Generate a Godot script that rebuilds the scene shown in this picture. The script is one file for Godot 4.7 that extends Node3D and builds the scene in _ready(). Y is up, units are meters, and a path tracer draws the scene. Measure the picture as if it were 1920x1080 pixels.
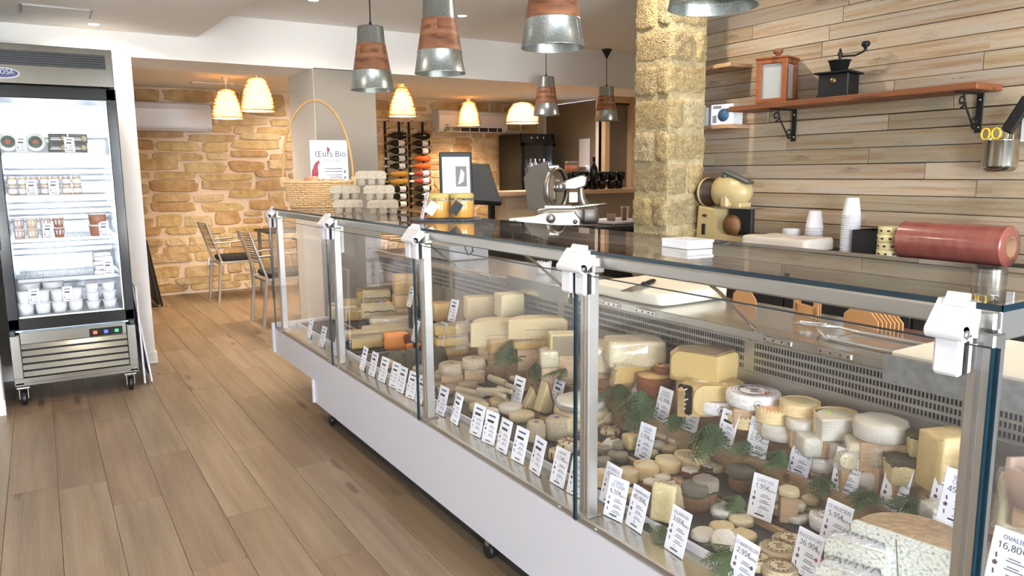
extends Node3D
# A cheese shop: glass display counter, drinks fridge, stone walls, plank wall, hanging lamps. x right, y up, the counter runs along -z.

class MB:   # collects faces into one mesh; faces are given counterclockwise seen from outside
	var st := SurfaceTool.new()
	var n := 0
	func _init() -> void:
		st.begin(Mesh.PRIMITIVE_TRIANGLES)
	func tri(a: Vector3, b: Vector3, c: Vector3, g := -1) -> void:
		st.set_smooth_group(g if g >= 0 else 0xFFFFFFFF)
		st.add_vertex(a); st.add_vertex(c); st.add_vertex(b)
		n += 1
	func quad(a: Vector3, b: Vector3, c: Vector3, d: Vector3, g := -1) -> void:
		tri(a, b, c, g); tri(a, c, d, g)
	func col(c: Color) -> MB:
		st.set_color(c); return self
	func box(c: Vector3, s: Vector3, ch := 0.0, b := Basis()) -> MB:
		var h := s / 2.0
		var k := minf(ch, minf(h.x, minf(h.y, h.z)) * 0.95)
		var p := func(sx, sy, sz, ax) -> Vector3:
			var v := Vector3(sx * (h.x - (0.0 if ax == 0 else k)), sy * (h.y - (0.0 if ax == 1 else k)), sz * (h.z - (0.0 if ax == 2 else k)))
			return c + b * v
		for s1 in [-1.0, 1.0]:
			var q := [p.call(s1, -1.0, -1.0, 0), p.call(s1, 1.0, -1.0, 0), p.call(s1, 1.0, 1.0, 0), p.call(s1, -1.0, 1.0, 0)]
			_face(q, s1)
			q = [p.call(-1.0, s1, -1.0, 1), p.call(-1.0, s1, 1.0, 1), p.call(1.0, s1, 1.0, 1), p.call(1.0, s1, -1.0, 1)]
			_face(q, s1)
			q = [p.call(-1.0, -1.0, s1, 2), p.call(1.0, -1.0, s1, 2), p.call(1.0, 1.0, s1, 2), p.call(-1.0, 1.0, s1, 2)]
			_face(q, s1)
		if k > 0.0:
			for s1 in [-1.0, 1.0]:
				for s2 in [-1.0, 1.0]:
					var f: float = s1 * s2
					_face([p.call(s1, s2, -1.0, 0), p.call(s1, s2, -1.0, 1), p.call(s1, s2, 1.0, 1), p.call(s1, s2, 1.0, 0)], f)
					_face([p.call(s1, -1.0, s2, 0), p.call(s1, 1.0, s2, 0), p.call(s1, 1.0, s2, 2), p.call(s1, -1.0, s2, 2)], -f * -1.0)
					_face([p.call(-1.0, s1, s2, 1), p.call(-1.0, s1, s2, 2), p.call(1.0, s1, s2, 2), p.call(1.0, s1, s2, 1)], f)
					for s3 in [-1.0, 1.0]:
						var a: Vector3 = p.call(s1, s2, s3, 0)
						var d: Vector3 = p.call(s1, s2, s3, 1)
						var e: Vector3 = p.call(s1, s2, s3, 2)
						if f * s3 > 0: tri(a, d, e)
						else: tri(a, e, d)
		return self
	func _face(q: Array, s: float) -> void:
		if s > 0: quad(q[0], q[1], q[2], q[3])
		else: quad(q[3], q[2], q[1], q[0])
	# prof: [radius, height] pairs from the bottom axis upwards on the outside; a repeated point makes a crease
	func lathe(prof: Array, seg := 24, xf := Transform3D(), amp := 0.0, freq := 30.0, seed_ := 1, g0 := 1) -> MB:
		var nz: FastNoiseLite
		if amp > 0.0:
			nz = FastNoiseLite.new(); nz.seed = seed_; nz.frequency = freq; nz.fractal_octaves = 3
		var low := INF
		for q in prof: low = minf(low, q[1])
		var rows := []
		for q in prof:
			var row := PackedVector3Array()
			for i in seg:
				var a := TAU * i / seg
				var v := Vector3(cos(a) * q[0], q[1], sin(a) * q[0])
				if nz:
					var w: float = nz.get_noise_3d(v.x, v.y + 3.1, v.z) * amp
					v += Vector3(cos(a) * w * minf(1.0, q[0] * 40.0), w * 0.5, sin(a) * w * minf(1.0, q[0] * 40.0))
				v.y = maxf(v.y, low)
				row.append(xf * v)
			rows.append(row)
		var g := g0
		for r in rows.size() - 1:
			if is_equal_approx(prof[r][0], prof[r + 1][0]) and is_equal_approx(prof[r][1], prof[r + 1][1]):
				g += 1; continue
			for i in seg:
				var j := (i + 1) % seg
				if prof[r][0] > 0.00001: tri(rows[r][i], rows[r + 1][i], rows[r][j], g)
				if prof[r + 1][0] > 0.00001: tri(rows[r][j], rows[r + 1][i], rows[r + 1][j], g)
		return self
	func tube(pts: Array, r: float, seg := 8, closed := false, r2 := -1.0) -> MB:
		var m := pts.size()
		var rings := []
		var up := Vector3.UP
		for i in m:
			var d: Vector3
			if closed: d = pts[(i + 1) % m] - pts[(i + m - 1) % m]
			else: d = pts[mini(i + 1, m - 1)] - pts[maxi(i - 1, 0)]
			d = d.normalized()
			if i == 0: up = Vector3.UP if absf(d.y) < 0.9 else Vector3.RIGHT
			var u := (up - d * up.dot(d)).normalized()
			var w := d.cross(u)
			up = u
			var rr := r if r2 < 0.0 else lerpf(r, r2, float(i) / (m - 1))
			var ring := PackedVector3Array()
			for k in seg:
				var a := TAU * k / seg
				ring.append(pts[i] + (u * cos(a) + w * sin(a)) * rr)
			rings.append(ring)
		for i in (m if closed else m - 1):
			for k in seg:
				var l := (k + 1) % seg
				var j := (i + 1) % m
				quad(rings[i][k], rings[i][l], rings[j][l], rings[j][k], 7)
		if not closed:
			for k in range(1, seg - 1):
				tri(rings[0][0], rings[0][k + 1], rings[0][k])
				tri(rings[m - 1][0], rings[m - 1][k], rings[m - 1][k + 1])
		return self
	# poly (counterclockwise, in the plane u,v of the basis) pushed along w from w0 to w1, with a bevel at the w1 end
	func prism(poly: Array, w0: float, w1: float, xf := Transform3D(), bev := 0.0, smooth := false) -> MB:
		var m := poly.size()
		var pk := PackedVector2Array()
		for q in poly: pk.append(q)
		var at := func(q: Vector2, w: float) -> Vector3: return xf * Vector3(q.x, q.y, w)
		var ins := pk
		if bev > 0.0:
			ins = PackedVector2Array()
			var c := Vector2()
			for q in pk: c += q / m
			for q in pk:
				var d: Vector2 = c - q
				ins.append(q + d.normalized() * minf(bev * 1.3, d.length() * 0.8))
		var t := Geometry2D.triangulate_polygon(pk)
		for i in range(0, t.size(), 3):
			var a := t[i]; var b := t[i + 1]; var c2 := t[i + 2]
			if (pk[b] - pk[a]).cross(pk[c2] - pk[a]) < 0: var s := b; b = c2; c2 = s
			tri(at.call(ins[a], w1), at.call(ins[b], w1), at.call(ins[c2], w1))
			tri(at.call(pk[a], w0), at.call(pk[c2], w0), at.call(pk[b], w0))
		for i in m:
			var j := (i + 1) % m
			quad(at.call(pk[i], w0), at.call(pk[j], w0), at.call(pk[j], w1 - bev), at.call(pk[i], w1 - bev), 5 if smooth else -1)
			if bev > 0.0: quad(at.call(pk[i], w1 - bev), at.call(pk[j], w1 - bev), at.call(ins[j], w1), at.call(ins[i], w1), 6 if smooth else -1)
		return self
	func quad_(a: Vector3, b: Vector3, c: Vector3, d: Vector3) -> MB:
		quad(a, b, c, d); return self
	func join(m: Mesh, xf: Transform3D) -> MB:
		st.set_smooth_group(0xFFFFFFFF)
		var v := m.surface_get_arrays(0)
		var p: PackedVector3Array = v[Mesh.ARRAY_VERTEX]
		var idx: PackedInt32Array = v[Mesh.ARRAY_INDEX] if v[Mesh.ARRAY_INDEX] != null else PackedInt32Array(range(p.size()))
		for i in idx: st.add_vertex(xf * p[i])
		return self
	func mesh() -> ArrayMesh:
		st.generate_normals()
		return st.commit()

const XZ := Basis(Vector3(1, 0, 0), Vector3(0, 0, -1), Vector3(0, 1, 0))   # a prism drawn in plan (u = x, v = -z), pushed up
var taken := {}
var M := {}
var T := {}
var rng := RandomNumberGenerator.new()
var font := SystemFont.new()

func numbered(n: String) -> String:
	taken[n] = taken.get(n, -1) + 1
	return n if taken[n] == 0 else "%s_%03d" % [n, taken[n]]

func tag(o: Node, label: String, category: String, group := "") -> Node:
	o.set_meta("label", label); o.set_meta("category", category)
	if group: o.set_meta("group", group)
	return o

func thing(n: String, label: String, category: String, at := Vector3.ZERO, turn := 0.0, group := "") -> Node3D:
	var o := Node3D.new()
	o.name = numbered(n); o.position = at; o.rotation.y = turn
	tag(o, label, category, group)
	add_child(o)
	return o

func part(n: String, mesh, m: Material, parent: Node3D, at := Vector3.ZERO) -> MeshInstance3D:
	var o := MeshInstance3D.new()
	o.name = n; o.mesh = mesh.mesh() if mesh is MB else mesh
	o.material_override = m; o.position = at
	parent.add_child(o, true)
	return o

func single(n: String, mesh, m: Material, label: String, category: String, at := Vector3.ZERO, turn := 0.0, group := "") -> MeshInstance3D:
	var o := part(numbered(n), mesh, m, self, at)
	o.rotation.y = turn
	tag(o, label, category, group)
	return o

func struct(n: String, mesh, m: Material, at := Vector3.ZERO) -> MeshInstance3D:
	var o := part(n, mesh, m, self, at)
	o.set_meta("kind", "structure")
	return o

func bx(c: Vector3, s: Vector3, ch := 0.0) -> MB:
	return MB.new().box(c, s, ch)

func span(x0: float, x1: float, y0: float, y1: float, z0: float, z1: float, ch := 0.0) -> MB:
	return MB.new().box(Vector3(x0 + x1, y0 + y1, z0 + z1) / 2.0, Vector3(absf(x1 - x0), absf(y1 - y0), absf(z1 - z0)), ch)

func mat(n: String, c: Color, rough := 0.6, metal := 0.0) -> StandardMaterial3D:
	var m := StandardMaterial3D.new()
	m.resource_name = n; m.albedo_color = c; m.roughness = rough; m.metallic = metal
	M[n] = m
	return m

func rgb(r: int, g: int, b: int) -> Color: return Color8(r, g, b)

func noise_tex(n: String, seed_: int, freq: float, cols: Array, oct := 4, type := FastNoiseLite.TYPE_SIMPLEX_SMOOTH, w := 512, h := 512, warp := 0.0) -> NoiseTexture2D:
	var f := FastNoiseLite.new()
	f.seed = seed_; f.frequency = freq; f.noise_type = type; f.fractal_octaves = oct
	if warp > 0.0:
		f.domain_warp_enabled = true; f.domain_warp_amplitude = warp; f.domain_warp_frequency = freq * 1.5
	var t := NoiseTexture2D.new()
	t.width = w; t.height = h; t.seamless = true; t.noise = f
	var g := Gradient.new()
	var off := PackedFloat32Array(); var cc := PackedColorArray()
	for i in cols.size():
		off.append(float(i) / (cols.size() - 1)); cc.append(cols[i])
	g.offsets = off; g.colors = cc
	t.color_ramp = g
	T[n] = t
	return t

# a surface coloured by texture col (three planes, size in metres), with relief from texture bump (depth in centimetres)
func tmat(n: String, c: Color, rough: float, col: Texture2D, scale: Vector3, bump: Texture2D = null, depth := 0.0, world := false, off := Vector3.ZERO) -> StandardMaterial3D:
	var m := mat(n, c, rough)
	m.albedo_texture = col
	m.uv1_triplanar = true; m.uv1_world_triplanar = world
	m.uv1_scale = scale; m.uv1_offset = off
	if bump:
		m.heightmap_enabled = true; m.heightmap_texture = bump; m.heightmap_scale = depth
	return m

# straight-grained timber along u, with knots
func wood_image(w: int, h: int, seed_: int, stops: Array, knots: int, wave: float, knot_c: Color, wash := 0.0) -> ImageTexture:
	var im := Image.create(w, h, false, Image.FORMAT_RGB8)
	var a := FastNoiseLite.new(); a.seed = seed_; a.frequency = 1.0; a.fractal_octaves = 3
	var b := FastNoiseLite.new(); b.seed = seed_ + 7; b.frequency = 1.0; b.fractal_octaves = 2
	var r := RandomNumberGenerator.new(); r.seed = seed_
	var ks := []
	for i in knots: ks.append(Vector3(r.randf() * w, r.randf() * h, r.randf_range(0.5, 1.0)))
	var gr := Gradient.new()
	var off := PackedFloat32Array(); var cc := PackedColorArray()
	for i in stops.size():
		off.append(float(i) / (stops.size() - 1)); cc.append(stops[i])
	gr.offsets = off; gr.colors = cc
	for y in h:
		for x in w:
			var yy := float(y); var dark := 0.0
			for k in ks:
				var dx: float = (x - k.x) / (h * 0.22 * k.z); var dy: float = (y - k.y) / (h * 0.09 * k.z)
				var d2 := dx * dx + dy * dy
				if d2 < 9.0:
					var e := exp(-d2)
					yy += dy * e * h * 0.07 * k.z
					if d2 < 1.0: dark = maxf(dark, smoothstep(0.75, 0.05, d2 + a.get_noise_2d(x * 0.11, y * 0.11) * 0.5))
			var low := b.get_noise_2d(x * 2.2 / w, yy * 6.0 / h) * wave
			var v := 0.5 + 0.55 * low + 0.32 * a.get_noise_2d(x * 5.0 / w, yy * 60.0 / h + low * 3.0) + 0.18 * b.get_noise_2d(x * 24.0 / w, yy * 190.0 / h)
			var c := gr.sample(clampf(v, 0.0, 1.0))
			if dark > 0.0: c = c.lerp(knot_c, dark * 0.75)
			if wash > 0.0:
				var q := smoothstep(-0.25, 0.45, a.get_noise_2d(x * 3.0 / w + 9.0, y * 9.0 / h) + 0.35 * b.get_noise_2d(x * 60.0 / w, y * 40.0 / h))
				c = c.lerp(Color(0.78, 0.74, 0.68), q * wash)
			im.set_pixel(x, y, c)
	return ImageTexture.create_from_image(im)

func _ready() -> void:
	rng.seed = 11
	font.font_names = PackedStringArray(["Droid Sans"])
	# camera
	var cam := Camera3D.new()
	cam.name = "camera"
	cam.fov = 41.8
	cam.near = 0.02
	add_child(cam)
	cam.position = Vector3(0, 1.37, 0)
	cam.basis = Basis(Vector3.UP, deg_to_rad(-31.869)) * Basis(Vector3.RIGHT, deg_to_rad(-8.737)) * Basis(Vector3.BACK, deg_to_rad(-0.551))
	cam.current = true
	# sky and exposure: an overcast day outside the shop front
	var env := Environment.new()
	var sky := Sky.new()
	var sm := ProceduralSkyMaterial.new()
	sm.sky_top_color = Color(0.80, 0.88, 1.0); sm.sky_horizon_color = Color(0.86, 0.91, 1.0)
	sm.ground_horizon_color = Color(0.55, 0.55, 0.55); sm.ground_bottom_color = Color(0.45, 0.45, 0.44)
	sm.sky_energy_multiplier = 3.0; sm.ground_energy_multiplier = 1.6
	sky.sky_material = sm
	env.background_mode = Environment.BG_SKY
	env.sky = sky
	env.tonemap_mode = Environment.TONE_MAPPER_LINEAR
	env.tonemap_exposure = 3.15
	env.sdfgi_enabled = true; env.ssao_enabled = true; env.ssil_enabled = true
	var we := WorldEnvironment.new()
	we.name = "surroundings"; we.environment = env
	add_child(we)
	# daylight at the shop front
	for q in [[-1.8, 1.9], [2.42, 1.6]]:
		area_light("shop_window_daylight", Vector3(q[0], 1.3, 5.95), Vector3(0, 0, -1), Vector2(q[1], 2.1), Color(0.90, 0.95, 1.0), 8.5 * q[1] / 1.75)
		# added fill light, tilted up and inward to brighten the ceiling
		area_light("ceiling_fill_light", Vector3(q[0], 0.32, 6.0), Vector3(0, 0.62, -0.78), Vector2(q[1], 0.5), Color(0.98, 0.98, 0.96), 8.0 * q[1] / 1.75)
	materials()
	room()
	back_wall_stones()
	pillar()
	plank_wall()
	far_room()
	counter()
	fridge()
	lamps()
	on_counter()
	service_side()
	cafe()
	cheeses()
	tags()
	ferns()
	fridge_items()

func area_light(n: String, at: Vector3, towards: Vector3, size: Vector2, c: Color, e: float) -> void:
	var l := AreaLight3D.new()
	l.name = n; l.area_size = size; l.light_color = c; l.light_energy = e; l.shadow_enabled = true; l.area_range = 20.0
	l.area_attenuation = 2.0
	add_child(l, true)
	l.look_at_from_position(at, at + towards, Vector3.UP if absf(towards.y) < 0.9 else Vector3.RIGHT)

func omni(n: String, at: Vector3, c: Color, e: float, size := 0.04) -> void:
	var l := OmniLight3D.new()
	l.name = n; l.light_color = c; l.light_energy = e; l.light_size = size; l.omni_range = 12.0; l.omni_attenuation = 2.0; l.shadow_enabled = true
	l.position = at
	add_child(l, true)

func spot(n: String, at: Vector3, towards: Vector3, c: Color, e: float, angle: float, size := 0.04) -> void:
	var l := SpotLight3D.new()
	l.name = n; l.light_color = c; l.light_energy = e; l.light_size = size; l.spot_range = 12.0; l.spot_attenuation = 2.0; l.spot_angle = angle; l.spot_angle_attenuation = 0.6; l.shadow_enabled = true
	add_child(l, true)
	l.look_at_from_position(at, at + towards, Vector3.FORWARD)

func materials() -> void:
	var W := Color.WHITE
	noise_tex("soft", 3, 0.012, [Color(0.80, 0.80, 0.80), W], 4)
	noise_tex("grit", 5, 0.05, [Color.BLACK, W], 5)
	noise_tex("lump", 6, 0.018, [Color.BLACK, W], 5)
	noise_tex("mottle", 8, 0.03, [Color(0.55, 0.52, 0.48), Color(0.86, 0.84, 0.80), W], 5)
	noise_tex("ochre", 9, 0.008, [rgb(186, 156, 112), rgb(206, 180, 136), rgb(216, 194, 154), rgb(224, 206, 172)], 5, FastNoiseLite.TYPE_SIMPLEX_SMOOTH, 512, 512, 30.0)
	noise_tex("limestone", 10, 0.02, [rgb(156, 138, 100), rgb(178, 160, 122), rgb(192, 176, 138), rgb(204, 190, 156)], 5)
	noise_tex("galv", 12, 0.03, [rgb(118, 124, 122), rgb(150, 156, 153), rgb(172, 178, 175), rgb(196, 200, 197)], 3, FastNoiseLite.TYPE_CELLULAR)
	noise_tex("ash", 14, 0.045, [rgb(96, 92, 84), rgb(146, 140, 128), rgb(190, 184, 170), rgb(226, 220, 205)], 5)
	noise_tex("blue", 15, 0.022, [rgb(92, 112, 118), rgb(186, 196, 190), rgb(224, 224, 212), rgb(230, 228, 214), rgb(236, 232, 216)], 5, FastNoiseLite.TYPE_SIMPLEX_SMOOTH, 512, 512, 20.0)
	noise_tex("specks", 16, 0.06, [rgb(60, 50, 36), rgb(232, 210, 150), rgb(236, 216, 158), rgb(238, 220, 166), rgb(240, 222, 170)], 2)
	noise_tex("paste", 17, 0.02, [Color(0.90, 0.89, 0.86), W], 3)
	noise_tex("brownrind", 18, 0.03, [rgb(92, 66, 44), rgb(140, 104, 70), rgb(172, 138, 100), rgb(206, 180, 146)], 5)
	T.oak = wood_image(1024, 320, 21, [rgb(148, 122, 98), rgb(170, 143, 115), rgb(184, 157, 128), rgb(196, 171, 142)], 9, 0.8, rgb(112, 88, 68))
	T.wash = wood_image(1024, 192, 31, [rgb(170, 138, 106), rgb(190, 164, 132), rgb(202, 182, 154), rgb(210, 196, 174)], 4, 0.8, rgb(120, 96, 72), 0.9)
	T.mango = wood_image(512, 192, 41, [rgb(84, 52, 36), rgb(132, 84, 56), rgb(156, 104, 72), rgb(174, 122, 88)], 4, 1.3, rgb(58, 36, 24))
	var bands := Image.create(256, 16, false, Image.FORMAT_RGB8)
	for x in 256:
		for y in 16:
			var v := 0.55 + 0.45 * sin(x * TAU / 16.0) * sin(y * TAU / 16.0 + (PI if (x / 16) % 2 else 0.0))
			bands.set_pixel(x, y, Color(v, v, v))
	T.weave = ImageTexture.create_from_image(bands)

	mat("plaster", rgb(238, 234, 228), 0.85)
	mat("ceiling_white", rgb(240, 237, 232), 0.9)
	mat("column_front_shade", rgb(142, 134, 124), 0.85)  # shade of the column front, put into the colour
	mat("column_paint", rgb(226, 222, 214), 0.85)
	mat("white_paint", rgb(232, 230, 226), 0.6)
	mat("mortar", rgb(226, 204, 178), 0.95)
	M.mortar.heightmap_enabled = true; M.mortar.heightmap_texture = T.lump; M.mortar.heightmap_scale = 0.6
	M.mortar.uv1_triplanar = true; M.mortar.uv1_scale = Vector3.ONE * 1.5
	for k in 4:
		tmat("stone%d" % k, [rgb(255, 255, 255), rgb(240, 232, 222), rgb(250, 244, 226), rgb(232, 216, 200)][k], 0.9, T.ochre, Vector3.ONE * 1.1, T.lump, 1.5, true, Vector3(0.31 * k, 0.17 * k, 0))
	for k in 3:
		tmat("ashlar%d" % k, [rgb(255, 255, 255), rgb(236, 230, 220), rgb(246, 238, 222)][k], 0.95, T.limestone, Vector3.ONE * 3.0, T.grit, 1.6, true, Vector3(0.3 * k, 0.2 * k, 0.1))
	tmat("ashlar_mortar", rgb(192, 174, 134), 0.95, T.soft, Vector3.ONE * 2.0, T.grit, 0.5, true)
	for k in 8:
		var v := [1.0, 0.93, 1.0, 0.96, 0.9, 1.0, 0.95, 0.98][k] as float
		var m := tmat("oak%d" % k, Color(v * 0.79, v * 0.80 * [1.0, 0.99, 0.97, 1.0, 0.98, 1.0, 0.97, 0.99][k], v * 0.80 * [1.0, 0.97, 0.95, 1.0, 0.97, 1.02, 0.95, 0.98][k]), 0.42, T.oak, Vector3(0.37, 2.2, 2.2), null, 0.0, false, Vector3(0.28 + 0.055 * k, 0.27 + 0.061 * ((k * 3) % 8), 0.27 + 0.061 * ((k * 3) % 8)))
		m.metallic_specular = 0.45
		var p := [1.0, 0.92, 0.97, 0.86, 1.0, 0.9, 0.95, 0.98][k] as float
		tmat("pallet%d" % k, Color(p * 0.88, p * 0.87, p * 0.88 * [0.98, 0.95, 0.99, 0.94, 0.97, 0.99, 0.95, 0.97][k]), 0.75, T.wash, Vector3(0.40, 4.2, 4.2), T.wash, 0.15, false, Vector3(0.1 + 0.11 * k, 0.3 + 0.05 * k, 0.5))
	mat("steel", rgb(190, 188, 180), 0.2, 1.0)
	mat("steel_bright", rgb(214, 212, 206), 0.18, 1.0)
	mat("steel_dull", rgb(168, 166, 160), 0.42, 1.0)
	mat("fridge_steel", rgb(128, 124, 115), 0.16, 1.0)
	mat("louvre_steel", rgb(150, 147, 138), 0.14, 1.0)
	mat("alu", rgb(186, 184, 178), 0.38, 1.0)
	mat("alu_grey", rgb(150, 148, 144), 0.45, 0.8)
	mat("chrome", rgb(226, 226, 224), 0.08, 1.0)
	mat("white_plastic", rgb(206, 206, 210), 0.3)
	mat("grey_plastic", rgb(150, 150, 150), 0.5)
	mat("white_laminate", rgb(192, 192, 198), 0.28)
	mat("black", rgb(16, 16, 17), 0.45)
	mat("black_gloss", rgb(10, 10, 11), 0.12)
	mat("black_iron", rgb(22, 22, 24), 0.5, 0.3)
	mat("dark", rgb(34, 32, 30), 0.7)
	mat("slate", rgb(44, 44, 46), 0.55)
	mat("glass_edge", rgb(22, 44, 54), 0.15)
	var gl := mat("glass", Color(1, 1, 1, 0.02), 0.0)
	gl.transparency = BaseMaterial3D.TRANSPARENCY_ALPHA
	var fl := mat("film", Color(1, 1, 1, 0.12), 0.08)
	fl.transparency = BaseMaterial3D.TRANSPARENCY_ALPHA
	var jg := mat("jar_glass", Color(1, 1, 1, 0.06), 0.03)
	jg.transparency = BaseMaterial3D.TRANSPARENCY_ALPHA
	mat("paper", rgb(226, 230, 238), 0.22)
	mat("ink", rgb(26, 28, 36), 0.6)
	mat("ink_blue", rgb(60, 78, 128), 0.6)
	mat("ink_grey", rgb(120, 122, 132), 0.6)
	mat("ink_plum", rgb(92, 66, 84), 0.6)
	mat("red_dot", rgb(214, 84, 84), 0.5)
	tmat("galvanised", rgb(255, 255, 255), 0.34, T.galv, Vector3.ONE * 9.0).metallic = 0.85
	tmat("mango", rgb(255, 255, 255), 0.5, T.mango, Vector3(2.2, 4.0, 2.2))
	var gi := mat("lamp_lining", rgb(214, 218, 208), 0.4, 0.5)
	gi.albedo_texture = T.galv; gi.uv1_triplanar = true; gi.uv1_scale = Vector3.ONE * 9.0
	mat("beige_wood", rgb(206, 180, 146), 0.6)
	tmat("shelf_wood", rgb(255, 240, 225), 0.6, T.oak, Vector3(0.5, 2.4, 2.4))
	mat("copper_wood", rgb(120, 72, 44), 0.5)
	tmat("honey_pine", rgb(196, 130, 84), 0.5, T.oak, Vector3(1.5, 2.4, 2.4))
	tmat("board_wood", rgb(255, 244, 224), 0.6, T.oak, Vector3(0.6, 3.0, 3.0))
	M.board_wood.albedo_color = rgb(255, 250, 240)

# a rounded block with an uneven surface
func rblock(size: Vector3, r: float, amp: float, freq: float, seed_: int, n := 8, xf := Transform3D(), mb: MB = null) -> MB:
	if mb == null: mb = MB.new()
	var nz := FastNoiseLite.new(); nz.seed = seed_; nz.frequency = freq; nz.fractal_octaves = 4
	var h := size / 2.0
	var inner := Vector3(maxf(h.x - r, 0.0), maxf(h.y - r, 0.0), maxf(h.z - r, 0.0))
	var put := func(p: Vector3) -> Vector3:
		var q := p.clamp(-inner, inner)
		var d := (p - q).normalized()
		var o := q + d * (r + nz.get_noise_3d(p.x, p.y, p.z) * amp)
		return xf * Vector3(o.x, maxf(o.y, -h.y), o.z)
	for ax in 3:
		for s in [-1.0, 1.0]:
			var u := (ax + 1) % 3; var v := (ax + 2) % 3
			var grid := []
			for i in n + 1:
				var row := []
				for j in n + 1:
					var p := Vector3()
					p[ax] = s * h[ax]
					# more rows near the edges
					p[u] = h[u] * sin((2.0 * i / n - 1.0) * PI / 2.0)
					p[v] = h[v] * sin((2.0 * j / n - 1.0) * PI / 2.0)
					row.append(put.call(p))
				grid.append(row)
			for i in n:
				for j in n:
					if s > 0: mb.quad(grid[i][j], grid[i + 1][j], grid[i + 1][j + 1], grid[i][j + 1], 2)
					else: mb.quad(grid[i][j], grid[i][j + 1], grid[i + 1][j + 1], grid[i + 1][j], 2)
	return mb

func room() -> void:
	var fl := struct("floor", span(-3.2, 7.2, -0.12, -0.012, -9.6, 6.3), M.dark)
	var r := RandomNumberGenerator.new(); r.seed = 5
	var kinds := {}
	for c in 42:
		var x := -1.845 + 0.19 * c
		var z: float = 0.9 if x < 2.2 else -6.0
		z -= r.randf() * 1.2
		var first := true
		while z > -9.42:
			var len := 1.285
			var z1 := maxf(z - len, -9.42)
			if first: z = 0.95 if x < 2.2 else -5.9
			first = false
			var l := z - z1
			if l > 0.02:
				var key := "%.2f" % l
				if not kinds.has(key): kinds[key] = bx(Vector3(0, -0.006, 0), Vector3(l - 0.0012, 0.012, 0.1888), 0.0012).mesh()
				var o := part("floorboard", kinds[key], M["oak%d" % r.randi_range(0, 7)], fl, Vector3(x, 0, (z + z1) / 2))
				o.rotation.y = PI / 2 if r.randf() < 0.5 else -PI / 2
			z = z1
	struct("ceiling", span(-3.2, 7.2, 2.53, 2.68, -6.02, 6.3), M.ceiling_white)
	struct("ceiling_001", span(-3.2, 7.2, 2.34, 2.68, -9.6, -6.63), M.ceiling_white)
	struct("beam", span(-3.2, 7.2, 2.188, 2.68, -6.63, -6.018), M.plaster)
	var so := MB.new().prism([Vector2(-3.2, -6.3), Vector2(1.62, -6.3), Vector2(1.14, 4.596), Vector2(1.07, 6.02), Vector2(-3.2, 6.02)], 2.355, 2.54, Transform3D(XZ, Vector3.ZERO))
	var sof := struct("ceiling_002", so, M.ceiling_white)
	# loft hatch in the low ceiling
	var ht := MB.new()
	ht.box(Vector3(0.19, 2.353, -5.315), Vector3(0.37, 0.005, 0.008)); ht.box(Vector3(0.19, 2.353, -5.6), Vector3(0.37, 0.005, 0.008))
	ht.box(Vector3(0.006, 2.353, -5.457), Vector3(0.008, 0.005, 0.29)); ht.box(Vector3(0.374, 2.353, -5.457), Vector3(0.008, 0.005, 0.29))
	part("hatch_frame", ht, M.grey_plastic, sof)
	part("hatch_panel", span(0.015, 0.365, 2.348, 2.356, -5.59, -5.325, 0.002), M.white_paint, sof)
	struct("wall_back", span(-3.2, 6.35, -0.1, 2.68, -9.6, -9.42), M.mortar)
	struct("wall_left", span(-3.3, -3.0, -0.1, 2.68, -9.6, 6.3), M.plaster)
	struct("wall_partition", span(-3.0, 0.63, 0.0, 2.188, -6.63, -6.014), M.plaster)
	struct("wall_niche", span(-3.0, -0.277, 0.0, 2.36, -5.32, -5.157), M.plaster)
	struct("baseboard_niche", span(-3.0, -0.27, 0.0, 0.09, -5.157, -5.143, 0.003), M.white_paint)
	struct("baseboard_partition", span(0.3, 0.642, 0.0, 0.085, -6.1, -6.0, 0.003), M.white_paint)
	struct("wall_right", span(3.43, 3.65, 0.0, 2.6, -3.45, 2.8), M.dark)
	struct("wall_right_001", span(3.4, 3.65, 0.0, 2.6, 2.8, 6.3), M.plaster)
	struct("wall_return", span(3.43, 7.2, 0.0, 2.6, -3.45, -3.3), M.plaster)
	struct("wall_side", span(6.95, 7.2, 0.0, 2.6, -9.6, -3.3), M.plaster)
	# square column between the two rooms
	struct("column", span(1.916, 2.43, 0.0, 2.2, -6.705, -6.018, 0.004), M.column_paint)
	part("front_face", span(1.919, 2.43, 0.0, 2.19, -6.02, -6.012), M.column_front_shade, get_node("column"))  # added thin panel, its darker colour stands in for shade on this side
	# shop front behind the camera
	var wf := MB.new()
	wf.box(Vector3(-3.05, 1.25, 6.1), Vector3(0.5, 2.7, 0.2)); wf.box(Vector3(3.4, 1.25, 6.1), Vector3(0.36, 2.7, 0.2)); wf.box(Vector3(0.4, 1.25, 6.1), Vector3(2.44, 2.7, 0.2))
	wf.box(Vector3(0.05, 2.55, 6.1), Vector3(6.5, 0.3, 0.2)); wf.box(Vector3(0.05, 0.1, 6.1), Vector3(6.5, 0.2, 0.2))
	struct("wall_front", wf, M.plaster)
	for k in 2:
		var x0: float = [-2.8, 1.62][k]; var x1: float = [-0.82, 3.22][k]
		var wi := MB.new()
		for x in [x0 + 0.03, x1 - 0.03]: wi.box(Vector3(x, 1.3, 6.08), Vector3(0.06, 2.2, 0.08), 0.004)
		for y in [0.23, 2.37]: wi.box(Vector3((x0 + x1) / 2, y, 6.08), Vector3(x1 - x0, 0.06, 0.08), 0.004)
		var win := struct("window_%d" % (k + 4), wi, M.alu_grey)
		part("pane", MB.new().quad_(Vector3(x0, 0.25, 6.08), Vector3(x0, 2.35, 6.08), Vector3(x1, 2.35, 6.08), Vector3(x1, 0.25, 6.08)), M.glass, win)

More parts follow.
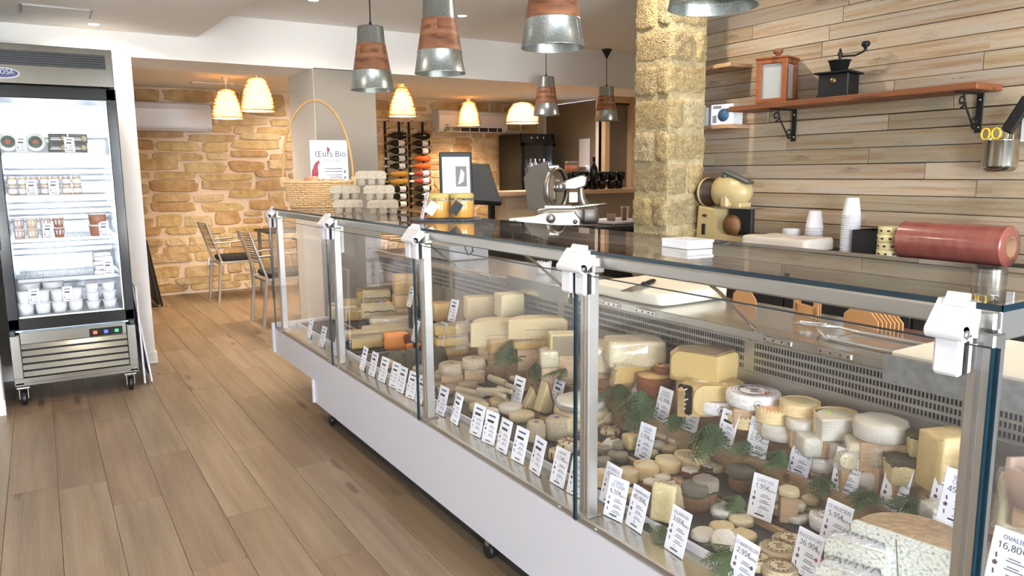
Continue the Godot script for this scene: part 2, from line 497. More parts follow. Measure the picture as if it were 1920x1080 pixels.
func back_wall_stones() -> void:
	var wall := get_node("wall_back")
	var r := RandomNumberGenerator.new(); r.seed = 77
	var nz := FastNoiseLite.new(); nz.seed = 4; nz.frequency = 1.1
	var y := 0.01
	while y < 2.33:
		var h := r.randf_range(0.085, 0.165)
		if y + h > 2.30: h = 2.335 - y
		var x := 0.55 - r.randf() * 0.4
		while x < 6.33:
			var w := r.randf_range(0.18, 0.62)
			if x + w > 6.2: w = 6.345 - x
			var big := r.randf() < 0.10 and y + h < 2.1
			var wob := nz.get_noise_2d(x + w / 2, y * 3.0) * 0.055
			var hh := h * r.randf_range(0.86, 1.04)
			var cx := x + w / 2
			var cy := y + h / 2 + wob
			if r.randf() < 0.16 and h > 0.12:   # two thin stones in place of one
				_stone(wall, r, cx, cy - h * 0.25, w * 0.9, h * 0.40)
				_stone(wall, r, cx + w * 0.03, cy + h * 0.25, w * 0.86, h * 0.40)
			else:
				_stone(wall, r, cx, clampf(cy, hh / 2, 2.335 - hh / 2), w * r.randf_range(0.94, 1.0), hh)
			x += w
		y += h

func _stone(wall: Node3D, r: RandomNumberGenerator, cx: float, cy: float, w: float, h: float) -> void:
	var poly := []
	var k := 14
	var skew := r.randf_range(-0.12, 0.12)
	for i in k:
		var a := TAU * (i + r.randf_range(-0.25, 0.25)) / k
		var e := 0.42
		var px := signf(cos(a)) * pow(absf(cos(a)), e) * w / 2
		var py := signf(sin(a)) * pow(absf(sin(a)), e) * h / 2
		poly.append(Vector2(px + py * skew, py + px * skew * 0.12) * r.randf_range(0.88, 1.02))
	var d := r.randf_range(0.010, 0.03)
	part("stone", MB.new().prism(poly, -0.01, d, Transform3D(), minf(0.012, h * 0.16), false), M["stone%d" % r.randi_range(0, 3)], wall, Vector3(cx, clampf(cy, h / 2 + 0.004, 2.336 - h / 2), -9.42))

func pillar() -> void:
	var p := thing("stone_pillar", "square pillar of rough hewn yellow limestone blocks between counter and plank wall", "pillar", Vector3(3.03, 0, -3.19))
	p.remove_meta("label"); p.remove_meta("category"); p.set_meta("kind", "structure")
	part("mortar_core", bx(Vector3(0, 1.265, 0), Vector3(0.266, 2.53, 0.266)), M.ashlar_mortar, p)
	var r := RandomNumberGenerator.new(); r.seed = 9
	var y := -0.015
	for c in 15:
		var h := 0.178
		if y + h > 2.53: h = 2.525 - y
		if h < 0.05: break
		var split := 0 if c % 2 == 0 else 1
		var f := r.randf_range(0.36, 0.46)
		var t := 0.288
		for k in 2:
			var w: float = t * (f if k == 0 else 1.0 - f) - 0.012
			var o: float = -t / 2 + (t * f / 2 if k == 0 else t * f + t * (1.0 - f) / 2)
			var sz := Vector3(t + 0.012, h - 0.010, w) if split == 0 else Vector3(w, h - 0.010, t + 0.012)
			var at := Vector3(0, y + h / 2, -o if c % 4 != 3 else o) if split == 0 else Vector3(o if c % 4 == 1 else -o, y + h / 2, 0)
			part("stone_block", rblock(sz, 0.032, 0.013, 22.0, c * 7 + k, 14), M["ashlar%d" % r.randi_range(0, 2)], p, at)
		y += h

func plank_wall() -> void:
	var wall := get_node("wall_right")
	var r := RandomNumberGenerator.new(); r.seed = 23
	var h := 0.0757
	var y := 0.335
	while y < 2.56:
		var z := 0.35 - r.randf() * 0.9
		while z > -3.44:
			var l := r.randf_range(0.55, 1.9)
			var z1 := maxf(z - l, -3.45)
			if z1 < -3.2: z1 = -3.45
			var d := r.randf_range(0.0, 0.006)
			var o := part("plank", bx(Vector3.ZERO, Vector3(z - z1 - 0.003, h - r.randf_range(0.0015, 0.005), 0.022), 0.0015), M["pallet%d" % r.randi_range(0, 7)], wall, Vector3(3.415 - d, y + h / 2, (z + z1) / 2))
			o.rotation.y = -PI / 2
			z = z1
		y += h

func far_room() -> void:
	# glazed partition at the far right: one wall along the room and one facing it
	var w := MB.new()
	w.box(Vector3(6.42, 0.5, -8.66), Vector3(0.14, 1.0, 1.55)); w.box(Vector3(6.42, 2.36, -8.66), Vector3(0.14, 0.08, 1.55))
	w.box(Vector3(6.40, 1.67, -9.36), Vector3(0.10, 1.36, 0.12)); w.box(Vector3(6.40, 1.67, -8.0), Vector3(0.12, 1.36, 0.13), 0.004)
	struct("window_2", w, M.white_paint)
	part("pane", bx(Vector3(6.41, 1.65, -8.68), Vector3(0.02, 1.32, 1.24)), mat("taupe_pane", rgb(128, 116, 102), 0.25), get_node("window_2"))
	var f := MB.new()
	f.box(Vector3(6.66, 2.36, -7.95), Vector3(0.62, 0.2, 0.1)); f.box(Vector3(6.66, 0.45, -7.95), Vector3(0.62, 0.9, 0.1)); f.box(Vector3(6.38, 1.6, -7.93), Vector3(0.08, 1.6, 0.14), 0.004)
	f.box(Vector3(6.9, 1.3, -7.93), Vector3(0.22, 2.3, 0.14))
	struct("window_3", f, M.beige_wood)
	part("pane", bx(Vector3(6.62, 1.6, -7.96), Vector3(0.5, 1.4, 0.02)), M.taupe_pane, get_node("window_3"))
	part("rail", bx(Vector3(6.62, 2.25, -7.93), Vector3(0.46, 0.03, 0.04), 0.003), M.dark, get_node("window_3"))
	single("paper_notice", bx(Vector3(6.385, 1.62, -8.36), Vector3(0.006, 0.38, 0.24), 0.001), M.paper, "white paper notice taped to the taupe glass pane behind the slicer", "notice")
	# black upright cabinet with bottles
	var c := thing("wine_cabinet", "tall black glass-fronted wine cabinet standing behind the pale bar top", "cabinet", Vector3(5.87, 0, -9.02))
	part("body", MB.new().box(Vector3(0, 0.95, -0.27), Vector3(0.56, 1.86, 0.04), 0.006).box(Vector3(-0.265, 0.95, 0), Vector3(0.03, 1.86, 0.56), 0.006).box(Vector3(0.265, 0.95, 0), Vector3(0.03, 1.86, 0.56), 0.006).box(Vector3(0, 1.82, 0), Vector3(0.56, 0.13, 0.56), 0.006).box(Vector3(0, 0.1, 0), Vector3(0.56, 0.16, 0.56), 0.006), M.black, c)
	for y in [0.75, 1.10, 1.36]: part("shelf", bx(Vector3(0, y, 0.02), Vector3(0.5, 0.012, 0.46), 0.002), M.dark, c)
	var dr := MB.new()
	for x in [-0.255, 0.255]: dr.box(Vector3(x, 0.96, 0.295), Vector3(0.05, 1.6, 0.025), 0.003)
	for y in [1.745, 0.18]: dr.box(Vector3(0, y, 0.295), Vector3(0.56, 0.05, 0.025), 0.003)
	var door := part("door", dr, M.black_gloss, c)
	part("pane", MB.new().quad_(Vector3(-0.23, 0.2, 0.3), Vector3(0.23, 0.2, 0.3), Vector3(0.23, 1.72, 0.3), Vector3(-0.23, 1.72, 0.3)), M.glass, door)
	for x in [-0.1, 0.0, 0.1]: part("display", MB.new().lathe([[0.0, 0.0], [0.018, 0.0], [0.018, 0.004], [0.0, 0.004]], 12, Transform3D(Basis(Vector3.RIGHT, PI / 2), Vector3(x, 1.83, 0.282))), M.steel_bright, c)
	var lw := mat("cabinet_light", rgb(255, 255, 255), 0.5); lw.emission_enabled = true; lw.emission = rgb(220, 230, 255); lw.emission_energy_multiplier = 2.0
	part("light_strip", bx(Vector3(0.235, 1.15, 0.2), Vector3(0.008, 0.7, 0.012)), lw, c)
	omni("cabinet_glow", Vector3(6.05, 1.42, -8.8), rgb(220, 230, 255), 0.06, 0.02)
	var bm := bottle_mesh()
	var bl := mat("pale_bottle", rgb(196, 202, 214), 0.15)
	var bd := mat("dark_bottle", rgb(30, 32, 30), 0.12)
	var i := 0
	for y in [1.106, 0.756, 1.366]:
		for k in 6:
			single("bottle", bm, bl if (k + i) % 3 else bd, "bottle standing on the %s shelf inside the black wine cabinet, %s from the left" % [["middle", "lower", "upper"][i], ["first", "second", "third", "fourth", "fifth", "last"][k]], "bottle", Vector3(5.68 + 0.075 * k, y + 0.001, -8.86), 0.0, "bottles in the black wine cabinet").scale = Vector3(0.8, 0.72 if i < 2 else 0.6, 0.8)
		i += 1
	# bar with a pale top
	var b := thing("bar", "bar counter with a pale wooden top behind the slicer and till", "counter", Vector3(0, 0, 0))
	part("top", span(3.28, 5.6, 1.16, 1.20, -6.1, -5.62, 0.004), M.shelf_wood, b)
	part("front_panel", span(3.56, 5.6, 0.0, 1.16, -6.0, -5.9, 0.002), M.beige_wood, b)
	part("leg", span(3.42, 3.47, 0.0, 1.16, -5.9, -5.85, 0.004), M.black_iron, b)
	part("end_panel", span(3.50, 3.85, 0.0, 1.16, -5.9, -5.72, 0.002), M.beige_wood, b)

func bottle_mesh() -> ArrayMesh:
	return MB.new().lathe([[0.0, 0.0], [0.034, 0.0], [0.038, 0.004], [0.038, 0.18], [0.036, 0.2], [0.016, 0.235], [0.0145, 0.245], [0.0145, 0.295], [0.017, 0.296], [0.017, 0.305], [0.0, 0.306]], 14).mesh()

func counter() -> void:
	var c := thing("display_counter", "long refrigerated cheese counter with glass front, glass top and white base", "display counter", Vector3(1.2, 0, -2.7))
	var o := Node3D.new()
	var P := func(n: String, mb: MB, m: Material) -> MeshInstance3D: return part(n, mb, m, c, Vector3(-1.2, 0, 2.7))
	# base
	P.call("front_panel", MB.new().prism([Vector2(0.558, 0.12), Vector2(4.0, 0.12), Vector2(4.0, 0.245), Vector2(4.80, 0.245), Vector2(4.80, 0.398), Vector2(0.558, 0.398)], -1.222, -1.2, Transform3D(Basis(Vector3(0, 0, -1), Vector3(0, 1, 0), Vector3(-1, 0, 0)), Vector3.ZERO)), M.white_laminate)
	P.call("end_panel", span(1.188, 1.9, 0.245, 0.435, -4.83, -4.80, 0.002), M.white_laminate)
	P.call("end_trim", span(1.188, 1.215, 0.12, 0.25, -4.018, -4.0, 0.001), M.white_laminate)
	P.call("body", MB.new().box(Vector3(1.76, 0.255, -2.28), Vector3(1.06, 0.27, 3.42)).box(Vector3(1.76, 0.315, -4.39), Vector3(1.06, 0.14, 0.8)), M.grey_plastic)
	P.call("kickboard", span(1.29, 1.31, 0.0, 0.12, -3.96, -0.56), M.dark)
	for z in [-3.93, -2.2]:
		var cs: MeshInstance3D = P.call("caster", MB.new().lathe([[0.0, 0.0], [0.028, 0.0], [0.03, 0.003], [0.03, 0.02], [0.028, 0.023], [0.0, 0.023]], 16, Transform3D(Basis(Vector3.BACK, PI / 2), Vector3(1.275, 0.03, z))), M.black)
		part("fork", span(1.248, 1.28, 0.05, 0.12, z - 0.012, z + 0.012, 0.003), M.steel, cs)
	# rail, ledge and stepped deck
	P.call("rail", span(1.206, 1.216, 0.397, 0.417, -4.80, -0.558, 0.002), M.steel_dull)
	var sc := MB.new()
	for z in [-4.65, -3.75, -3.6, -2.72, -2.56, -1.69, -1.52, -0.7]: sc.lathe([[0.0, 0.0], [0.006, 0.0], [0.005, 0.003], [0.0, 0.0035]], 10, Transform3D(Basis(Vector3.BACK, PI / 2), Vector3(1.206, 0.407, z)))
	P.call("screw", sc, M.steel_bright)
	P.call("ledge", span(1.216, 1.345, 0.395, 0.405, -4.80, -0.558), M.steel)
	P.call("deck", span(1.34, 1.93, 0.385, 0.42, -4.80, -0.558), M.steel_dull)
	P.call("lip", span(1.338, 1.348, 0.40, 0.428, -4.78, -0.565, 0.003), M.white_plastic)
	for k in 4:
		var z0 := -4.785 + 1.053 * k
		var s1 := [0.43, 0.437, 0.437, 0.437][k] as float; var s2 := [0.455, 0.52, 0.52, 0.52][k] as float; var s3 := [0.485, 0.585, 0.585, 0.585][k] as float
		P.call("step_board", span(1.57, 1.582, 0.42, s1, z0, z0 + 1.048, 0.002), M.board_wood)
		P.call("step_board", span(1.582, 1.745, s1 - 0.014, s1, z0, z0 + 1.048, 0.002), M.board_wood)
		P.call("step_board", span(1.735, 1.75, s1, s2, z0, z0 + 1.048, 0.002), M.board_wood)
		P.call("step_board", span(1.75, 1.925, s2 - 0.014, s2, z0, z0 + 1.048, 0.002), M.board_wood)
		P.call("step_board", span(1.82, 1.925, s2, s3, z0, z0 + 1.048, 0.002), M.board_wood)
	# back: perforated panels, worktop
	P.call("back_plate", span(1.945, 1.96, 0.40, 0.84, -4.80, -0.558), M.dark)
	P.call("back_foot", span(1.918, 1.945, 0.55, 0.722, -4.80, -0.558, 0.004), M.steel_dull)
	var gm := MB.new()
	var L := 1.04
	for y in [0.722, 0.7465, 0.771, 0.7955, 0.823]: gm.box(Vector3(0, y, 0), Vector3(0.003, 0.009 if y < 0.82 else 0.012, L))
	var nb := 98
	for i in nb + 1:
		gm.box(Vector3(0, 0.7725, -L / 2 + L * i / nb), Vector3(0.003, 0.10, 0.0038 if i > 0 and i < nb else 0.03))
	var gmesh := gm.mesh()
	for k in 4: part("grille", gmesh, M.steel_dull, c, Vector3(0.722, 0, 2.7 - 4.785 + 0.524 + 1.053 * k))
	P.call("worktop", span(1.90, 2.34, 0.845, 0.86, -4.80, -0.558, 0.003), M.steel)
	P.call("worktop_fascia", span(1.895, 1.905, 0.832, 0.862, -4.80, -0.558, 0.002), M.steel)
	P.call("back_cabinet", span(1.96, 2.32, 0.12, 0.845, -4.79, -0.558), M.steel_dull)
	for z in [-4.1, -3.3, -2.30, -2.10, -1.50, -1.30]:
		var pl: MeshInstance3D = P.call("label_plate", span(1.890, 1.896, 0.838, 0.857, z - 0.055, z + 0.055, 0.004), M.steel_bright)
		var dots := MB.new()
		for dz in [-0.045, -0.012, 0.02, 0.045]: dots.box(Vector3(1.889, 0.847, z + dz), Vector3(0.002, 0.005, 0.005))
		part("screw", dots, M.dark, pl)
	var gauge: MeshInstance3D = P.call("thermometer", span(1.885, 1.90, 0.808, 0.83, -2.49, -2.43, 0.003), M.black_gloss)
	var led := mat("red_led", rgb(60, 4, 4), 0.5); led.emission_enabled = true; led.emission = rgb(255, 50, 40); led.emission_energy_multiplier = 0.7
	part("led_digits", text_mb("31", 0.013, Transform3D(Basis(Vector3(0, 0, 1), Vector3(0, 1, 0), Vector3(-1, 0, 0)), Vector3(1.884, 0.813, -2.468))), led, gauge)
	# frame
	var zs := [-4.735, -3.68, -2.645, -1.61, -0.592]
	for z in zs:
		var po: MeshInstance3D = P.call("post", span(1.232, 1.268, 0.405, 1.115, z - 0.02, z + 0.02, 0.003), M.alu)
		part("foot", span(1.224, 1.276, 0.405, 0.411, z - 0.03, z + 0.03, 0.001), M.steel, po)
		part("groove", span(1.2305, 1.2325, 0.42, 1.1, z - 0.004, z + 0.004), M.alu_grey, po)
	P.call("top_beam", span(1.235, 1.27, 1.118, 1.150, -4.76, -0.575, 0.004), M.alu)
	P.call("top_beam", span(1.63, 1.66, 1.125, 1.152, -4.76, -0.575, 0.004), M.alu)
	for z in [-4.74, -0.59]: P.call("end_beam", span(1.25, 1.92, 1.10, 1.152, z - 0.016, z + 0.016, 0.003), M.alu_grey)
	for z in [-4.74, -0.592]: P.call("post", span(1.63, 1.66, 0.86 if z < -1 else 0.6, 1.125, z - 0.015, z + 0.015, 0.003), M.alu)
	for z in [-3.68, -2.645, -1.61]: P.call("bracket", MB.new().tube([Vector3(1.645, 1.135, z), Vector3(1.66, 1.06, z), Vector3(1.75, 1.0, z), Vector3(1.92, 0.865, z)], 0.006, 8), M.steel)
	# glass
	var top: MeshInstance3D = P.call("top_glass", _pane(Vector3(1.205, 1.166, -4.785), Vector3(1.69, 1.166, -4.785), Vector3(1.69, 1.166, -0.552), Vector3(1.205, 1.166, -0.552)).quad_(Vector3(1.205, 1.156, -0.552), Vector3(1.69, 1.156, -0.552), Vector3(1.69, 1.156, -4.785), Vector3(1.205, 1.156, -4.785)), M.glass)
	part("edge", _rim(Vector3(1.4475, 1.161, -2.6685), Vector3(0.485, 0.010, 4.233), 0.002), M.glass_edge, top)
	for i in 4:
		var a: float = zs[i] + (0.004 if i > 0 else -0.045)
		var b: float = zs[i + 1] - 0.004 if i < 3 else -0.560
		var g: MeshInstance3D = P.call("front_glass", _pane(Vector3(1.203, 0.402, a), Vector3(1.203, 0.402, b), Vector3(1.203, 1.10, b), Vector3(1.203, 1.10, a)), M.glass)
		var e := MB.new()
		e.box(Vector3(1.203, 0.751, a), Vector3(0.007, 0.7, 0.0025)); e.box(Vector3(1.203, 0.751, b), Vector3(0.009 if i == 3 else 0.007, 0.7, 0.0025))
		e.box(Vector3(1.203, 1.10, (a + b) / 2), Vector3(0.007, 0.002, b - a))
		part("edge", e, M.glass_edge, g)
	for z in [-4.782, -0.556]:
		var g: MeshInstance3D = P.call("end_glass", _pane(Vector3(1.21, 0.41, z), Vector3(1.93, 0.41, z), Vector3(1.66, 1.10, z), Vector3(1.21, 1.10, z)), M.glass)
		part("edge", bx(Vector3(1.209, 0.755, z), Vector3(0.003, 0.69, 0.007)), M.glass_edge, g)
	# hinges over the posts
	for i in 5:
		var z: float = zs[i]
		var w := 0.058 if i in [0, 4] else 0.105
		var zc := z + (0.006 if i == 0 else (-0.028 if i == 4 else 0.008))
		var k: MeshInstance3D = P.call("hinge", MB.new().lathe([[0.0, -w / 2], [0.0125, -w / 2], [0.0125, -w / 2], [0.0125, w / 2], [0.0125, w / 2], [0.0, w / 2]], 16, Transform3D(Basis(Vector3.RIGHT, PI / 2), Vector3(1.182, 1.118, zc))), M.white_plastic)
		var fp := [Vector2(1.174, 1.127), Vector2(1.186, 1.107), Vector2(1.222, 1.135), Vector2(1.222, 1.166), Vector2(1.205, 1.166)]
		fp.reverse()
		var along := Transform3D(Basis.IDENTITY, Vector3(0, 0, zc))
		part("arm", MB.new().prism(fp, -w / 2, w / 2, along, 0.0), M.white_plastic, k)
		part("flap", MB.new().prism([Vector2(1.196, 1.158), Vector2(1.204, 1.150), Vector2(1.214, 1.166), Vector2(1.214, 1.176), Vector2(1.208, 1.178)], -w * 0.29, w * 0.29, along, 0.0), M.white_plastic, k)
		for s in ([0.0] if i in [0, 4] else [-0.030, 0.030]):
			var zz: float = zc + s
			part("clamp", MB.new().box(Vector3(1.192, 1.078, zz), Vector3(0.014, 0.062, 0.044), 0.005).box(Vector3(1.216, 1.078, zz), Vector3(0.016, 0.058, 0.042), 0.003), M.white_plastic, k)
			part("gasket", bx(Vector3(1.203, 1.077, zz), Vector3(0.011, 0.052, 0.045)), M.dark, k)
		part("pin", MB.new().lathe([[0.0, 0.0], [0.007, 0.0], [0.007, 0.003], [0.0, 0.003]], 12, Transform3D(Basis(Vector3.RIGHT, PI / 2), Vector3(1.182, 1.118, zc + w / 2))), M.alu_grey, k)
		part("mount", span(1.222, 1.262, 1.10, 1.150, zc - w * 0.42, zc + w * 0.42, 0.006), M.alu, k)
	# dark slate trays on the two lower levels
	for s in 2:
		for k in 4:
			var z0 := -4.74 + 1.053 * k
			var y: float = 0.4205 if s == 0 else ([0.4305, 0.4375, 0.4375, 0.4375][k])
			single("slate_tray", bx(Vector3(0, 0.0035, 0), Vector3(0.21 if s == 0 else 0.145, 0.007, 0.99), 0.002), M.slate, "black slate tray under the cheeses on the %s, %s" % [["lowest level", "first wooden step"][s], ["far end", "between second and third posts", "between third and fourth posts", "near end"][k]], "tray", Vector3(1.458 if s == 0 else 1.655, y, z0 + 0.5), 0.0, "slate trays in the counter")

func _pane(a: Vector3, b: Vector3, c: Vector3, d: Vector3) -> MB:
	return MB.new().quad_(a, b, c, d)

func _rim(c: Vector3, s: Vector3, t: float) -> MB:
	var m := MB.new()
	m.box(c + Vector3(-s.x / 2 + t / 2, 0, 0), Vector3(t, s.y, s.z)); m.box(c + Vector3(s.x / 2 - t / 2, 0, 0), Vector3(t, s.y, s.z))
	m.box(c + Vector3(0, 0, -s.z / 2 + t / 2), Vector3(s.x, s.y, t)); m.box(c + Vector3(0, 0, s.z / 2 - t / 2), Vector3(s.x, s.y, t))
	return m

# lettering, left end of the line at the frame's origin, u to the right and v up
func text_mb(s: String, h: float, xf: Transform3D, mb: MB = null, centre := false) -> MB:
	if mb == null: mb = MB.new()
	var t := TextMesh.new()
	t.font = font; t.font_size = 48; t.text = s; t.pixel_size = 0.001; t.depth = 0.0; t.curve_step = 3.0
	t.horizontal_alignment = HORIZONTAL_ALIGNMENT_CENTER if centre else HORIZONTAL_ALIGNMENT_LEFT
	t.vertical_alignment = VERTICAL_ALIGNMENT_BOTTOM
	var k := h / 0.035
	var sc := Transform3D(Basis.from_scale(Vector3(k, k, k)), Vector3.ZERO)
	if t.get_surface_count() and t.get_faces().size():
		mb.join(t, xf * sc)
	return mb

func fridge() -> void:
	var x0 := -0.222; var x1 := 0.453; var zf := -5.30
	var f := thing("upright_fridge", "tall steel glass-door fridge on castors against the left wall", "fridge", Vector3(0.115, 0, -5.65))
	var P := func(n: String, mb: MB, m: Material) -> MeshInstance3D: return part(n, mb, m, f, Vector3(-0.115, 0, 5.65))
	var inner := mat("brushed_inside", rgb(186, 192, 198), 0.3, 1.0)
	P.call("cabinet", MB.new().box(Vector3(x0 + 0.015, 1.1, -5.66), Vector3(0.03, 1.98, 0.66), 0.003).box(Vector3(x1 - 0.015, 1.1, -5.66), Vector3(0.03, 1.98, 0.66), 0.003).box(Vector3(0.115, 2.08, -5.66), Vector3(0.67, 0.06, 0.66), 0.003), M.black)
	P.call("lining", MB.new().box(Vector3(0.115, 1.15, -5.93), Vector3(0.6, 1.4, 0.02)).box(Vector3(x0 + 0.04, 1.15, -5.65), Vector3(0.02, 1.4, 0.56)).box(Vector3(x1 - 0.04, 1.15, -5.65), Vector3(0.02, 1.4, 0.56)).box(Vector3(0.115, 0.47, -5.65), Vector3(0.61, 0.06, 0.56)).box(Vector3(0.115, 1.86, -5.65), Vector3(0.61, 0.04, 0.56)), inner)
	# ribs on the back wall
	var rib := MB.new()
	for y in [0.62, 0.66, 0.70, 0.86, 0.90, 0.94, 1.08, 1.12, 1.16, 1.20, 1.34, 1.38, 1.42, 1.62]: rib.tube([Vector3(-0.17, y, -5.918), Vector3(0.4, y, -5.918)], 0.006, 6)
	P.call("back_ribs", rib, inner)
	# header
	var hd: MeshInstance3D = P.call("header", span(x0, x1, 1.90, 2.125, -5.32, zf, 0.004), M.fridge_steel)
	part("vent", span(x0 + 0.04, x1 - 0.04, 2.006, 2.088, zf - 0.004, zf + 0.003, 0.002), M.black, hd)
	var sl := MB.new()
	for k in 5: sl.box(Vector3(0.115, 2.02 + 0.0135 * k, zf + 0.004), Vector3(0.58, 0.003, 0.003))
	part("vent_slats", sl, M.black_gloss, hd)
	var oval := []
	for i in 28: oval.append(Vector2(cos(TAU * i / 28) * 0.082, sin(TAU * i / 28) * 0.030))
	var oval2 := []
	for i in 28: oval2.append(Vector2(cos(TAU * i / 28) * 0.076, sin(TAU * i / 28) * 0.025))
	var lg := part("badge", MB.new().prism(oval, 0.0, 0.003, Transform3D(Basis(), Vector3(-0.112, 1.957, zf))), M.white_plastic, hd)
	lg.position += Vector3.ZERO
	part("badge_field", MB.new().prism(oval2, 0.003, 0.0042, Transform3D(Basis(), Vector3(-0.112, 1.957, zf))), mat("navy", rgb(28, 30, 92), 0.3), hd)
	part("badge_letters", text_mb("ATOSA", 0.026, Transform3D(Basis(), Vector3(-0.112, 1.943, zf + 0.0055)), null, true), M.white_plastic, hd)
	# door
	var dm := MB.new()
	dm.box(Vector3(x0 + 0.03, 1.18, zf + 0.012), Vector3(0.06, 1.42, 0.045), 0.004).box(Vector3(x1 - 0.028, 1.18, zf + 0.012), Vector3(0.056, 1.42, 0.045), 0.004)
	dm.box(Vector3(0.115, 1.855, zf + 0.012), Vector3(0.67, 0.072, 0.045), 0.004).box(Vector3(0.115, 0.502, zf + 0.012), Vector3(0.67, 0.072, 0.045), 0.004)
	var door: MeshInstance3D = P.call("door", dm, M.black_gloss)
	part("pane", MB.new().quad_(Vector3(-0.165, 0.535, zf + 0.02), Vector3(0.4, 0.535, zf + 0.02), Vector3(0.4, 1.82, zf + 0.02), Vector3(-0.165, 1.82, zf + 0.02)), M.glass, door)
	part("inner_trim", MB.new().box(Vector3(0.395, 1.18, zf + 0.0), Vector3(0.006, 1.28, 0.01)).box(Vector3(0.115, 0.54, zf), Vector3(0.56, 0.005, 0.01)), M.steel_bright, door)
	part("corner_sticker", span(0.352, 0.385, 1.795, 1.812, zf + 0.02, zf + 0.022), M.white_plastic, door)
	part("handle", span(x0 - 0.004, x0 + 0.012, 0.95, 1.5, zf + 0.03, zf + 0.045, 0.003), M.black, door)
	# lower grille and controls
	var base: MeshInstance3D = P.call("base_panel", MB.new().box(Vector3(0.115, 0.135, -5.64), Vector3(0.67, 0.03, 0.68), 0.003).box(Vector3(x0 + 0.025, 0.28, zf - 0.01), Vector3(0.05, 0.30, 0.02), 0.002).box(Vector3(x1 - 0.025, 0.28, zf - 0.01), Vector3(0.05, 0.30, 0.02), 0.002).box(Vector3(0.115, 0.412, zf - 0.01), Vector3(0.57, 0.07, 0.02), 0.002).box(Vector3(0.115, 0.155, zf - 0.008), Vector3(0.67, 0.03, 0.02), 0.002), M.louvre_steel)
	part("dark_inside", span(x0 + 0.02, x1 - 0.02, 0.15, 0.43, -5.40, -5.36), M.black, base)
	for k in 5: part("louvre", MB.new().box(Vector3(0.115, 0.190 + 0.0425 * k, zf - 0.012), Vector3(0.572, 0.032, 0.003), 0.001, Basis(Vector3.RIGHT, -0.3)), M.louvre_steel, base)
	var cp := part("control_panel", span(0.193, 0.378, 0.381, 0.430, zf - 0.002, zf + 0.004, 0.002), M.black_gloss, base)
	var cols := [[0.225, rgb(255, 70, 20)], [0.285, rgb(60, 70, 255)], [0.345, rgb(30, 150, 80)]]
	for q in cols:
		var e := mat("led_%d" % int(q[0] * 1000), q[1], 0.4); e.emission_enabled = true; e.emission = q[1]; e.emission_energy_multiplier = 0.8
		part("led_light", bx(Vector3(q[0], 0.405, zf + 0.005), Vector3(0.022, 0.02, 0.003), 0.003), e, base)
	# castors
	for q in [[-0.18, -5.33], [0.40, -5.33], [-0.18, -5.92], [0.40, -5.92]]:
		var w: MeshInstance3D = P.call("caster", MB.new().lathe([[0.0, -0.014], [0.04, -0.014], [0.045, -0.009], [0.045, 0.009], [0.04, 0.014], [0.0, 0.014]], 20, Transform3D(Basis(Vector3.BACK, PI / 2), Vector3(q[0], 0.045, q[1]))), M.black)
		part("fork", MB.new().box(Vector3(q[0] - 0.022, 0.075, q[1]), Vector3(0.005, 0.07, 0.035), 0.001).box(Vector3(q[0] + 0.022, 0.075, q[1]), Vector3(0.005, 0.07, 0.035), 0.001).box(Vector3(q[0], 0.112, q[1]), Vector3(0.07, 0.012, 0.07), 0.002), M.steel, w)
	# wire shelves
	var wire := MB.new()
	for k in 60: wire.box(Vector3(-0.255 + 0.0087 * k, 0, 0), Vector3(0.003, 0.003, 0.47))
	for z in [-0.235, -0.08, 0.08, 0.235]: wire.box(Vector3(0, -0.003, z), Vector3(0.53, 0.005, 0.006))
	wire.box(Vector3(0, -0.012, 0.237), Vector3(0.53, 0.005, 0.005))
	var wmesh := wire.mesh()
	var ww := mat("white_wire", rgb(226, 230, 236), 0.35)
	for y in [1.515, 1.262, 0.998, 0.755, 0.535]: part("wire_shelf", wmesh, ww, f, Vector3(0, y - 0.003, 0.01))
	var ld := mat("fridge_light", Color.WHITE, 0.5); ld.emission_enabled = true; ld.emission = rgb(226, 238, 255); ld.emission_energy_multiplier = 0.45
	for x in [-0.188, 0.418]: part("light_strip", bx(Vector3(x - 0.115, 1.15, 0.31), Vector3(0.008, 1.2, 0.010)), ld, f)
	for s in [[-0.16, 1.0], [0.39, -1.0]]:
		area_light("fridge_light", Vector3(s[0], 1.15, -5.36), Vector3(s[1] * 0.8, 0, -0.6), Vector2(0.03, 1.2), rgb(222, 234, 255), 0.007)

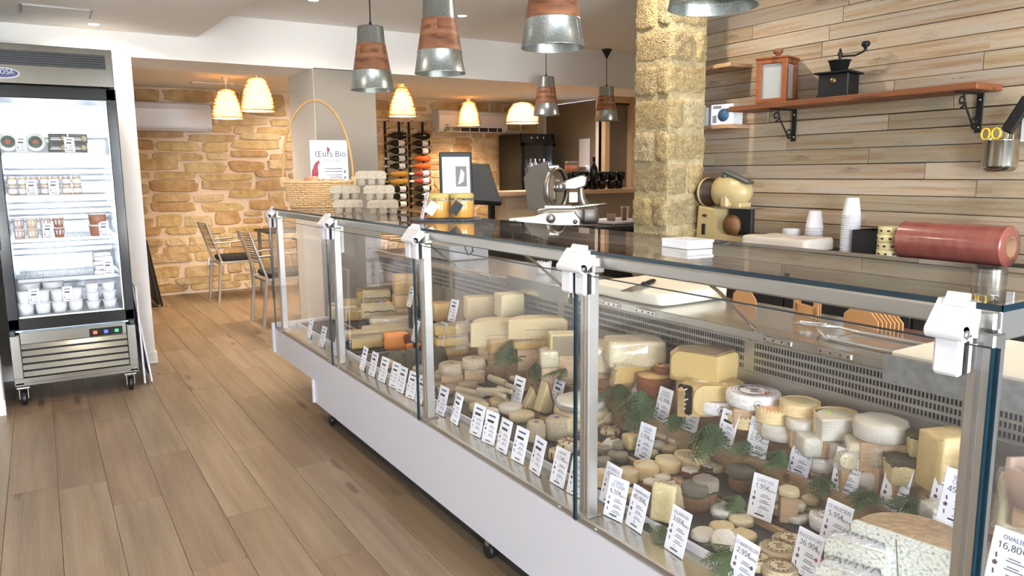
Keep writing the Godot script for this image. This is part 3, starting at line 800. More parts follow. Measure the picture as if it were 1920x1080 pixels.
func lamps() -> void:
	# bucket lamps of galvanised steel and wood, in a row over the counter
	var rows := [[1.55, -3.87, 1.805, 2.0], [1.575, -3.125, 1.808, 1.0], [1.612, -2.30, 1.808, 0.4], [1.52, -1.45, 1.785, 1.2], [3.785, -5.5, 1.852, 3.0], [4.77, -5.9, 1.856, 2.6]]
	var lab := ["grey bucket lamp with brown wood band, furthest of the row over the counter", "grey bucket lamp with brown wood band, second furthest of the row over the counter", "large bucket lamp cut off by the top of the picture, left of the stone pillar", "nearest bucket lamp, only its grey rim showing at the top right of the stone pillar", "small distant bucket lamp over the bar, in front of a wicker lamp", "small distant bucket lamp beside the stone pillar, its black ceiling cone in view"]
	var steel_top := MB.new().lathe([[0.0, 0.322], [0.066, 0.322], [0.068, 0.318], [0.0685, 0.316], [0.0745, 0.232], [0.0755, 0.230]], 40).mesh()
	var band := MB.new().lathe([[0.0755, 0.234], [0.0755, 0.234], [0.0985, 0.094], [0.0985, 0.094]], 40).mesh()
	var skirt := MB.new().lathe([[0.0985, 0.098], [0.1005, 0.096], [0.1005, 0.096], [0.1005, 0.090], [0.0995, 0.088], [0.113, 0.006], [0.1145, 0.003], [0.115, 0.0], [0.1125, 0.0], [0.1125, 0.0], [0.105, 0.03]], 40).mesh()
	var lining := MB.new().lathe([[0.1125, 0.001], [0.072, 0.23], [0.064, 0.31], [0.064, 0.31], [0.0, 0.31]], 40).mesh()
	var bulb := MB.new().lathe([[0.0, 0.13], [0.016, 0.134], [0.027, 0.15], [0.03, 0.168], [0.024, 0.19], [0.014, 0.21], [0.0135, 0.235], [0.0, 0.235]], 16).mesh()
	var bl := mat("bucket_bulb", rgb(240, 236, 226), 0.3)
	for i in rows.size():
		var q: Array = rows[i]
		var t := thing("bucket_lamp", lab[i], "pendant lamp", Vector3(q[0], q[2], q[1]), q[3], "bucket lamps")
		part("crown", steel_top, M.galvanised, t)
		part("wood_band", band, M.mango, t)
		part("skirt", skirt, M.galvanised, t)
		part("lining", lining, M.lamp_lining, t)
		part("bulb", bulb, bl, t)
		var seam := MB.new().box(Vector3(0, 0.047, 0.1065), Vector3(0.004, 0.088, 0.003), 0.001, Basis(Vector3.RIGHT, -0.155))
		for y in [0.02, 0.075]: seam.box(Vector3(0.012, y, 0.1155 - y * 0.155), Vector3(0.005, 0.005, 0.003), 0.001, Basis(Vector3.RIGHT, -0.155))
		part("seam", seam, M.galvanised, t)
		part("cord", MB.new().tube([Vector3(0, 0.32, 0), Vector3(0, 2.53 - q[2], 0)], 0.0035, 6), M.black, t)
		part("cord_grip", MB.new().lathe([[0.012, 0.322], [0.009, 0.332], [0.004, 0.35], [0.0, 0.35]], 12), M.black, t)
		part("ceiling_rose", MB.new().lathe([[0.0, 2.53 - q[2] - 0.085], [0.006, 2.53 - q[2] - 0.085], [0.05, 2.53 - q[2] - 0.004], [0.05, 2.53 - q[2]], [0.0, 2.53 - q[2]]], 20), M.black, t)
	# wicker lamps of the back room
	var wl := [[1.69, -8.12, 1.935, 0.15, 0.085, 0.27], [1.80, -7.32, 1.953, 0.15, 0.085, 0.285], [3.43, -7.73, 1.982, 0.15, 0.07, 0.30], [4.87, -8.86, 1.985, 0.15, 0.085, 0.29], [4.42, -6.87, 1.885, 0.175, 0.10, 0.20]]
	var wlab := ["glowing wicker lamp just right of the left wall air conditioner", "glowing wicker lamp hanging left of the pale column, the brightest pair's right one", "glowing wicker lamp above the wine bottle rack", "glowing wicker lamp in front of the wall air conditioner near the till", "wide dome-shaped wicker lamp partly behind a bucket lamp"]
	var wick := mat("wicker_lamp", rgb(196, 146, 76), 0.7)
	wick.backlight_enabled = true; wick.backlight = rgb(110, 76, 34)
	var wb := mat("wicker_bulb", Color.WHITE, 0.5); wb.emission_enabled = true; wb.emission = rgb(255, 226, 170); wb.emission_energy_multiplier = 3.0
	var lin := mat("wicker_lining_lamp", rgb(255, 240, 210), 0.8)
	lin.backlight_enabled = true; lin.backlight = rgb(150, 128, 90)
	for i in wl.size():
		var q: Array = wl[i]
		var t := thing("wicker_lamp", wlab[i], "pendant lamp", Vector3(q[0], q[2], q[1]), 0.4 * i, "wicker lamps")
		var mb := MB.new()
		var n := 44
		var prof := func(v: float) -> float: return lerpf(q[3], q[4], pow(v, 1.6)) if i != 4 else q[3] * sqrt(1.0 - v * v * 0.72)
		for s in [-1.0, 1.0]:
			for k in n:
				var pts := []
				for j in 9:
					var v := j / 8.0
					var a: float = TAU * k / n + s * v * 0.55
					var r: float = prof.call(v)
					pts.append(Vector3(cos(a) * r, v * q[5], sin(a) * r))
				mb.tube(pts, 0.0028, 4)
		part("woven_shade", mb, wick, t)
		var rimp := []
		for k in 40: rimp.append(Vector3(cos(TAU * k / 40) * q[3], 0, sin(TAU * k / 40) * q[3]))
		part("rim", MB.new().tube(rimp, 0.006, 6, true), wick, t)
		var capp := []
		for k in 7: capp.append([prof.call(1.0) * (1.0 - k / 6.0), q[5] + 0.012 * sin(k / 6.0 * PI / 2)])
		part("cap", MB.new().lathe(capp, 24), wick, t)
		var lp := []
		for k in 9: lp.append([prof.call(k / 8.0) - 0.006, q[5] * k / 8.0])
		part("paper_lining", MB.new().lathe(lp, 28), lin, t)
		part("cord", MB.new().tube([Vector3(0, q[5], 0), Vector3(0, 2.34 - q[2], 0)], 0.003, 6), M.white_plastic, t)
		if 2.34 - q[2] - q[5] > 0.03: part("ceiling_rose", MB.new().lathe([[0.004, 2.34 - q[2] - 0.07], [0.045, 2.34 - q[2]], [0.0, 2.34 - q[2]]], 16), M.white_plastic, t)
		var y := 0.13 if i != 4 else 0.09
		part("bulb", MB.new().lathe([[0.0, y - 0.045], [0.02, y - 0.04], [0.034, y - 0.015], [0.035, y + 0.005], [0.028, y + 0.03], [0.014, y + 0.055], [0.0, y + 0.06]], 14), wb, t)
		omni("wicker_glow", Vector3(q[0], q[2] + y, q[1]), rgb(255, 232, 200), 0.8, 0.05)
	# recessed ceiling spots: those in view and the rest of the shop's
	var glow := mat("spot_light", Color.WHITE, 0.4); glow.emission_enabled = true; glow.emission = rgb(255, 244, 226); glow.emission_energy_multiplier = 3.0
	var dl := [[0.407, 2.355, -5.82], [1.69, 2.53, -5.22], [2.81, 2.53, -5.19], [0.3, 2.355, -3.4], [0.3, 2.355, -1.2], [2.6, 2.53, -2.9], [2.6, 2.53, -0.8], [4.9, 2.53, -4.6], [1.2, 2.34, -7.4], [2.7, 2.34, -8.7], [5.6, 2.34, -7.6]]
	var dlab := ["round recessed ceiling spot in the low ceiling above the fridge", "round recessed ceiling spot at the top edge of the picture, left of the bucket lamps", "round recessed ceiling spot behind the second bucket lamp", "recessed ceiling spot in the low ceiling over the middle of the aisle", "recessed ceiling spot in the low ceiling near the shop front", "recessed ceiling spot over the service side by the pillar", "recessed ceiling spot over the service side near the shop front", "recessed ceiling spot over the floor before the bar", "recessed ceiling spot over the cafe chairs", "recessed ceiling spot over the back room behind the column", "recessed ceiling spot over the wine cabinet"]
	for i in dl.size():
		var q: Array = dl[i]
		var t := thing("ceiling_spot_light", dlab[i], "ceiling light", Vector3(q[0], q[1], q[2]), 0.0, "recessed ceiling spots")
		part("ring", MB.new().lathe([[0.033, -0.001], [0.045, -0.004], [0.048, 0.0]], 20), M.white_plastic, t)
		part("lens", MB.new().lathe([[0.0, -0.003], [0.034, -0.002], [0.034, 0.0]], 20), glow, t)
		spot("ceiling_spot", Vector3(q[0], q[1] - 0.01, q[2]), Vector3(0, -1, 0), rgb(255, 240, 222), 0.5, 80.0, 0.035)

func egg_mesh() -> ArrayMesh:
	var pr := [[0.0, -0.027]]
	for k in range(1, 9):
		var t := PI * k / 9.0
		pr.append([0.0215 * sin(t) * (1.0 + 0.12 * cos(t)), -0.027 * cos(t)])
	pr.append([0.0, 0.029])
	return MB.new().lathe(pr, 14).mesh()

func on_counter() -> void:
	# egg basket
	var wk := mat("willow", rgb(226, 190, 140), 0.6)
	var wk2 := mat("willow_handle", rgb(206, 160, 98), 0.5)
	var t := thing("egg_basket", "oval pale wicker basket of eggs with a tall hooped handle on the glass counter top", "basket", Vector3(1.475, 1.168, -4.62), -0.30)
	var H := 0.155
	var weave := MB.new()
	for row in 12:
		var v := row / 11.0
		var a0 := lerpf(0.165, 0.205, v); var b0 := lerpf(0.10, 0.13, v)
		var pts := []
		for k in 80:
			var a := TAU * k / 80
			var w := 0.007 * (1.0 if (k / 2 + row) % 2 == 0 else -1.0)
			pts.append(Vector3(cos(a) * (a0 + w), 0.008 + v * (H - 0.012), sin(a) * (b0 + w)))
		weave.tube(pts, 0.0058, 5, true)
	part("woven_side", weave, wk, t)
	var stakes := MB.new()
	for k in 40:
		var a := TAU * (k + 0.25) / 40
		stakes.tube([Vector3(cos(a) * 0.165, 0.002, sin(a) * 0.10), Vector3(cos(a) * 0.207, H, sin(a) * 0.132)], 0.004, 5)
	var sk := part("stakes", stakes, wk, t)
	sk.set_meta("kind", "stuff")
	var basep := []
	for k in 32: basep.append(Vector2(cos(TAU * k / 32) * 0.165, sin(TAU * k / 32) * 0.10))
	part("base", MB.new().prism(basep, 0.0, 0.012, Transform3D(XZ, Vector3.ZERO)), wk, t)
	var rimp := []
	for k in 40: rimp.append(Vector3(cos(TAU * k / 40) * 0.21, H + 0.004 * sin(k * 2.4), sin(TAU * k / 40) * 0.135))
	part("rim", MB.new().tube(rimp, 0.009, 6, true), wk, t)
	for s in 2:
		var hp := []
		for k in 33:
			var a := PI * k / 32
			hp.append(Vector3(-cos(a) * 0.222 * (0.94 + 0.06 * sin(a)), H - 0.01 + sin(a) * 0.50, 0.006 * sin(k * 1.1 + s * PI)))
		part("handle", MB.new().tube(hp, 0.0075, 7), wk2, t)
	for s in [-1, 1]: part("lashing", MB.new().lathe([[0.0, -0.03], [0.017, -0.028], [0.018, 0.0], [0.016, 0.03], [0.0, 0.03]], 10, Transform3D(Basis(), Vector3(s * 0.212, H, 0))), wk, t)
	var em := egg_mesh()
	var tones := [rgb(226, 170, 130), rgb(206, 142, 104), rgb(234, 190, 150)]
	for k in 3: mat("egg%d" % k, tones[k], 0.5)
	var ep := [[-0.12, 0.02], [-0.06, 0.055], [-0.02, -0.01], [0.05, 0.04], [0.03, -0.06], [0.10, 0.0], [0.13, 0.05], [-0.08, -0.06], [-0.15, -0.02]]
	var el := ["at the left end of the heap", "in front, left of the middle", "on top in the middle", "in front, right of the middle", "at the back of the heap under the sign", "right of the middle", "at the right end in front", "at the back left", "touching the left rim"]
	var eb := Basis(Vector3.UP, -0.30)
	for k in 9:
		var e := single("egg", em, M["egg%d" % (k % 3)], "brown egg in the wicker basket, " + el[k], "egg", Vector3(1.475, 1.168 + 0.148 + (0.02 if k in [2, 1] else 0.0), -4.62) + eb * Vector3(ep[k][0], 0, ep[k][1]), 0.0, "eggs in the basket")
		e.rotation = Vector3(1.2 + 0.3 * k, 0.9 * k, 0.5)
	var fill := single("straw_bed", MB.new().lathe([[0.0, 0.0], [0.12, 0.0], [0.13, 0.02], [0.09, 0.045], [0.0, 0.05]], 20, Transform3D(Basis.from_scale(Vector3(1.35, 1, 0.85)), Vector3.ZERO), 0.01, 30.0), M.willow, "straw filling of the wicker basket under the brown eggs", "straw", Vector3(1.475, 1.183, -4.62), -0.30)
	fill.scale = Vector3(0.78, 2.0, 0.78)
	fill.set_meta("kind", "stuff")
	# sign behind the basket
	var sg := thing("egg_sign", "white upright sign reading Œufs Bio with a red hen, behind the egg basket", "sign", Vector3(1.60, 1.168, -4.775), -0.28)
	sg.rotation.x = -0.06
	part("panel", bx(Vector3(0, 0.205, 0), Vector3(0.235, 0.41, 0.006), 0.001), M.paper, sg)
	part("top_clip", bx(Vector3(0, 0.412, 0), Vector3(0.235, 0.008, 0.012), 0.002), M.white_plastic, sg)
	var F := func(x: float, y: float) -> Transform3D: return Transform3D(Basis(), Vector3(x, y, 0.0042))
	part("title", text_mb("Œufs Bio", 0.036, F.call(0.01, 0.298), null, true), M.ink, sg)
	part("script_line", text_mb("de Coline", 0.02, F.call(0.02, 0.272), text_mb("Les", 0.015, F.call(-0.05, 0.335)), true), M.ink_grey, sg)
	var lines := MB.new()
	for k in 3: lines.box(Vector3(0.03 + 0.008 * (k % 2), 0.195 - 0.014 * k, 0.0036), Vector3(0.10 - 0.02 * k, 0.004, 0.0008))
	for k in 2: lines.box(Vector3(0.025, 0.235 - 0.018 * k, 0.0036), Vector3(0.11, 0.006, 0.0008))
	part("small_print", lines, M.ink_grey, sg)
	var marks := MB.new()
	marks.box(Vector3(0.095, 0.215, 0.0036), Vector3(0.014, 0.018, 0.0008)); marks.box(Vector3(0.095, 0.178, 0.0036), Vector3(0.014, 0.014, 0.0008))
	part("stamp", marks, M.ink_grey, sg)
	part("hen", MB.new().prism([Vector2(-0.115, 0.17), Vector2(-0.085, 0.16), Vector2(-0.07, 0.20), Vector2(-0.072, 0.25), Vector2(-0.058, 0.28), Vector2(-0.068, 0.288), Vector2(-0.09, 0.27), Vector2(-0.112, 0.22)], 0.003, 0.0036), mat("hen_red", rgb(168, 62, 74), 0.6), sg)
	part("hen_body", MB.new().prism([Vector2(-0.115, 0.17), Vector2(-0.105, 0.12), Vector2(-0.06, 0.11), Vector2(-0.045, 0.15), Vector2(-0.06, 0.165), Vector2(-0.085, 0.165)], 0.003, 0.0036), mat("hen_pale", rgb(222, 176, 164), 0.6), sg)
	part("emblem", MB.new().prism([Vector2(-0.01, 0.345), Vector2(0.0, 0.34), Vector2(0.012, 0.372), Vector2(0.002, 0.362), Vector2(-0.004, 0.375), Vector2(-0.012, 0.366)], 0.003, 0.0036), M.hen_red, sg)
	var ring := []
	for k in 20: ring.append(Vector3(-0.085 + cos(TAU * k / 20) * 0.025, 0.365 + sin(TAU * k / 20) * 0.014, 0.0035))
	part("roundel", MB.new().tube(ring, 0.0009, 4, true), M.ink_grey, sg)
	# egg cartons
	var pulp := tmat("pulp", rgb(196, 182, 160), 0.95, T.soft, Vector3.ONE * 8.0, T.grit, 0.12)
	var c0 := Node3D.new()
	var proto := func(label: String, at: Vector3, turn: float) -> void:
		var c := thing("egg_carton", label, "egg carton", at, turn, "egg cartons on the counter top")
		var cups := MB.new()
		for i in 3:
			for j in 2:
				var cm := MB.new().lathe([[0.0, 0.0], [0.016, 0.0], [0.0185, 0.003], [0.0243, 0.032], [0.0243, 0.032]], 10, Transform3D(Basis(), Vector3((i - 1) * 0.049, 0, (j - 0.5) * 0.049)))
				part("cup", cm, pulp, c)
		part("flange", bx(Vector3(0, 0.033, 0), Vector3(0.158, 0.004, 0.108), 0.002), pulp, c)
		var lp := [Vector2(-0.076, -0.051), Vector2(0.076, -0.051), Vector2(0.076, 0.051), Vector2(-0.076, 0.051)]
		part("lid", MB.new().prism(lp, 0.034, 0.072, Transform3D(XZ, Vector3.ZERO), 0.012), pulp, c)
		part("catch", MB.new().box(Vector3(-0.066, 0.055, 0.049), Vector3(0.008, 0.006, 0.003), 0.001), M.dark, c)
	proto.call("grey egg carton at the bottom front of the stack beside the wicker basket", Vector3(1.475, 1.167, -3.60), -0.42)
	proto.call("grey egg carton at the bottom left of the stack beside the wicker basket", Vector3(1.36, 1.167, -3.78), -0.42)
	proto.call("grey egg carton in the middle front of the stack beside the wicker basket", Vector3(1.462, 1.239, -3.61), -0.40)
	proto.call("grey egg carton in the middle left of the stack beside the wicker basket", Vector3(1.355, 1.239, -3.80), -0.44)
	proto.call("topmost grey egg carton of the stack beside the wicker basket", Vector3(1.435, 1.311, -3.65), -0.38)
	c0.free()
	# honey
	single("honey_tray", bx(Vector3(0, 0.004, 0), Vector3(0.30, 0.008, 0.20), 0.002), M.black, "flat black tray under the two honey jars on the glass counter top", "tray", Vector3(1.50, 1.167, -2.95), -0.45)
	var hon := mat("honey", rgb(226, 164, 34), 0.12); hon.subsurf_scatter_enabled = true; hon.subsurf_scatter_strength = 0.3
	var gold := tmat("gold_cloth", rgb(216, 200, 120), 0.6, T.mottle, Vector3.ONE * 14.0)
	for k in 2:
		var j := thing("honey_jar", ["golden honey jar with a white swing tag, left one on the black tray", "golden honey jar with a black swing tag, right one on the black tray"][k], "jar", Vector3([1.47, 1.555][k], 1.175, [-2.965, -2.905][k]), 0.0, "honey jars")
		part("honey", MB.new().lathe([[0.0, 0.003], [0.047, 0.003], [0.0495, 0.008], [0.0495, 0.075], [0.0495, 0.075], [0.0, 0.076]], 28), hon, j)
		part("jar_glass", MB.new().lathe([[0.0, 0.0], [0.048, 0.0], [0.052, 0.006], [0.052, 0.08], [0.046, 0.09], [0.046, 0.094]], 28), M.jar_glass, j)
		part("lid", MB.new().lathe([[0.051, 0.086], [0.052, 0.092], [0.052, 0.092], [0.051, 0.102], [0.046, 0.107], [0.046, 0.107], [0.0, 0.108]], 28, Transform3D(), 0.003, 60.0, 4 + k), gold, j)
		part("string", MB.new().tube([Vector3(-0.03, 0.088, 0.042), Vector3(-0.047, 0.078, 0.035), Vector3(-0.052, 0.07, 0.036)], 0.0012, 4), M.dark, j)
		part("swing_tag", MB.new().box(Vector3(-0.052, 0.046, 0.042), Vector3(0.04, 0.055, 0.002), 0.0005, Basis(Vector3.UP, -0.6) * Basis(Vector3.BACK, -0.6)), M.paper if k == 0 else M.black, j)
	price_card(Vector3(1.37, 1.168, -2.93), -1.75, "MIEL", "9.50€", "/pot", "white price card leaning left of the honey jars on the counter top", 0.045, 0.125)
	var b := thing("card_box", "small flat white card box lying on the glass counter top before the pillar", "box", Vector3(1.462, 1.167, -1.462), -0.10)
	part("base", bx(Vector3(0, 0.008, 0), Vector3(0.084, 0.016, 0.108), 0.001), M.paper, b)
	part("lid", bx(Vector3(0.001, 0.019, 0.001), Vector3(0.087, 0.007, 0.111), 0.001), M.paper, b)

func ring_pts(r: float, y: float, n := 28) -> Array:
	var a := []
	for k in n: a.append(Vector3(cos(TAU * k / n) * r, y, sin(TAU * k / n) * r))
	return a

func scroll(c: Vector2, r0: float, r1: float, a0: float, turns: float) -> Array:
	var a := []
	for k in 22:
		var t := k / 21.0
		a.append(Vector3(0, c.y + sin(a0 + TAU * turns * t) * lerpf(r0, r1, t), c.x + cos(a0 + TAU * turns * t) * lerpf(r0, r1, t)))
	return a

func service_side() -> void:
	# worktop along the plank wall
	var w := thing("back_worktop", "long dark worktop along the plank wall carrying scale, cups and film roll", "worktop", Vector3(3.2, 0, -1.4))
	part("top", bx(Vector3(-0.02, 0.965, 0), Vector3(0.41, 0.03, 3.2), 0.003), M.dark, w)
	part("cabinet", bx(Vector3(-0.005, 0.52, 0), Vector3(0.37, 0.86, 3.2)), M.dark, w)
	for k in 5: part("door", bx(Vector3(-0.19, 0.52, -1.27 + 0.635 * k), Vector3(0.02, 0.84, 0.625), 0.003), M.dark, w)
	# enamel scale
	var cr := mat("cream_enamel", rgb(182, 162, 116), 0.35)
	var s := thing("grating_machine", "old cream enamelled counter machine with drum, bowl and round dial beside the pillar", "machine", Vector3(3.16, 0.98, -2.86))
	part("body", MB.new().prism([Vector2(-0.17, 0.0), Vector2(0.17, 0.0), Vector2(0.17, 0.04), Vector2(-0.01, 0.045), Vector2(-0.03, 0.07), Vector2(-0.035, 0.185), Vector2(-0.155, 0.195)], -0.07, 0.07, Transform3D(Basis(Vector3(0, 0, 1), Vector3(0, 1, 0), Vector3(-1, 0, 0)), Vector3.ZERO), 0.008), cr, s)
	part("badge", MB.new().lathe([[0.0, 0.0], [0.013, 0.0], [0.013, 0.003], [0.0, 0.004]], 16, Transform3D(Basis(Vector3.BACK, PI / 2) * Basis.from_scale(Vector3(0.6, 1, 1.3)), Vector3(-0.072, 0.145, -0.10))), M.dark, s)
	part("switch", bx(Vector3(-0.073, 0.07, -0.105), Vector3(0.006, 0.06, 0.028), 0.003), M.black, s)
	part("dial", MB.new().lathe([[0.0, 0.0], [0.052, 0.0], [0.056, 0.004], [0.056, 0.02], [0.0, 0.022]], 28, Transform3D(Basis(Vector3.BACK, PI / 2), Vector3(-0.04, 0.10, 0.075))), tmat("old_dial", rgb(190, 168, 140), 0.6, T.brownrind, Vector3.ONE * 7.0), s)
	part("tray", MB.new().box(Vector3(-0.02, 0.192, 0.09), Vector3(0.12, 0.006, 0.24), 0.002), M.steel_dull, s)
	part("column", MB.new().box(Vector3(0.04, 0.12, 0.06), Vector3(0.03, 0.15, 0.16), 0.006), M.dark, s)
	var along := Basis(Vector3.RIGHT, PI / 2)
	part("drum", MB.new().lathe([[0.0, -0.155], [0.074, -0.155], [0.078, -0.15], [0.078, -0.14], [0.078, -0.14], [0.066, -0.138], [0.066, -0.06], [0.0, -0.06]], 28, Transform3D(along, Vector3(0, 0.27, 0.0))), mat("brown_drum", rgb(58, 42, 30), 0.4), s)
	part("drum_ring", MB.new().lathe([[0.067, -0.158], [0.079, -0.158], [0.081, -0.15], [0.079, -0.142], [0.067, -0.142]], 28, Transform3D(along, Vector3(0, 0.27, 0.0))), cr, s)
	part("bowl", MB.new().lathe([[0.0, -0.07], [0.06, -0.068], [0.082, -0.05], [0.086, -0.01], [0.082, 0.05], [0.068, 0.10], [0.04, 0.135], [0.0, 0.145]], 28, Transform3D(along, Vector3(0, 0.275, 0.0))), cr, s)
	part("neck", MB.new().box(Vector3(-0.03, 0.25, 0.035), Vector3(0.10, 0.12, 0.055), 0.012), cr, s)
	part("foot", MB.new().box(Vector3(0, 0.205, 0.07), Vector3(0.09, 0.03, 0.10), 0.006), cr, s)
	part("lever", MB.new().box(Vector3(-0.02, 0.352, 0.08), Vector3(0.05, 0.018, 0.19), 0.006, Basis(Vector3.RIGHT, 0.32)).box(Vector3(-0.02, 0.358, -0.005), Vector3(0.05, 0.03, 0.04), 0.008), mat("grey_green", rgb(74, 78, 74), 0.4), s)
	# paper bags, lids, cups
	single("paper_bag_pile", rblock(Vector3(0.24, 0.062, 0.36), 0.012, 0.012, 9.0, 3, 8), mat("creased_paper", rgb(196, 186, 172), 0.8), "creased pile of white paper bags lying before the cup stacks", "paper bags", Vector3(3.12, 1.013, -2.44), 0.05)
	single("lid_stack", MB.new().lathe([[0.0, 0.0], [0.048, 0.0], [0.05, 0.004], [0.05, 0.004], [0.048, 0.022], [0.046, 0.024], [0.0, 0.024]], 24), M.white_plastic, "low stack of pale cup lids behind the paper bags, left of the cups", "lids", Vector3(3.31, 0.98, -2.56)).scale = Vector3(1, 3.6, 1)
	for k in 2:
		var cups := 12 if k == 0 else 20
		var y := 0.98
		for i in cups:
			var top := i == cups - 1
			single("paper_cup", MB.new().lathe([[0.042, 0.0], [0.044, 0.0], [0.044, 0.004], [0.042, 0.005], [0.030, 0.085], [0.030, 0.085], [0.0, 0.086]], 20) , M.white_plastic, "white paper cup in the %s upside-down stack, %s" % [["left, shorter", "right, taller"][k], ["topmost"][0] if top else "%s from the top" % ["second", "third", "fourth", "fifth", "sixth", "seventh", "eighth", "ninth", "tenth", "eleventh", "twelfth", "thirteenth", "fourteenth", "fifteenth", "sixteenth", "seventeenth", "eighteenth", "nineteenth", "twentieth"][cups - 2 - i]], "cup", Vector3([3.30, 3.25][k], y, [-2.42, -2.185][k]), 0.0, "white cup stacks")
			y += 0.009
	var bb := thing("black_box", "black open-topped box between the cup stack and the tape rolls", "box", Vector3(3.27, 0.9805, -2.06))
	part("shell", MB.new().box(Vector3(0, 0.055, -0.075), Vector3(0.15, 0.11, 0.005)).box(Vector3(0, 0.055, 0.075), Vector3(0.15, 0.11, 0.005)).box(Vector3(-0.075, 0.055, 0), Vector3(0.005, 0.11, 0.15)).box(Vector3(0.075, 0.055, 0), Vector3(0.005, 0.11, 0.15)).box(Vector3(0, 0.003, 0), Vector3(0.15, 0.006, 0.15)), M.black, bb)
	var tp := mat("cream_tape", rgb(214, 200, 150), 0.4)
	for k in 4:
		var r := thing("tape_roll", "cream printed tape roll left of the pink film roll, %s" % ["lowest", "second from below", "third from below", "topmost"][k], "tape roll", Vector3(3.19 + 0.004 * (k % 2), 0.98 + 0.034 * k, -1.955), 0.5 * k, "tape rolls")
		part("roll", MB.new().lathe([[0.03, 0.0], [0.047, 0.0], [0.048, 0.001], [0.048, 0.032], [0.047, 0.033], [0.03, 0.033], [0.03, 0.0]], 24), tp, r)
		var pm := MB.new()
		for i in 9:
			var a := TAU * i / 9
			pm.box(Vector3(cos(a) * 0.048, 0.016, sin(a) * 0.048), Vector3(0.001, 0.008, 0.012), 0.0, Basis(Vector3.UP, -a))
		part("print", pm, M.dark, r)
	var fm := mat("pink_film", rgb(158, 90, 80), 0.22); fm.clearcoat_enabled = true; fm.clearcoat = 0.8; fm.clearcoat_roughness = 0.1
	fm.albedo_texture = T.soft; fm.uv1_triplanar = true; fm.uv1_scale = Vector3(1, 1, 3.0)
	var fr := thing("film_roll", "large roll of pink translucent cling film lying along the plank wall", "film roll", Vector3(3.2, 1.063, -1.675))
	part("film", MB.new().lathe([[0.042, -0.215], [0.076, -0.215], [0.082, -0.209], [0.082, -0.209], [0.082, 0.209], [0.082, 0.209], [0.076, 0.215], [0.042, 0.215]], 40, Transform3D(along, Vector3.ZERO)), fm, fr)
	part("core", MB.new().lathe([[0.042, -0.217], [0.042, 0.217], [0.042, 0.217], [0.036, 0.217], [0.036, -0.217], [0.042, -0.217]], 28, Transform3D(along, Vector3.ZERO)), mat("cardboard", rgb(150, 116, 84), 0.9), fr)
	var jb := thing("jam_stack", "pale bundle beyond the cream machine's right side of the film roll", "bundle")
	jb.free()
	taken.erase("jam_stack")
	# shelf, brackets, lantern, mill
	var sh := thing("wall_shelf", "long reddish wooden shelf on two scrolled black brackets on the plank wall", "shelf", Vector3(3.29, 1.692, -2.27))
	part("board", MB.new().box(Vector3.ZERO, Vector3(1.28, 0.028, 0.2), 0.004), mat("shelf_brown", rgb(176, 112, 66), 0.6), sh).rotation.y = PI / 2
	M.shelf_brown.albedo_texture = T.oak; M.shelf_brown.uv1_triplanar = true; M.shelf_brown.uv1_scale = Vector3(0.6, 3, 3); M.shelf_brown.albedo_color = rgb(176, 124, 88)
	for z in [-0.37, 0.555]:
		var br := part("bracket", MB.new().box(Vector3(0.10, -0.095, z), Vector3(0.006, 0.165, 0.028), 0.001).box(Vector3(0.01, -0.017, z), Vector3(0.18, 0.005, 0.028), 0.001), M.black_iron, sh)
		var sc := scroll(Vector2(-0.055, -0.052), 0.026, 0.006, -PI / 2, 1.2)
		var sc2 := scroll(Vector2(0.055, -0.135), 0.026, 0.006, -PI / 2, -1.2)
		var to_x := func(a: Array) -> Array:
			var o := []
			for q in a: o.append(Vector3(q.z + 0.01, q.y, z))
			return o
		var sm := MB.new().tube(to_x.call(sc), 0.004, 6).tube(to_x.call(sc2), 0.004, 6)
		sm.tube([Vector3(-0.03, -0.02, z), Vector3(-0.01, -0.07, z), Vector3(0.03, -0.12, z), Vector3(0.06, -0.161, z), Vector3(0.09, -0.155, z)], 0.004, 6)
		part("scroll", sm, M.black_iron, br)
		var ss := MB.new()
		for y in [-0.04, -0.155]: ss.lathe([[0.0, 0.0], [0.006, 0.0], [0.004, 0.003], [0.0, 0.003]], 8, Transform3D(Basis(Vector3.BACK, PI / 2), Vector3(0.097, y, z)))
		part("screw", ss, M.chrome, br)
	var la := thing("wooden_lantern", "square honey-coloured wooden lantern with frosted panes and a turned knob on the shelf", "lantern", Vector3(3.29, 1.706, -2.68), 0.32)
	var fr2 := MB.new()
	for x in [-0.066, 0.066]:
		for z in [-0.066, 0.066]: fr2.box(Vector3(x, 0.11, z), Vector3(0.026, 0.19, 0.026), 0.003)
	for y in [0.012, 0.208]: fr2.box(Vector3(0, y, 0), Vector3(0.16, 0.024, 0.16), 0.004)
	part("frame", fr2, M.honey_pine, la)
	part("roof", MB.new().box(Vector3(0, 0.224, 0), Vector3(0.172, 0.012, 0.172), 0.004), M.honey_pine, la)
	part("knob", MB.new().lathe([[0.012, 0.229], [0.010, 0.238], [0.010, 0.245], [0.024, 0.256], [0.027, 0.266], [0.020, 0.276], [0.0, 0.279]], 20), M.copper_wood, la)
	var frost := mat("frosted", rgb(158, 160, 156), 0.5)
	for k in 4: part("pane", MB.new().box(Basis(Vector3.UP, PI / 2 * k) * Vector3(0, 0.11, 0.062), Vector3(0.106, 0.172, 0.003), 0.0, Basis(Vector3.UP, PI / 2 * k)), frost, la)
	var ml := thing("coffee_mill", "old black coffee mill with funnel and crank handle standing on the shelf", "coffee mill", Vector3(3.29, 1.706, -2.32), 0.25)
	part("box", MB.new().box(Vector3(0, 0.055, 0), Vector3(0.14, 0.105, 0.14), 0.004).box(Vector3(0, 0.006, 0), Vector3(0.15, 0.012, 0.15), 0.003), M.black_iron, ml)
	part("top_plate", MB.new().box(Vector3(0, 0.113, 0), Vector3(0.175, 0.009, 0.175), 0.003), M.black_iron, ml)
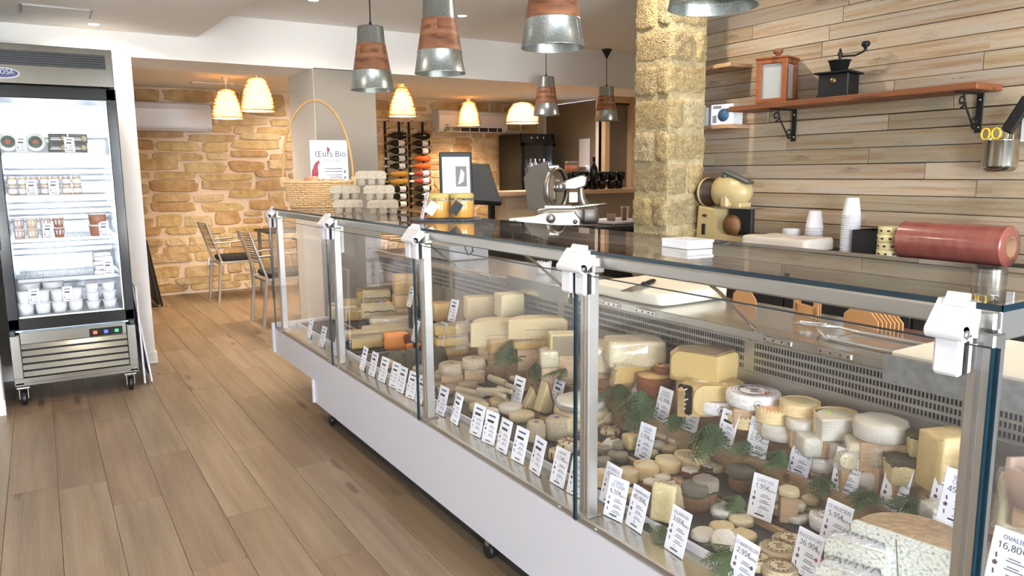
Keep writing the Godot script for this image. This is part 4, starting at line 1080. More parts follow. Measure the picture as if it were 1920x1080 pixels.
	part("medallion", MB.new().lathe([[0.0, 0.0], [0.016, 0.0], [0.014, 0.004], [0.0, 0.005]], 16, Transform3D(Basis(Vector3.BACK, PI / 2), Vector3(-0.071, 0.075, 0.0))), mat("bronze", rgb(110, 92, 60), 0.4, 0.8), ml)
	part("funnel", MB.new().lathe([[0.030, 0.117], [0.036, 0.122], [0.048, 0.168], [0.053, 0.170], [0.053, 0.174], [0.047, 0.174], [0.030, 0.14], [0.0, 0.135]], 24), M.black_iron, ml)
	var ck := part("crank", MB.new().tube([Vector3(0, 0.13, 0), Vector3(0, 0.205, 0)], 0.007, 8).tube([Vector3(0, 0.192, 0), Vector3(0.0, 0.19, 0.07), Vector3(0, 0.2, 0.10), Vector3(0, 0.21, 0.115)], 0.005, 8), M.black_iron, ml)
	part("spindle_nut", MB.new().lathe([[0.010, 0.195], [0.012, 0.205], [0.007, 0.215], [0.005, 0.228], [0.0, 0.23]], 12), M.black_iron, ck)
	part("crank_knob", MB.new().lathe([[0.008, 0.205], [0.008, 0.22], [0.018, 0.228], [0.02, 0.238], [0.015, 0.248], [0.0, 0.25]], 14, Transform3D(Basis(), Vector3(0, 0, 0.115))), M.black_iron, ck)
	# corner shelves and the box on them
	for k in 2:
		single("corner_shelf", bx(Vector3.ZERO, Vector3(0.17, 0.022, 0.36), 0.002), M.shelf_wood, ["small pale wooden corner shelf right of the pillar, the upper empty one", "small pale wooden corner shelf right of the pillar, the lower one with a box"][k], "shelf", Vector3(3.315, [1.935, 1.608][k], -3.12), 0.0, "corner shelves")
	var cb := thing("printed_box", "white carton printed with blue shapes on the lower corner shelf", "box", Vector3(3.30, 1.62, -3.02), 0.2)
	part("carton", bx(Vector3(0, 0.055, 0), Vector3(0.10, 0.11, 0.14), 0.001), M.paper, cb)
	var bp := MB.new().lathe([[0.0, 0.0], [0.035, 0.0], [0.035, 0.001], [0.0, 0.0015]], 20, Transform3D(Basis(Vector3.BACK, PI / 2), Vector3(-0.051, 0.05, 0.01)))
	part("blue_print", bp.box(Vector3(-0.051, 0.075, 0.04), Vector3(0.0015, 0.02, 0.03)), mat("print_blue", rgb(52, 92, 130), 0.5), cb)
	part("grey_print", MB.new().box(Vector3(-0.051, 0.095, -0.03), Vector3(0.0012, 0.014, 0.05)).box(Vector3(-0.051, 0.03, -0.045), Vector3(0.0012, 0.04, 0.025)), M.ink_grey, cb)
	var cb2 := single("small_carton", bx(Vector3(0, 0.05, 0), Vector3(0.08, 0.10, 0.06), 0.001), M.paper, "small white carton beside the pillar, left of the blue-printed box", "box", Vector3(3.29, 1.62, -3.15))
	# utensil pot, scissors, strip and slicer blade on the wall
	var po := thing("utensil_pot", "brushed steel utensil pot hanging on the plank wall at the right edge", "pot", Vector3(3.32, 1.352, -1.585))
	part("pot", MB.new().lathe([[0.0, 0.0], [0.045, 0.0], [0.058, 0.008], [0.064, 0.025], [0.064, 0.125], [0.066, 0.128], [0.063, 0.128], [0.061, 0.03], [0.0, 0.01]], 36), M.steel, po)
	part("hook", bx(Vector3(0.066, 0.12, 0), Vector3(0.006, 0.06, 0.03), 0.001), M.steel, po)
	var sx := thing("scissors", "yellow scissors standing in the steel utensil pot", "scissors", Vector3(3.30, 1.37, -1.62))
	var ym := mat("yellow_plastic", rgb(226, 190, 40), 0.35)
	for z in [-0.018, 0.022]:
		var lp := []
		for k in 18: lp.append(Vector3(0.0, 0.135 + sin(TAU * k / 18) * 0.022, z + cos(TAU * k / 18) * 0.016))
		part("handle", MB.new().tube(lp, 0.004, 6, true), ym, sx)
	part("blades", MB.new().box(Vector3(0, 0.06, 0), Vector3(0.003, 0.12, 0.012), 0.001), M.steel, sx)
	var kn := thing("knife_sheath", "black broad knife handle leaning out of the steel utensil pot", "knife", Vector3(3.32, 1.38, -1.583))
	part("handle", MB.new().box(Vector3(0.0, 0.195, 0.05), Vector3(0.02, 0.15, 0.05), 0.008, Basis(Vector3.RIGHT, 0.5)), M.black, kn)
	part("blade", MB.new().box(Vector3(0.0, 0.08, 0.0), Vector3(0.003, 0.12, 0.03), 0.001, Basis(Vector3.RIGHT, 0.2)), M.steel, kn)
	var ks := thing("knife_rail", "white metal bracket on the plank wall above the utensil pot, at the right edge", "bracket", Vector3(3.40, 1.55, -1.52))
	part("upright", bx(Vector3(-0.012, 0.0, -0.01), Vector3(0.012, 0.16, 0.03), 0.002), M.white_plastic, ks)
	part("rail", bx(Vector3(-0.02, 0.072, 0.09), Vector3(0.02, 0.014, 0.18), 0.002), M.steel_dull, ks)
	# things on the counter's worktop
	var wb := mat("cutting_white", rgb(232, 224, 204), 0.55)
	single("cutting_board", bx(Vector3(0, 0.012, 0), Vector3(0.40, 0.024, 0.56), 0.004), wb, "big cream cutting board on the worktop at the near end of the counter", "cutting board", Vector3(2.115, 0.8605, -0.865))
	single("board_holder", bx(Vector3.ZERO, Vector3(0.012, 0.075, 0.56), 0.001), tmat("zinc", rgb(150, 152, 152), 0.45, T.soft, Vector3.ONE * 4.0), "mottled grey zinc strip along the near cutting board's front edge", "strip", Vector3(1.884, 0.842, -0.865))
	M.zinc.metallic = 0.6
	single("cutting_board", rblock(Vector3(0.36, 0.05, 0.46), 0.014, 0.006, 8.0, 5, 6), wb, "thick cream cutting board with a black-handled knife on it, behind the fourth post", "cutting board", Vector3(2.12, 0.886, -2.30))
	single("board_holder", bx(Vector3.ZERO, Vector3(0.012, 0.07, 0.5), 0.001), M.steel, "plain steel strip along the edge of the worktop below the knife", "strip", Vector3(1.884, 0.846, -2.82))
	var k2 := thing("cheese_knife", "wide knife with a black handle lying on the cream cutting board", "knife", Vector3(2.03, 0.913, -2.26), 0.5)
	part("handle", MB.new().lathe([[0.0, 0.0], [0.010, 0.004], [0.013, 0.03], [0.012, 0.09], [0.015, 0.12], [0.0, 0.128]], 12, Transform3D(Basis(Vector3.BACK, PI / 2) * Basis.from_scale(Vector3(0.7, 1, 1)), Vector3(0.12, 0.008, 0))), M.black, k2)
	part("blade", bx(Vector3(-0.10, 0.006, 0), Vector3(0.2, 0.003, 0.05), 0.001), M.steel, k2)
	var kp := mat("kraft", rgb(196, 148, 98), 0.85)
	var bags := [[2.25, -1.94, 0.0, "single kraft paper bag standing flat on the worktop, left of the others"], [2.24, -1.66, 0.0, "kraft paper bag with a square handle hole, middle of the worktop"], [2.24, -1.45, 0.0, "stack of folded kraft paper bags, right of the bag with the handle hole"]]
	for k in 3:
		var q: Array = bags[k]
		var b := thing("kraft_bag", q[3], "paper bag", Vector3(q[0], 0.8605, q[1]), -0.35, "kraft bags")
		var n := 7 if k == 2 else (2 if k == 1 else 1)
		for i in n:
			var hh := 0.10 if k == 1 else 0.055
			var m := MB.new()
			if k == 1:
				for sd in [-1, 1]: m.box(Vector3(0.008 * i, hh * 0.5, sd * 0.06), Vector3(0.004, hh * 0.8, 0.03), 0.001)
				m.box(Vector3(0.008 * i, hh * 0.87, 0), Vector3(0.004, hh * 0.25, 0.11), 0.001).box(Vector3(0.008 * i, hh * 0.2, 0), Vector3(0.004, hh * 0.4, 0.13), 0.001)
			else:
				m.prism([Vector2(-0.085, 0), Vector2(0.085, 0), Vector2(0.085, hh * 0.55), Vector2(0.05, hh), Vector2(-0.05, hh), Vector2(-0.085, hh * 0.55)], -0.002, 0.002, Transform3D(Basis(Vector3(0, 0, 1), Vector3(0, 1, 0), Vector3(-1, 0, 0)), Vector3(0.010 * i, 0, 0.006 * i)))
			part("sheet", m, kp, b)
	var wr := thing("wire_rack", "bent steel wire slicer frame lying on the worktop before the kraft bags", "wire frame", Vector3(2.05, 0.866, -1.42))
	part("frame", MB.new().tube([Vector3(-0.07, 0, 0.25), Vector3(-0.07, 0, 0.03), Vector3(-0.03, 0.012, -0.03), Vector3(0.02, 0.012, -0.06), Vector3(0.06, 0.01, -0.02), Vector3(0.09, 0.0, 0.02), Vector3(0.09, 0.0, 0.25)], 0.005, 8), M.chrome, wr)
	part("handle", MB.new().tube([Vector3(0.02, 0.012, -0.06), Vector3(-0.01, 0.012, -0.13), Vector3(0.03, 0.012, -0.135), Vector3(0.06, 0.012, -0.06)], 0.004, 8), M.chrome, wr)
	var ob := thing("octagon_bowl", "pale pinkish eight-sided wooden bowl at the right edge beyond the corner post", "bowl", Vector3(1.80, 0.64, -0.70))
	part("bowl", MB.new().lathe([[0.0, 0.0], [0.075, 0.0], [0.09, 0.085], [0.078, 0.085], [0.066, 0.012], [0.0, 0.012]], 8), mat("pinkish_wood", rgb(186, 158, 142), 0.7), ob)
	part("stand", bx(Vector3(0, -0.027, 0), Vector3(0.10, 0.053, 0.10), 0.004), M.board_wood, ob)
	# till
	var ti := thing("till", "black shop till with a customer screen turned to the aisle, behind the honey jars", "till", Vector3(2.14, 0.8605, -4.10))
	part("drawer", bx(Vector3(-0.02, 0.045, 0.05), Vector3(0.26, 0.085, 0.34), 0.004), M.grey_plastic, ti)
	part("pole", MB.new().tube([Vector3(0.02, 0.085, -0.05), Vector3(0.02, 0.42, -0.08)], 0.018, 10), M.black, ti)
	var tb := Basis(Vector3.UP, -0.38) * Basis(Vector3.RIGHT, -0.10)
	var sc3 := part("customer_screen", MB.new().box(Vector3(-0.005, 0.495, 0.04), Vector3(0.195, 0.27, 0.03), 0.005, tb), M.black, ti)
	var scr := mat("screen_light", rgb(180, 180, 180), 0.25); scr.emission_enabled = true; scr.emission = rgb(190, 192, 196); scr.emission_energy_multiplier = 0.08
	part("screen_glass", MB.new().box(Vector3(-0.005, 0.495, 0.04) + tb * Vector3(0, -0.006, 0.016), Vector3(0.165, 0.225, 0.002), 0.0, tb), scr, sc3)
	var sc4 := mat("screen_picture", rgb(110, 104, 98), 0.4)
	part("screen_picture", MB.new().box(Vector3(-0.005, 0.495, 0.04) + tb * Vector3(0.03, -0.01, 0.0175), Vector3(0.065, 0.12, 0.001), 0.0, tb), sc4, sc3)
	part("screen_shape", MB.new().prism([Vector2(-0.02, -0.05), Vector2(0.012, -0.03), Vector2(0.02, 0.02), Vector2(0.0, 0.045)], 0.0, 0.001, Transform3D(tb, Vector3(-0.005, 0.495, 0.04) + tb * Vector3(0.03, -0.01, 0.0182))), M.paper, sc3)
	part("cashier_screen", MB.new().prism([Vector2(-0.10, -0.13), Vector2(0.15, -0.15), Vector2(0.09, 0.11), Vector2(-0.10, 0.12)], -0.03, 0.03, Transform3D(Basis(Vector3.UP, -0.25) * Basis(Vector3.RIGHT, -0.3), Vector3(0.20, 0.45, -0.08)), 0.012), M.black, ti)
	part("cable", MB.new().tube([Vector3(-0.03, 0.12, 0.2), Vector3(-0.05, 0.07, 0.225), Vector3(-0.03, 0.03, 0.226), Vector3(0.0, 0.05, 0.226), Vector3(0.0, 0.10, 0.21)], 0.003, 6), M.black, ti)
	# small plant and papers on the worktop
	var pl := thing("potted_plant", "small dark-leaved plant on the worktop behind the third pane", "plant", Vector3(2.15, 0.8605, -3.15))
	part("pot", MB.new().lathe([[0.0, 0.0], [0.035, 0.0], [0.042, 0.06], [0.038, 0.06], [0.0, 0.05]], 18), M.white_plastic, pl)
	var r := RandomNumberGenerator.new(); r.seed = 3
	for k in 16:
		var a := r.randf() * TAU; var l := r.randf_range(0.05, 0.11); var up := r.randf_range(0.3, 1.2)
		var lf := MB.new(); var d := Vector3(cos(a), up, sin(a)).normalized(); var sd := Vector3(-sin(a), 0, cos(a)) * 0.012
		var p0 := Vector3(0, 0.05, 0) + d * 0.01
		lf.quad(p0, p0 + d * l * 0.5 + sd, p0 + d * l - Vector3(0, 0.01, 0), p0 + d * l * 0.5 - sd)
		part("leaf", lf, mat("dark_leaf", rgb(36, 48, 34), 0.5) if not M.has("dark_leaf") else M.dark_leaf, pl)
	# slicer on its counter
	var pc := thing("prep_counter", "dark prep counter carrying the meat slicer behind the glass counter", "counter", Vector3(3.4, 0, -4.55))
	part("top", bx(Vector3(0, 0.962, 0), Vector3(1.3, 0.03, 0.62), 0.003), M.black, pc)
	part("body", bx(Vector3(0, 0.475, -0.02), Vector3(1.26, 0.94, 0.56)), M.dark, pc)
	var sl := thing("meat_slicer", "chrome meat slicer with a ribbed round plate standing behind the glass counter", "slicer", Vector3(3.10, 0.978, -4.50), -0.62)
	part("base", MB.new().prism([Vector2(-0.27, 0.02), Vector2(0.24, 0.02), Vector2(0.24, 0.06), Vector2(0.20, 0.115), Vector2(0.02, 0.115), Vector2(-0.08, 0.085), Vector2(-0.27, 0.07)], 0.10, 0.17, Transform3D(), 0.008), M.alu, sl)
	part("motor_housing", rblock(Vector3(0.34, 0.11, 0.30), 0.03, 0.0, 1.0, 1, 6, Transform3D(Basis(), Vector3(0.10, 0.085, 0.0))), M.steel_dull, sl)
	part("rear_housing", rblock(Vector3(0.14, 0.12, 0.22), 0.035, 0.0, 1.0, 1, 6, Transform3D(Basis(), Vector3(0.30, 0.08, 0.0))), M.alu_grey, sl)
	var face := Transform3D(Basis(Vector3.RIGHT, PI / 2), Vector3.ZERO)
	part("dial_knob", MB.new().lathe([[0.0, 0.0], [0.034, 0.0], [0.03, 0.03], [0.026, 0.034], [0.0, 0.034]], 20, Transform3D(Basis(Vector3.RIGHT, PI / 2), Vector3(0.03, 0.068, 0.165))), M.steel_dull, sl)
	for q in [[-0.22, 0.045], [0.20, 0.045]]: part("button", MB.new().lathe([[0.0, 0.0], [0.017, 0.0], [0.015, 0.012], [0.0, 0.013]], 14, Transform3D(Basis(Vector3.RIGHT, PI / 2), Vector3(q[0], q[1], 0.168))), M.steel_dull, sl)
	for x in [-0.22, 0.2]:
		for z in [-0.1, 0.12]: part("foot", MB.new().lathe([[0.0, 0.0], [0.018, 0.0], [0.016, 0.022], [0.0, 0.022]], 12, Transform3D(Basis(), Vector3(x, 0, z))), M.black, sl)
	var pb := Basis(Vector3.UP, -0.55) * Basis(Vector3.BACK, 0.12)
	var gp := part("gauge_plate", MB.new().prism([Vector2(-0.10, -0.14), Vector2(-0.05, -0.17), Vector2(0.10, -0.16), Vector2(0.10, 0.17), Vector2(-0.04, 0.15), Vector2(-0.11, 0.08)], -0.008, 0.008, Transform3D(pb, Vector3(-0.06, 0.285, 0.05))), M.steel_dull, sl)
	var rb := MB.new()
	for k in 24: rb.box(Vector3(-0.06, 0.285, 0.05) + pb * Vector3(0.0, -0.15 + 0.0128 * k, 0.009), Vector3(0.19, 0.005, 0.004), 0.0, pb)
	var rbp := part("ribs", rb, M.alu_grey, gp)
	rbp.set_meta("kind", "stuff")
	part("blade", MB.new().lathe([[0.0, -0.006], [0.13, -0.006], [0.145, 0.0], [0.13, 0.006], [0.0, 0.008]], 40, Transform3D(Basis(Vector3.UP, 1.05) * Basis(Vector3.RIGHT, PI / 2), Vector3(0.075, 0.27, 0.03))), M.steel_bright, sl)
	part("blade_guard", MB.new().lathe([[0.135, -0.02], [0.152, -0.02], [0.155, 0.0], [0.152, 0.02], [0.135, 0.02]], 40, Transform3D(Basis(Vector3.UP, 1.05) * Basis(Vector3.RIGHT, PI / 2), Vector3(0.07, 0.27, 0.03))), M.steel_dull, sl)
	part("hub", MB.new().lathe([[0.0, 0.0], [0.04, 0.0], [0.036, 0.04], [0.02, 0.055], [0.0, 0.056]], 20, Transform3D(Basis(Vector3.UP, 1.05) * Basis(Vector3.RIGHT, PI / 2), Vector3(0.08, 0.285, 0.03))), M.alu, sl)
	part("arm", MB.new().prism([Vector2(0.10, 0.27), Vector2(0.13, 0.33), Vector2(0.26, 0.37), Vector2(0.29, 0.355), Vector2(0.28, 0.29), Vector2(0.20, 0.26)], -0.035, 0.035, Transform3D(), 0.01), M.alu, sl)
	part("stand", MB.new().tube([Vector3(0.24, 0.29, 0), Vector3(0.25, 0.20, 0), Vector3(0.28, 0.14, 0)], 0.02, 10, false, 0.035), M.alu, sl)
	part("carriage", MB.new().box(Vector3(0.08, 0.145, 0.10), Vector3(0.20, 0.035, 0.06), 0.008), M.alu, sl)
	part("rail", MB.new().tube([Vector3(0.15, 0.14, 0.12), Vector3(0.42, 0.165, 0.10)], 0.011, 8), M.chrome, sl)
	part("top_plate", MB.new().box(Vector3(0.02, 0.425, 0.0), Vector3(0.14, 0.03, 0.08), 0.008), M.alu, sl)
	part("top_knob", MB.new().lathe([[0.008, 0.44], [0.014, 0.455], [0.012, 0.468], [0.0, 0.47]], 12), M.black, sl)
	part("warning_label", MB.new().box(Vector3(0.19, 0.21, 0.03), Vector3(0.06, 0.07, 0.002), 0.0, Basis(Vector3.UP, 0.1)), M.paper, sl)
	single("cutting_board", bx(Vector3(0, 0.012, 0), Vector3(0.42, 0.022, 0.28), 0.005), M.white_plastic, "white cutting board on the dark counter right of the meat slicer", "cutting board", Vector3(3.78, 0.978, -4.45))
	single("paper_tray", bx(Vector3(0, 0.01, 0), Vector3(0.30, 0.018, 0.10), 0.003), M.paper, "white paper pack behind the drinking glass at the pillar", "paper", Vector3(3.88, 0.978, -4.74))
	single("drinking_glass", MB.new().lathe([[0.0, 0.0], [0.026, 0.0], [0.034, 0.1], [0.0325, 0.1], [0.0245, 0.008], [0.0, 0.008]], 20), M.jar_glass, "clear drinking glass standing left of the stone pillar", "glass", Vector3(3.83, 1.0015, -4.50))
	var sj := thing("spice_jar", "small jar of spice with a glass lid on the counter between slicer and pillar", "jar", Vector3(3.63, 1.0015, -4.42))
	part("spice", MB.new().lathe([[0.0, 0.002], [0.03, 0.002], [0.032, 0.03], [0.0, 0.03]], 16), M.copper_wood, sj)
	part("glass", MB.new().lathe([[0.0, 0.0], [0.033, 0.0], [0.035, 0.045], [0.028, 0.055], [0.0, 0.055]], 16), M.jar_glass, sj)
	single("pepper_mill", MB.new().lathe([[0.0, 0.0], [0.02, 0.0], [0.016, 0.03], [0.018, 0.06], [0.012, 0.07], [0.02, 0.09], [0.0, 0.105]], 16), M.copper_wood, "round brown pepper mill in the dark gap between slicer and pillar", "pepper mill", Vector3(3.74, 1.0015, -4.40))
	# on the bar
	var cm := MB.new().lathe([[0.0, 0.0], [0.03, 0.0], [0.045, 0.012], [0.05, 0.06], [0.046, 0.08], [0.042, 0.083], [0.0, 0.083]], 16).mesh()
	for k in 14:
		var row := k / 7
		single("black_jar", cm, M.black_gloss, "black glazed jar on the bar beside the pillar, %s row, %s from the left" % [["lower", "upper"][row], ["first", "second", "third", "fourth", "fifth", "sixth", "seventh"][k % 7]], "jar", Vector3(4.18 + 0.112 * (k % 7) + 0.02 * row, 1.2 + 0.0835 * row, -5.80 + 0.01 * (k % 3)), 0.0, "black jars on the bar")
	var bg := thing("copper_jar", "preserving jar with orange contents on the black jars behind the slicer", "jar", Vector3(4.28, 1.367, -5.80))
	part("contents", MB.new().lathe([[0.0, 0.003], [0.06, 0.003], [0.062, 0.06], [0.0, 0.062]], 20), mat("preserve", rgb(190, 96, 48), 0.3), bg)
	part("glass", MB.new().lathe([[0.0, 0.0], [0.063, 0.0], [0.066, 0.07], [0.058, 0.08]], 20), M.jar_glass, bg)
	part("lid", MB.new().lathe([[0.06, 0.078], [0.064, 0.082], [0.064, 0.094], [0.0, 0.098]], 20), M.steel_dull, bg)
	single("black_bottle", bottle_mesh(), M.black_gloss, "black bottle among the black jars on the bar, beside the orange preserve", "bottle", Vector3(4.45, 1.2, -5.68))

func cafe() -> void:
	var defs := [[1.80, -8.74, 0.04, "silver slatted armchair with a black cushion nearest the stone wall and its socket"], [1.87, -7.08, 0.02, "silver slatted armchair with a black cushion in front, by the counter's far end"], [3.30, -7.9, PI + 0.1, "silver slatted armchair seen through the counter glass right of the column"]]
	var al := mat("chair_alu", rgb(186, 180, 172), 0.4, 0.85)
	var cu := mat("cushion", rgb(26, 25, 26), 0.8)
	for q in defs:
		var c := thing("armchair", q[3], "chair", Vector3(q[0], 0, q[1]), q[2], "cafe armchairs")
		# the sitter faces +x
		for s in [-1, 1]:
			part("leg", MB.new().box(Vector3(-0.225, 0.22, s * 0.21), Vector3(0.028, 0.45, 0.022), 0.003, Basis(Vector3.BACK, -0.11)), al, c)
			part("leg", MB.new().box(Vector3(0.235, 0.22, s * 0.225), Vector3(0.028, 0.445, 0.022), 0.003, Basis(Vector3.BACK, 0.05)), al, c)
			part("back_post", MB.new().tube([Vector3(-0.19, 0.43, s * 0.21), Vector3(-0.235, 0.58, s * 0.205), Vector3(-0.325, 0.86, s * 0.195)], 0.012, 8), al, c)
			part("armrest", MB.new().tube([Vector3(-0.26, 0.645, s * 0.225), Vector3(0.10, 0.665, s * 0.24), Vector3(0.15, 0.64, s * 0.24), Vector3(0.215, 0.44, s * 0.225)], 0.009, 8), al, c)
		for k in 13:
			var v := k / 12.0
			part("slat", MB.new().tube([Vector3(-0.237 - 0.085 * v, 0.59 + 0.265 * v, -0.2), Vector3(-0.262 - 0.085 * v, 0.59 + 0.265 * v, 0), Vector3(-0.237 - 0.085 * v, 0.59 + 0.265 * v, 0.2)], 0.0065, 6), al, c)
		part("seat_frame", MB.new().box(Vector3(0.02, 0.43, 0.215), Vector3(0.46, 0.026, 0.02), 0.003).box(Vector3(0.02, 0.43, -0.215), Vector3(0.46, 0.026, 0.02), 0.003).box(Vector3(0.24, 0.43, 0), Vector3(0.02, 0.026, 0.43), 0.003).box(Vector3(-0.2, 0.42, 0), Vector3(0.02, 0.026, 0.43), 0.003), al, c)
		part("seat", bx(Vector3(0.02, 0.435, 0), Vector3(0.44, 0.012, 0.42), 0.003), al, c)
		part("cushion", rblock(Vector3(0.42, 0.05, 0.40), 0.022, 0.0, 1.0, 1, 6, Transform3D(Basis(), Vector3(0.03, 0.468, 0))), cu, c)
	for q in [[2.42, -7.25, "dark cafe table between the chairs behind the pale column"], [2.40, -8.75, "dark cafe table before the chair nearest the stone wall"]]:
		var t := thing("cafe_table", q[2], "table", Vector3(q[0], 0, q[1]), 0.0, "cafe tables")
		part("top", bx(Vector3(0, 0.735, 0), Vector3(0.62, 0.022, 0.62), 0.004), M.black, t)
		for s in [-1, 1]: part("leg", MB.new().box(Vector3(s * 0.26, 0.362, s * 0.26), Vector3(0.035, 0.724, 0.035), 0.003).box(Vector3(-s * 0.26, 0.362, s * 0.26), Vector3(0.035, 0.724, 0.035), 0.003), M.alu_grey, t)
	var fc := thing("folded_table", "black folding table leaning folded against the wall behind the left partition", "folding table", Vector3(0.995, 0, -8.83), 0.0)
	var lean := Basis(Vector3.BACK, 0.145)
	fc.basis = lean
	part("top", bx(Vector3(-0.02, 0.48, 0), Vector3(0.03, 0.90, 0.5), 0.006), M.black, fc)
	for s in [-1, 1]: part("leg", MB.new().box(Vector3(0.012, 0.36, s * 0.2), Vector3(0.022, 0.72, 0.026), 0.003), M.black_iron, fc)
	for k in 4: part("peg", bx(Vector3(-0.06, 0.36 + 0.06 * k, 0.22), Vector3(0.05, 0.012, 0.03), 0.002), M.black, fc)
	# wall socket and air conditioners
	var so := thing("wall_socket", "white wall socket low on the stone wall behind the first chair", "socket", Vector3(1.66, 0.36, -9.385))
	part("plate", bx(Vector3.ZERO, Vector3(0.085, 0.085, 0.03), 0.004), M.white_plastic, so)
	part("well", MB.new().lathe([[0.0, 0.0], [0.022, 0.0], [0.022, 0.002], [0.0, 0.002]], 18, Transform3D(Basis(Vector3.RIGHT, PI / 2), Vector3(0, 0, 0.0155))), M.grey_plastic, so)
	for k in 2:
		var x0: float = [0.66, 4.585][k]; var x1: float = [1.735, 5.65][k]; var y0: float = [1.855, 1.915][k]; var y1: float = [2.165, 2.20][k]
		var hgt := y1 - y0
		var a := thing("air_conditioner", ["white wall air conditioner on the stone wall at the left, flaps shut", "white wall air conditioner between wine rack and black cabinet, flaps open"][k], "air conditioner", Vector3((x0 + x1) / 2, y0, -9.38))
		part("body", MB.new().prism([Vector2(0.0, 0.0), Vector2(0.17, 0.0), Vector2(0.21, 0.035), Vector2(0.215, hgt * 0.75), Vector2(0.19, hgt * 0.95), Vector2(0.16, hgt), Vector2(0.0, hgt)], -(x1 - x0) / 2, (x1 - x0) / 2, Transform3D(Basis(Vector3(0, 0, 1), Vector3(0, 1, 0), Vector3(-1, 0, 0)), Vector3.ZERO), 0.012), M.white_plastic, a)
		if k == 0:
			part("flap", MB.new().box(Vector3(0, 0.018, 0.195), Vector3(x1 - x0 - 0.1, 0.008, 0.05), 0.002, Basis(Vector3.RIGHT, -0.75)), M.white_plastic, a)
			part("seam", bx(Vector3(0, 0.045, 0.212), Vector3(x1 - x0 - 0.02, 0.003, 0.004)), M.grey_plastic, a)
		else:
			part("outlet", MB.new().box(Vector3(0, 0.03, 0.18), Vector3(x1 - x0 - 0.18, 0.055, 0.07), 0.003), M.black, a)
			for i in 6: part("vane", bx(Vector3(-0.36 + 0.145 * i, 0.028, 0.212), Vector3(0.012, 0.05, 0.02), 0.002), M.white_plastic, a)
			part("flap", bx(Vector3(0, 0.0, 0.205), Vector3(x1 - x0 - 0.2, 0.008, 0.05), 0.002), M.white_plastic, a)
		part("emblem", bx(Vector3(-(x1 - x0) / 2 + 0.12, 0.085, 0.215), Vector3(0.04, 0.014, 0.003), 0.002), M.navy, a)
	var vent := single("ceiling_vent", bx(Vector3(0, -0.006, 0), Vector3(0.42, 0.012, 0.16), 0.003), M.white_paint, "flat white ceiling vent above the left air conditioner", "vent", Vector3(1.68, 2.34, -8.75))
	# wine racks
	var kinds := {"dark": rgb(18, 22, 18), "green": rgb(30, 38, 24), "orange": rgb(206, 96, 40), "gold": rgb(196, 150, 62), "rose": rgb(166, 74, 62)}
	for k in kinds: mat("wine_" + k, kinds[k], 0.08 if k in ["dark", "green"] else 0.15)
	var cols := [["dark", "dark", "dark", "green", "green", "gold", "gold", "dark", "dark", "dark"], ["dark", "dark", "dark", "orange", "orange", "rose", "rose", "dark", "dark", "dark"]]
	var ordn := ["topmost", "second", "third", "fourth", "fifth", "sixth", "seventh", "eighth", "ninth", "lowest"]
	var bmesh := MB.new().lathe([[0.0, 0.0], [0.036, 0.0], [0.04, 0.004], [0.04, 0.155], [0.036, 0.178], [0.017, 0.225], [0.0145, 0.24], [0.0, 0.241]], 16).mesh()
	var nmesh := MB.new().lathe([[0.0142, 0.24], [0.0145, 0.24], [0.0145, 0.29], [0.0165, 0.291], [0.0165, 0.302], [0.0, 0.303]], 14).mesh()
	var lmesh := MB.new().lathe([[0.0407, 0.03], [0.0407, 0.115]], 16).mesh()
	for g in 2:
		var xr: float = [3.90, 4.24][g]
		var rk := thing("wine_rack", ["black wall rack of wine bottles beside the pale column, the left one", "black wall rack of wine bottles beside the pale column, the right one"][g], "wine rack", Vector3(xr, 0, -9.37))
		for i in 2:
			var ba := part("bar", bx(Vector3(0.20 * i, 1.47, 0), Vector3(0.03, 1.14, 0.02), 0.003), M.black_iron, rk)
			for h in 12:
				var hy := 1.858 + 0.0994 * (2 - h) - (0.047 if i == 1 else 0.022)
				part("hook", MB.new().tube([Vector3(0.20 * i, hy, 0.01), Vector3(0.20 * i + 0.008, hy, 0.10), Vector3(0.20 * i + 0.012, hy + 0.02, 0.115)], 0.004, 5), M.black_iron, ba)
		for b in 10:
			var y: float = lerpf(1.83, 0.935, b / 9.0)
			var kd: String = cols[g][b]
			var bt := thing("wine_bottle", "%s wine bottle lying in the %s wall rack, %s from the top" % [{"dark": "dark", "green": "dark green", "orange": "orange", "gold": "golden", "rose": "pink"}[kd], ["left", "right"][g], ordn[b]] if b not in [0, 9] else "%s wine bottle of the %s wall rack, dark with its neck to the left" % [ordn[b], ["left", "right"][g]], "wine bottle", Vector3(xr + 0.26, y + 0.028, -9.305), 0.0, "bottles in the %s wine rack" % ["left", "right"][g])
			bt.basis = Basis(Vector3.BACK, PI / 2)
			part("body", bmesh, M["wine_" + kd], bt)
			part("neck_foil", nmesh, M.paper if kd in ["green", "rose"] else (M.mango if kd == "dark" else M.gold_cloth), bt)
			if kd in ["green", "rose"] or b in [1, 2, 7, 8, 9]: part("label", lmesh, M.paper, bt)
	# leaning board beside the fridge
	var bo := thing("leaning_board", "narrow grey folding board leaning against the right side of the fridge", "board", Vector3(0.50, 0, -5.62))
	for k in 2:
		var bb := Basis(Vector3.BACK, 0.105 if k == 0 else 0.012)
		var o := Vector3(0.036 - 0.064 * k + 0.02 * k, 0.008, 0.02 * k)
		part("panel", MB.new().box(o + bb * Vector3(0, 0.325, 0), Vector3(0.008, 0.62, 0.34), 0.001, bb), M.alu_grey, bo)
		part("edge", MB.new().box(o + bb * Vector3(0, 0.325, 0.176), Vector3(0.012, 0.655, 0.012), 0.002, bb).box(o + bb * Vector3(0, 0.325, -0.176), Vector3(0.012, 0.655, 0.012), 0.002, bb).box(o + bb * Vector3(0, 0.645, 0), Vector3(0.012, 0.012, 0.34), 0.002, bb).box(o + bb * Vector3(0, 0.35, 0), Vector3(0.012, 0.012, 0.34), 0.002, bb), M.white_plastic, bo)

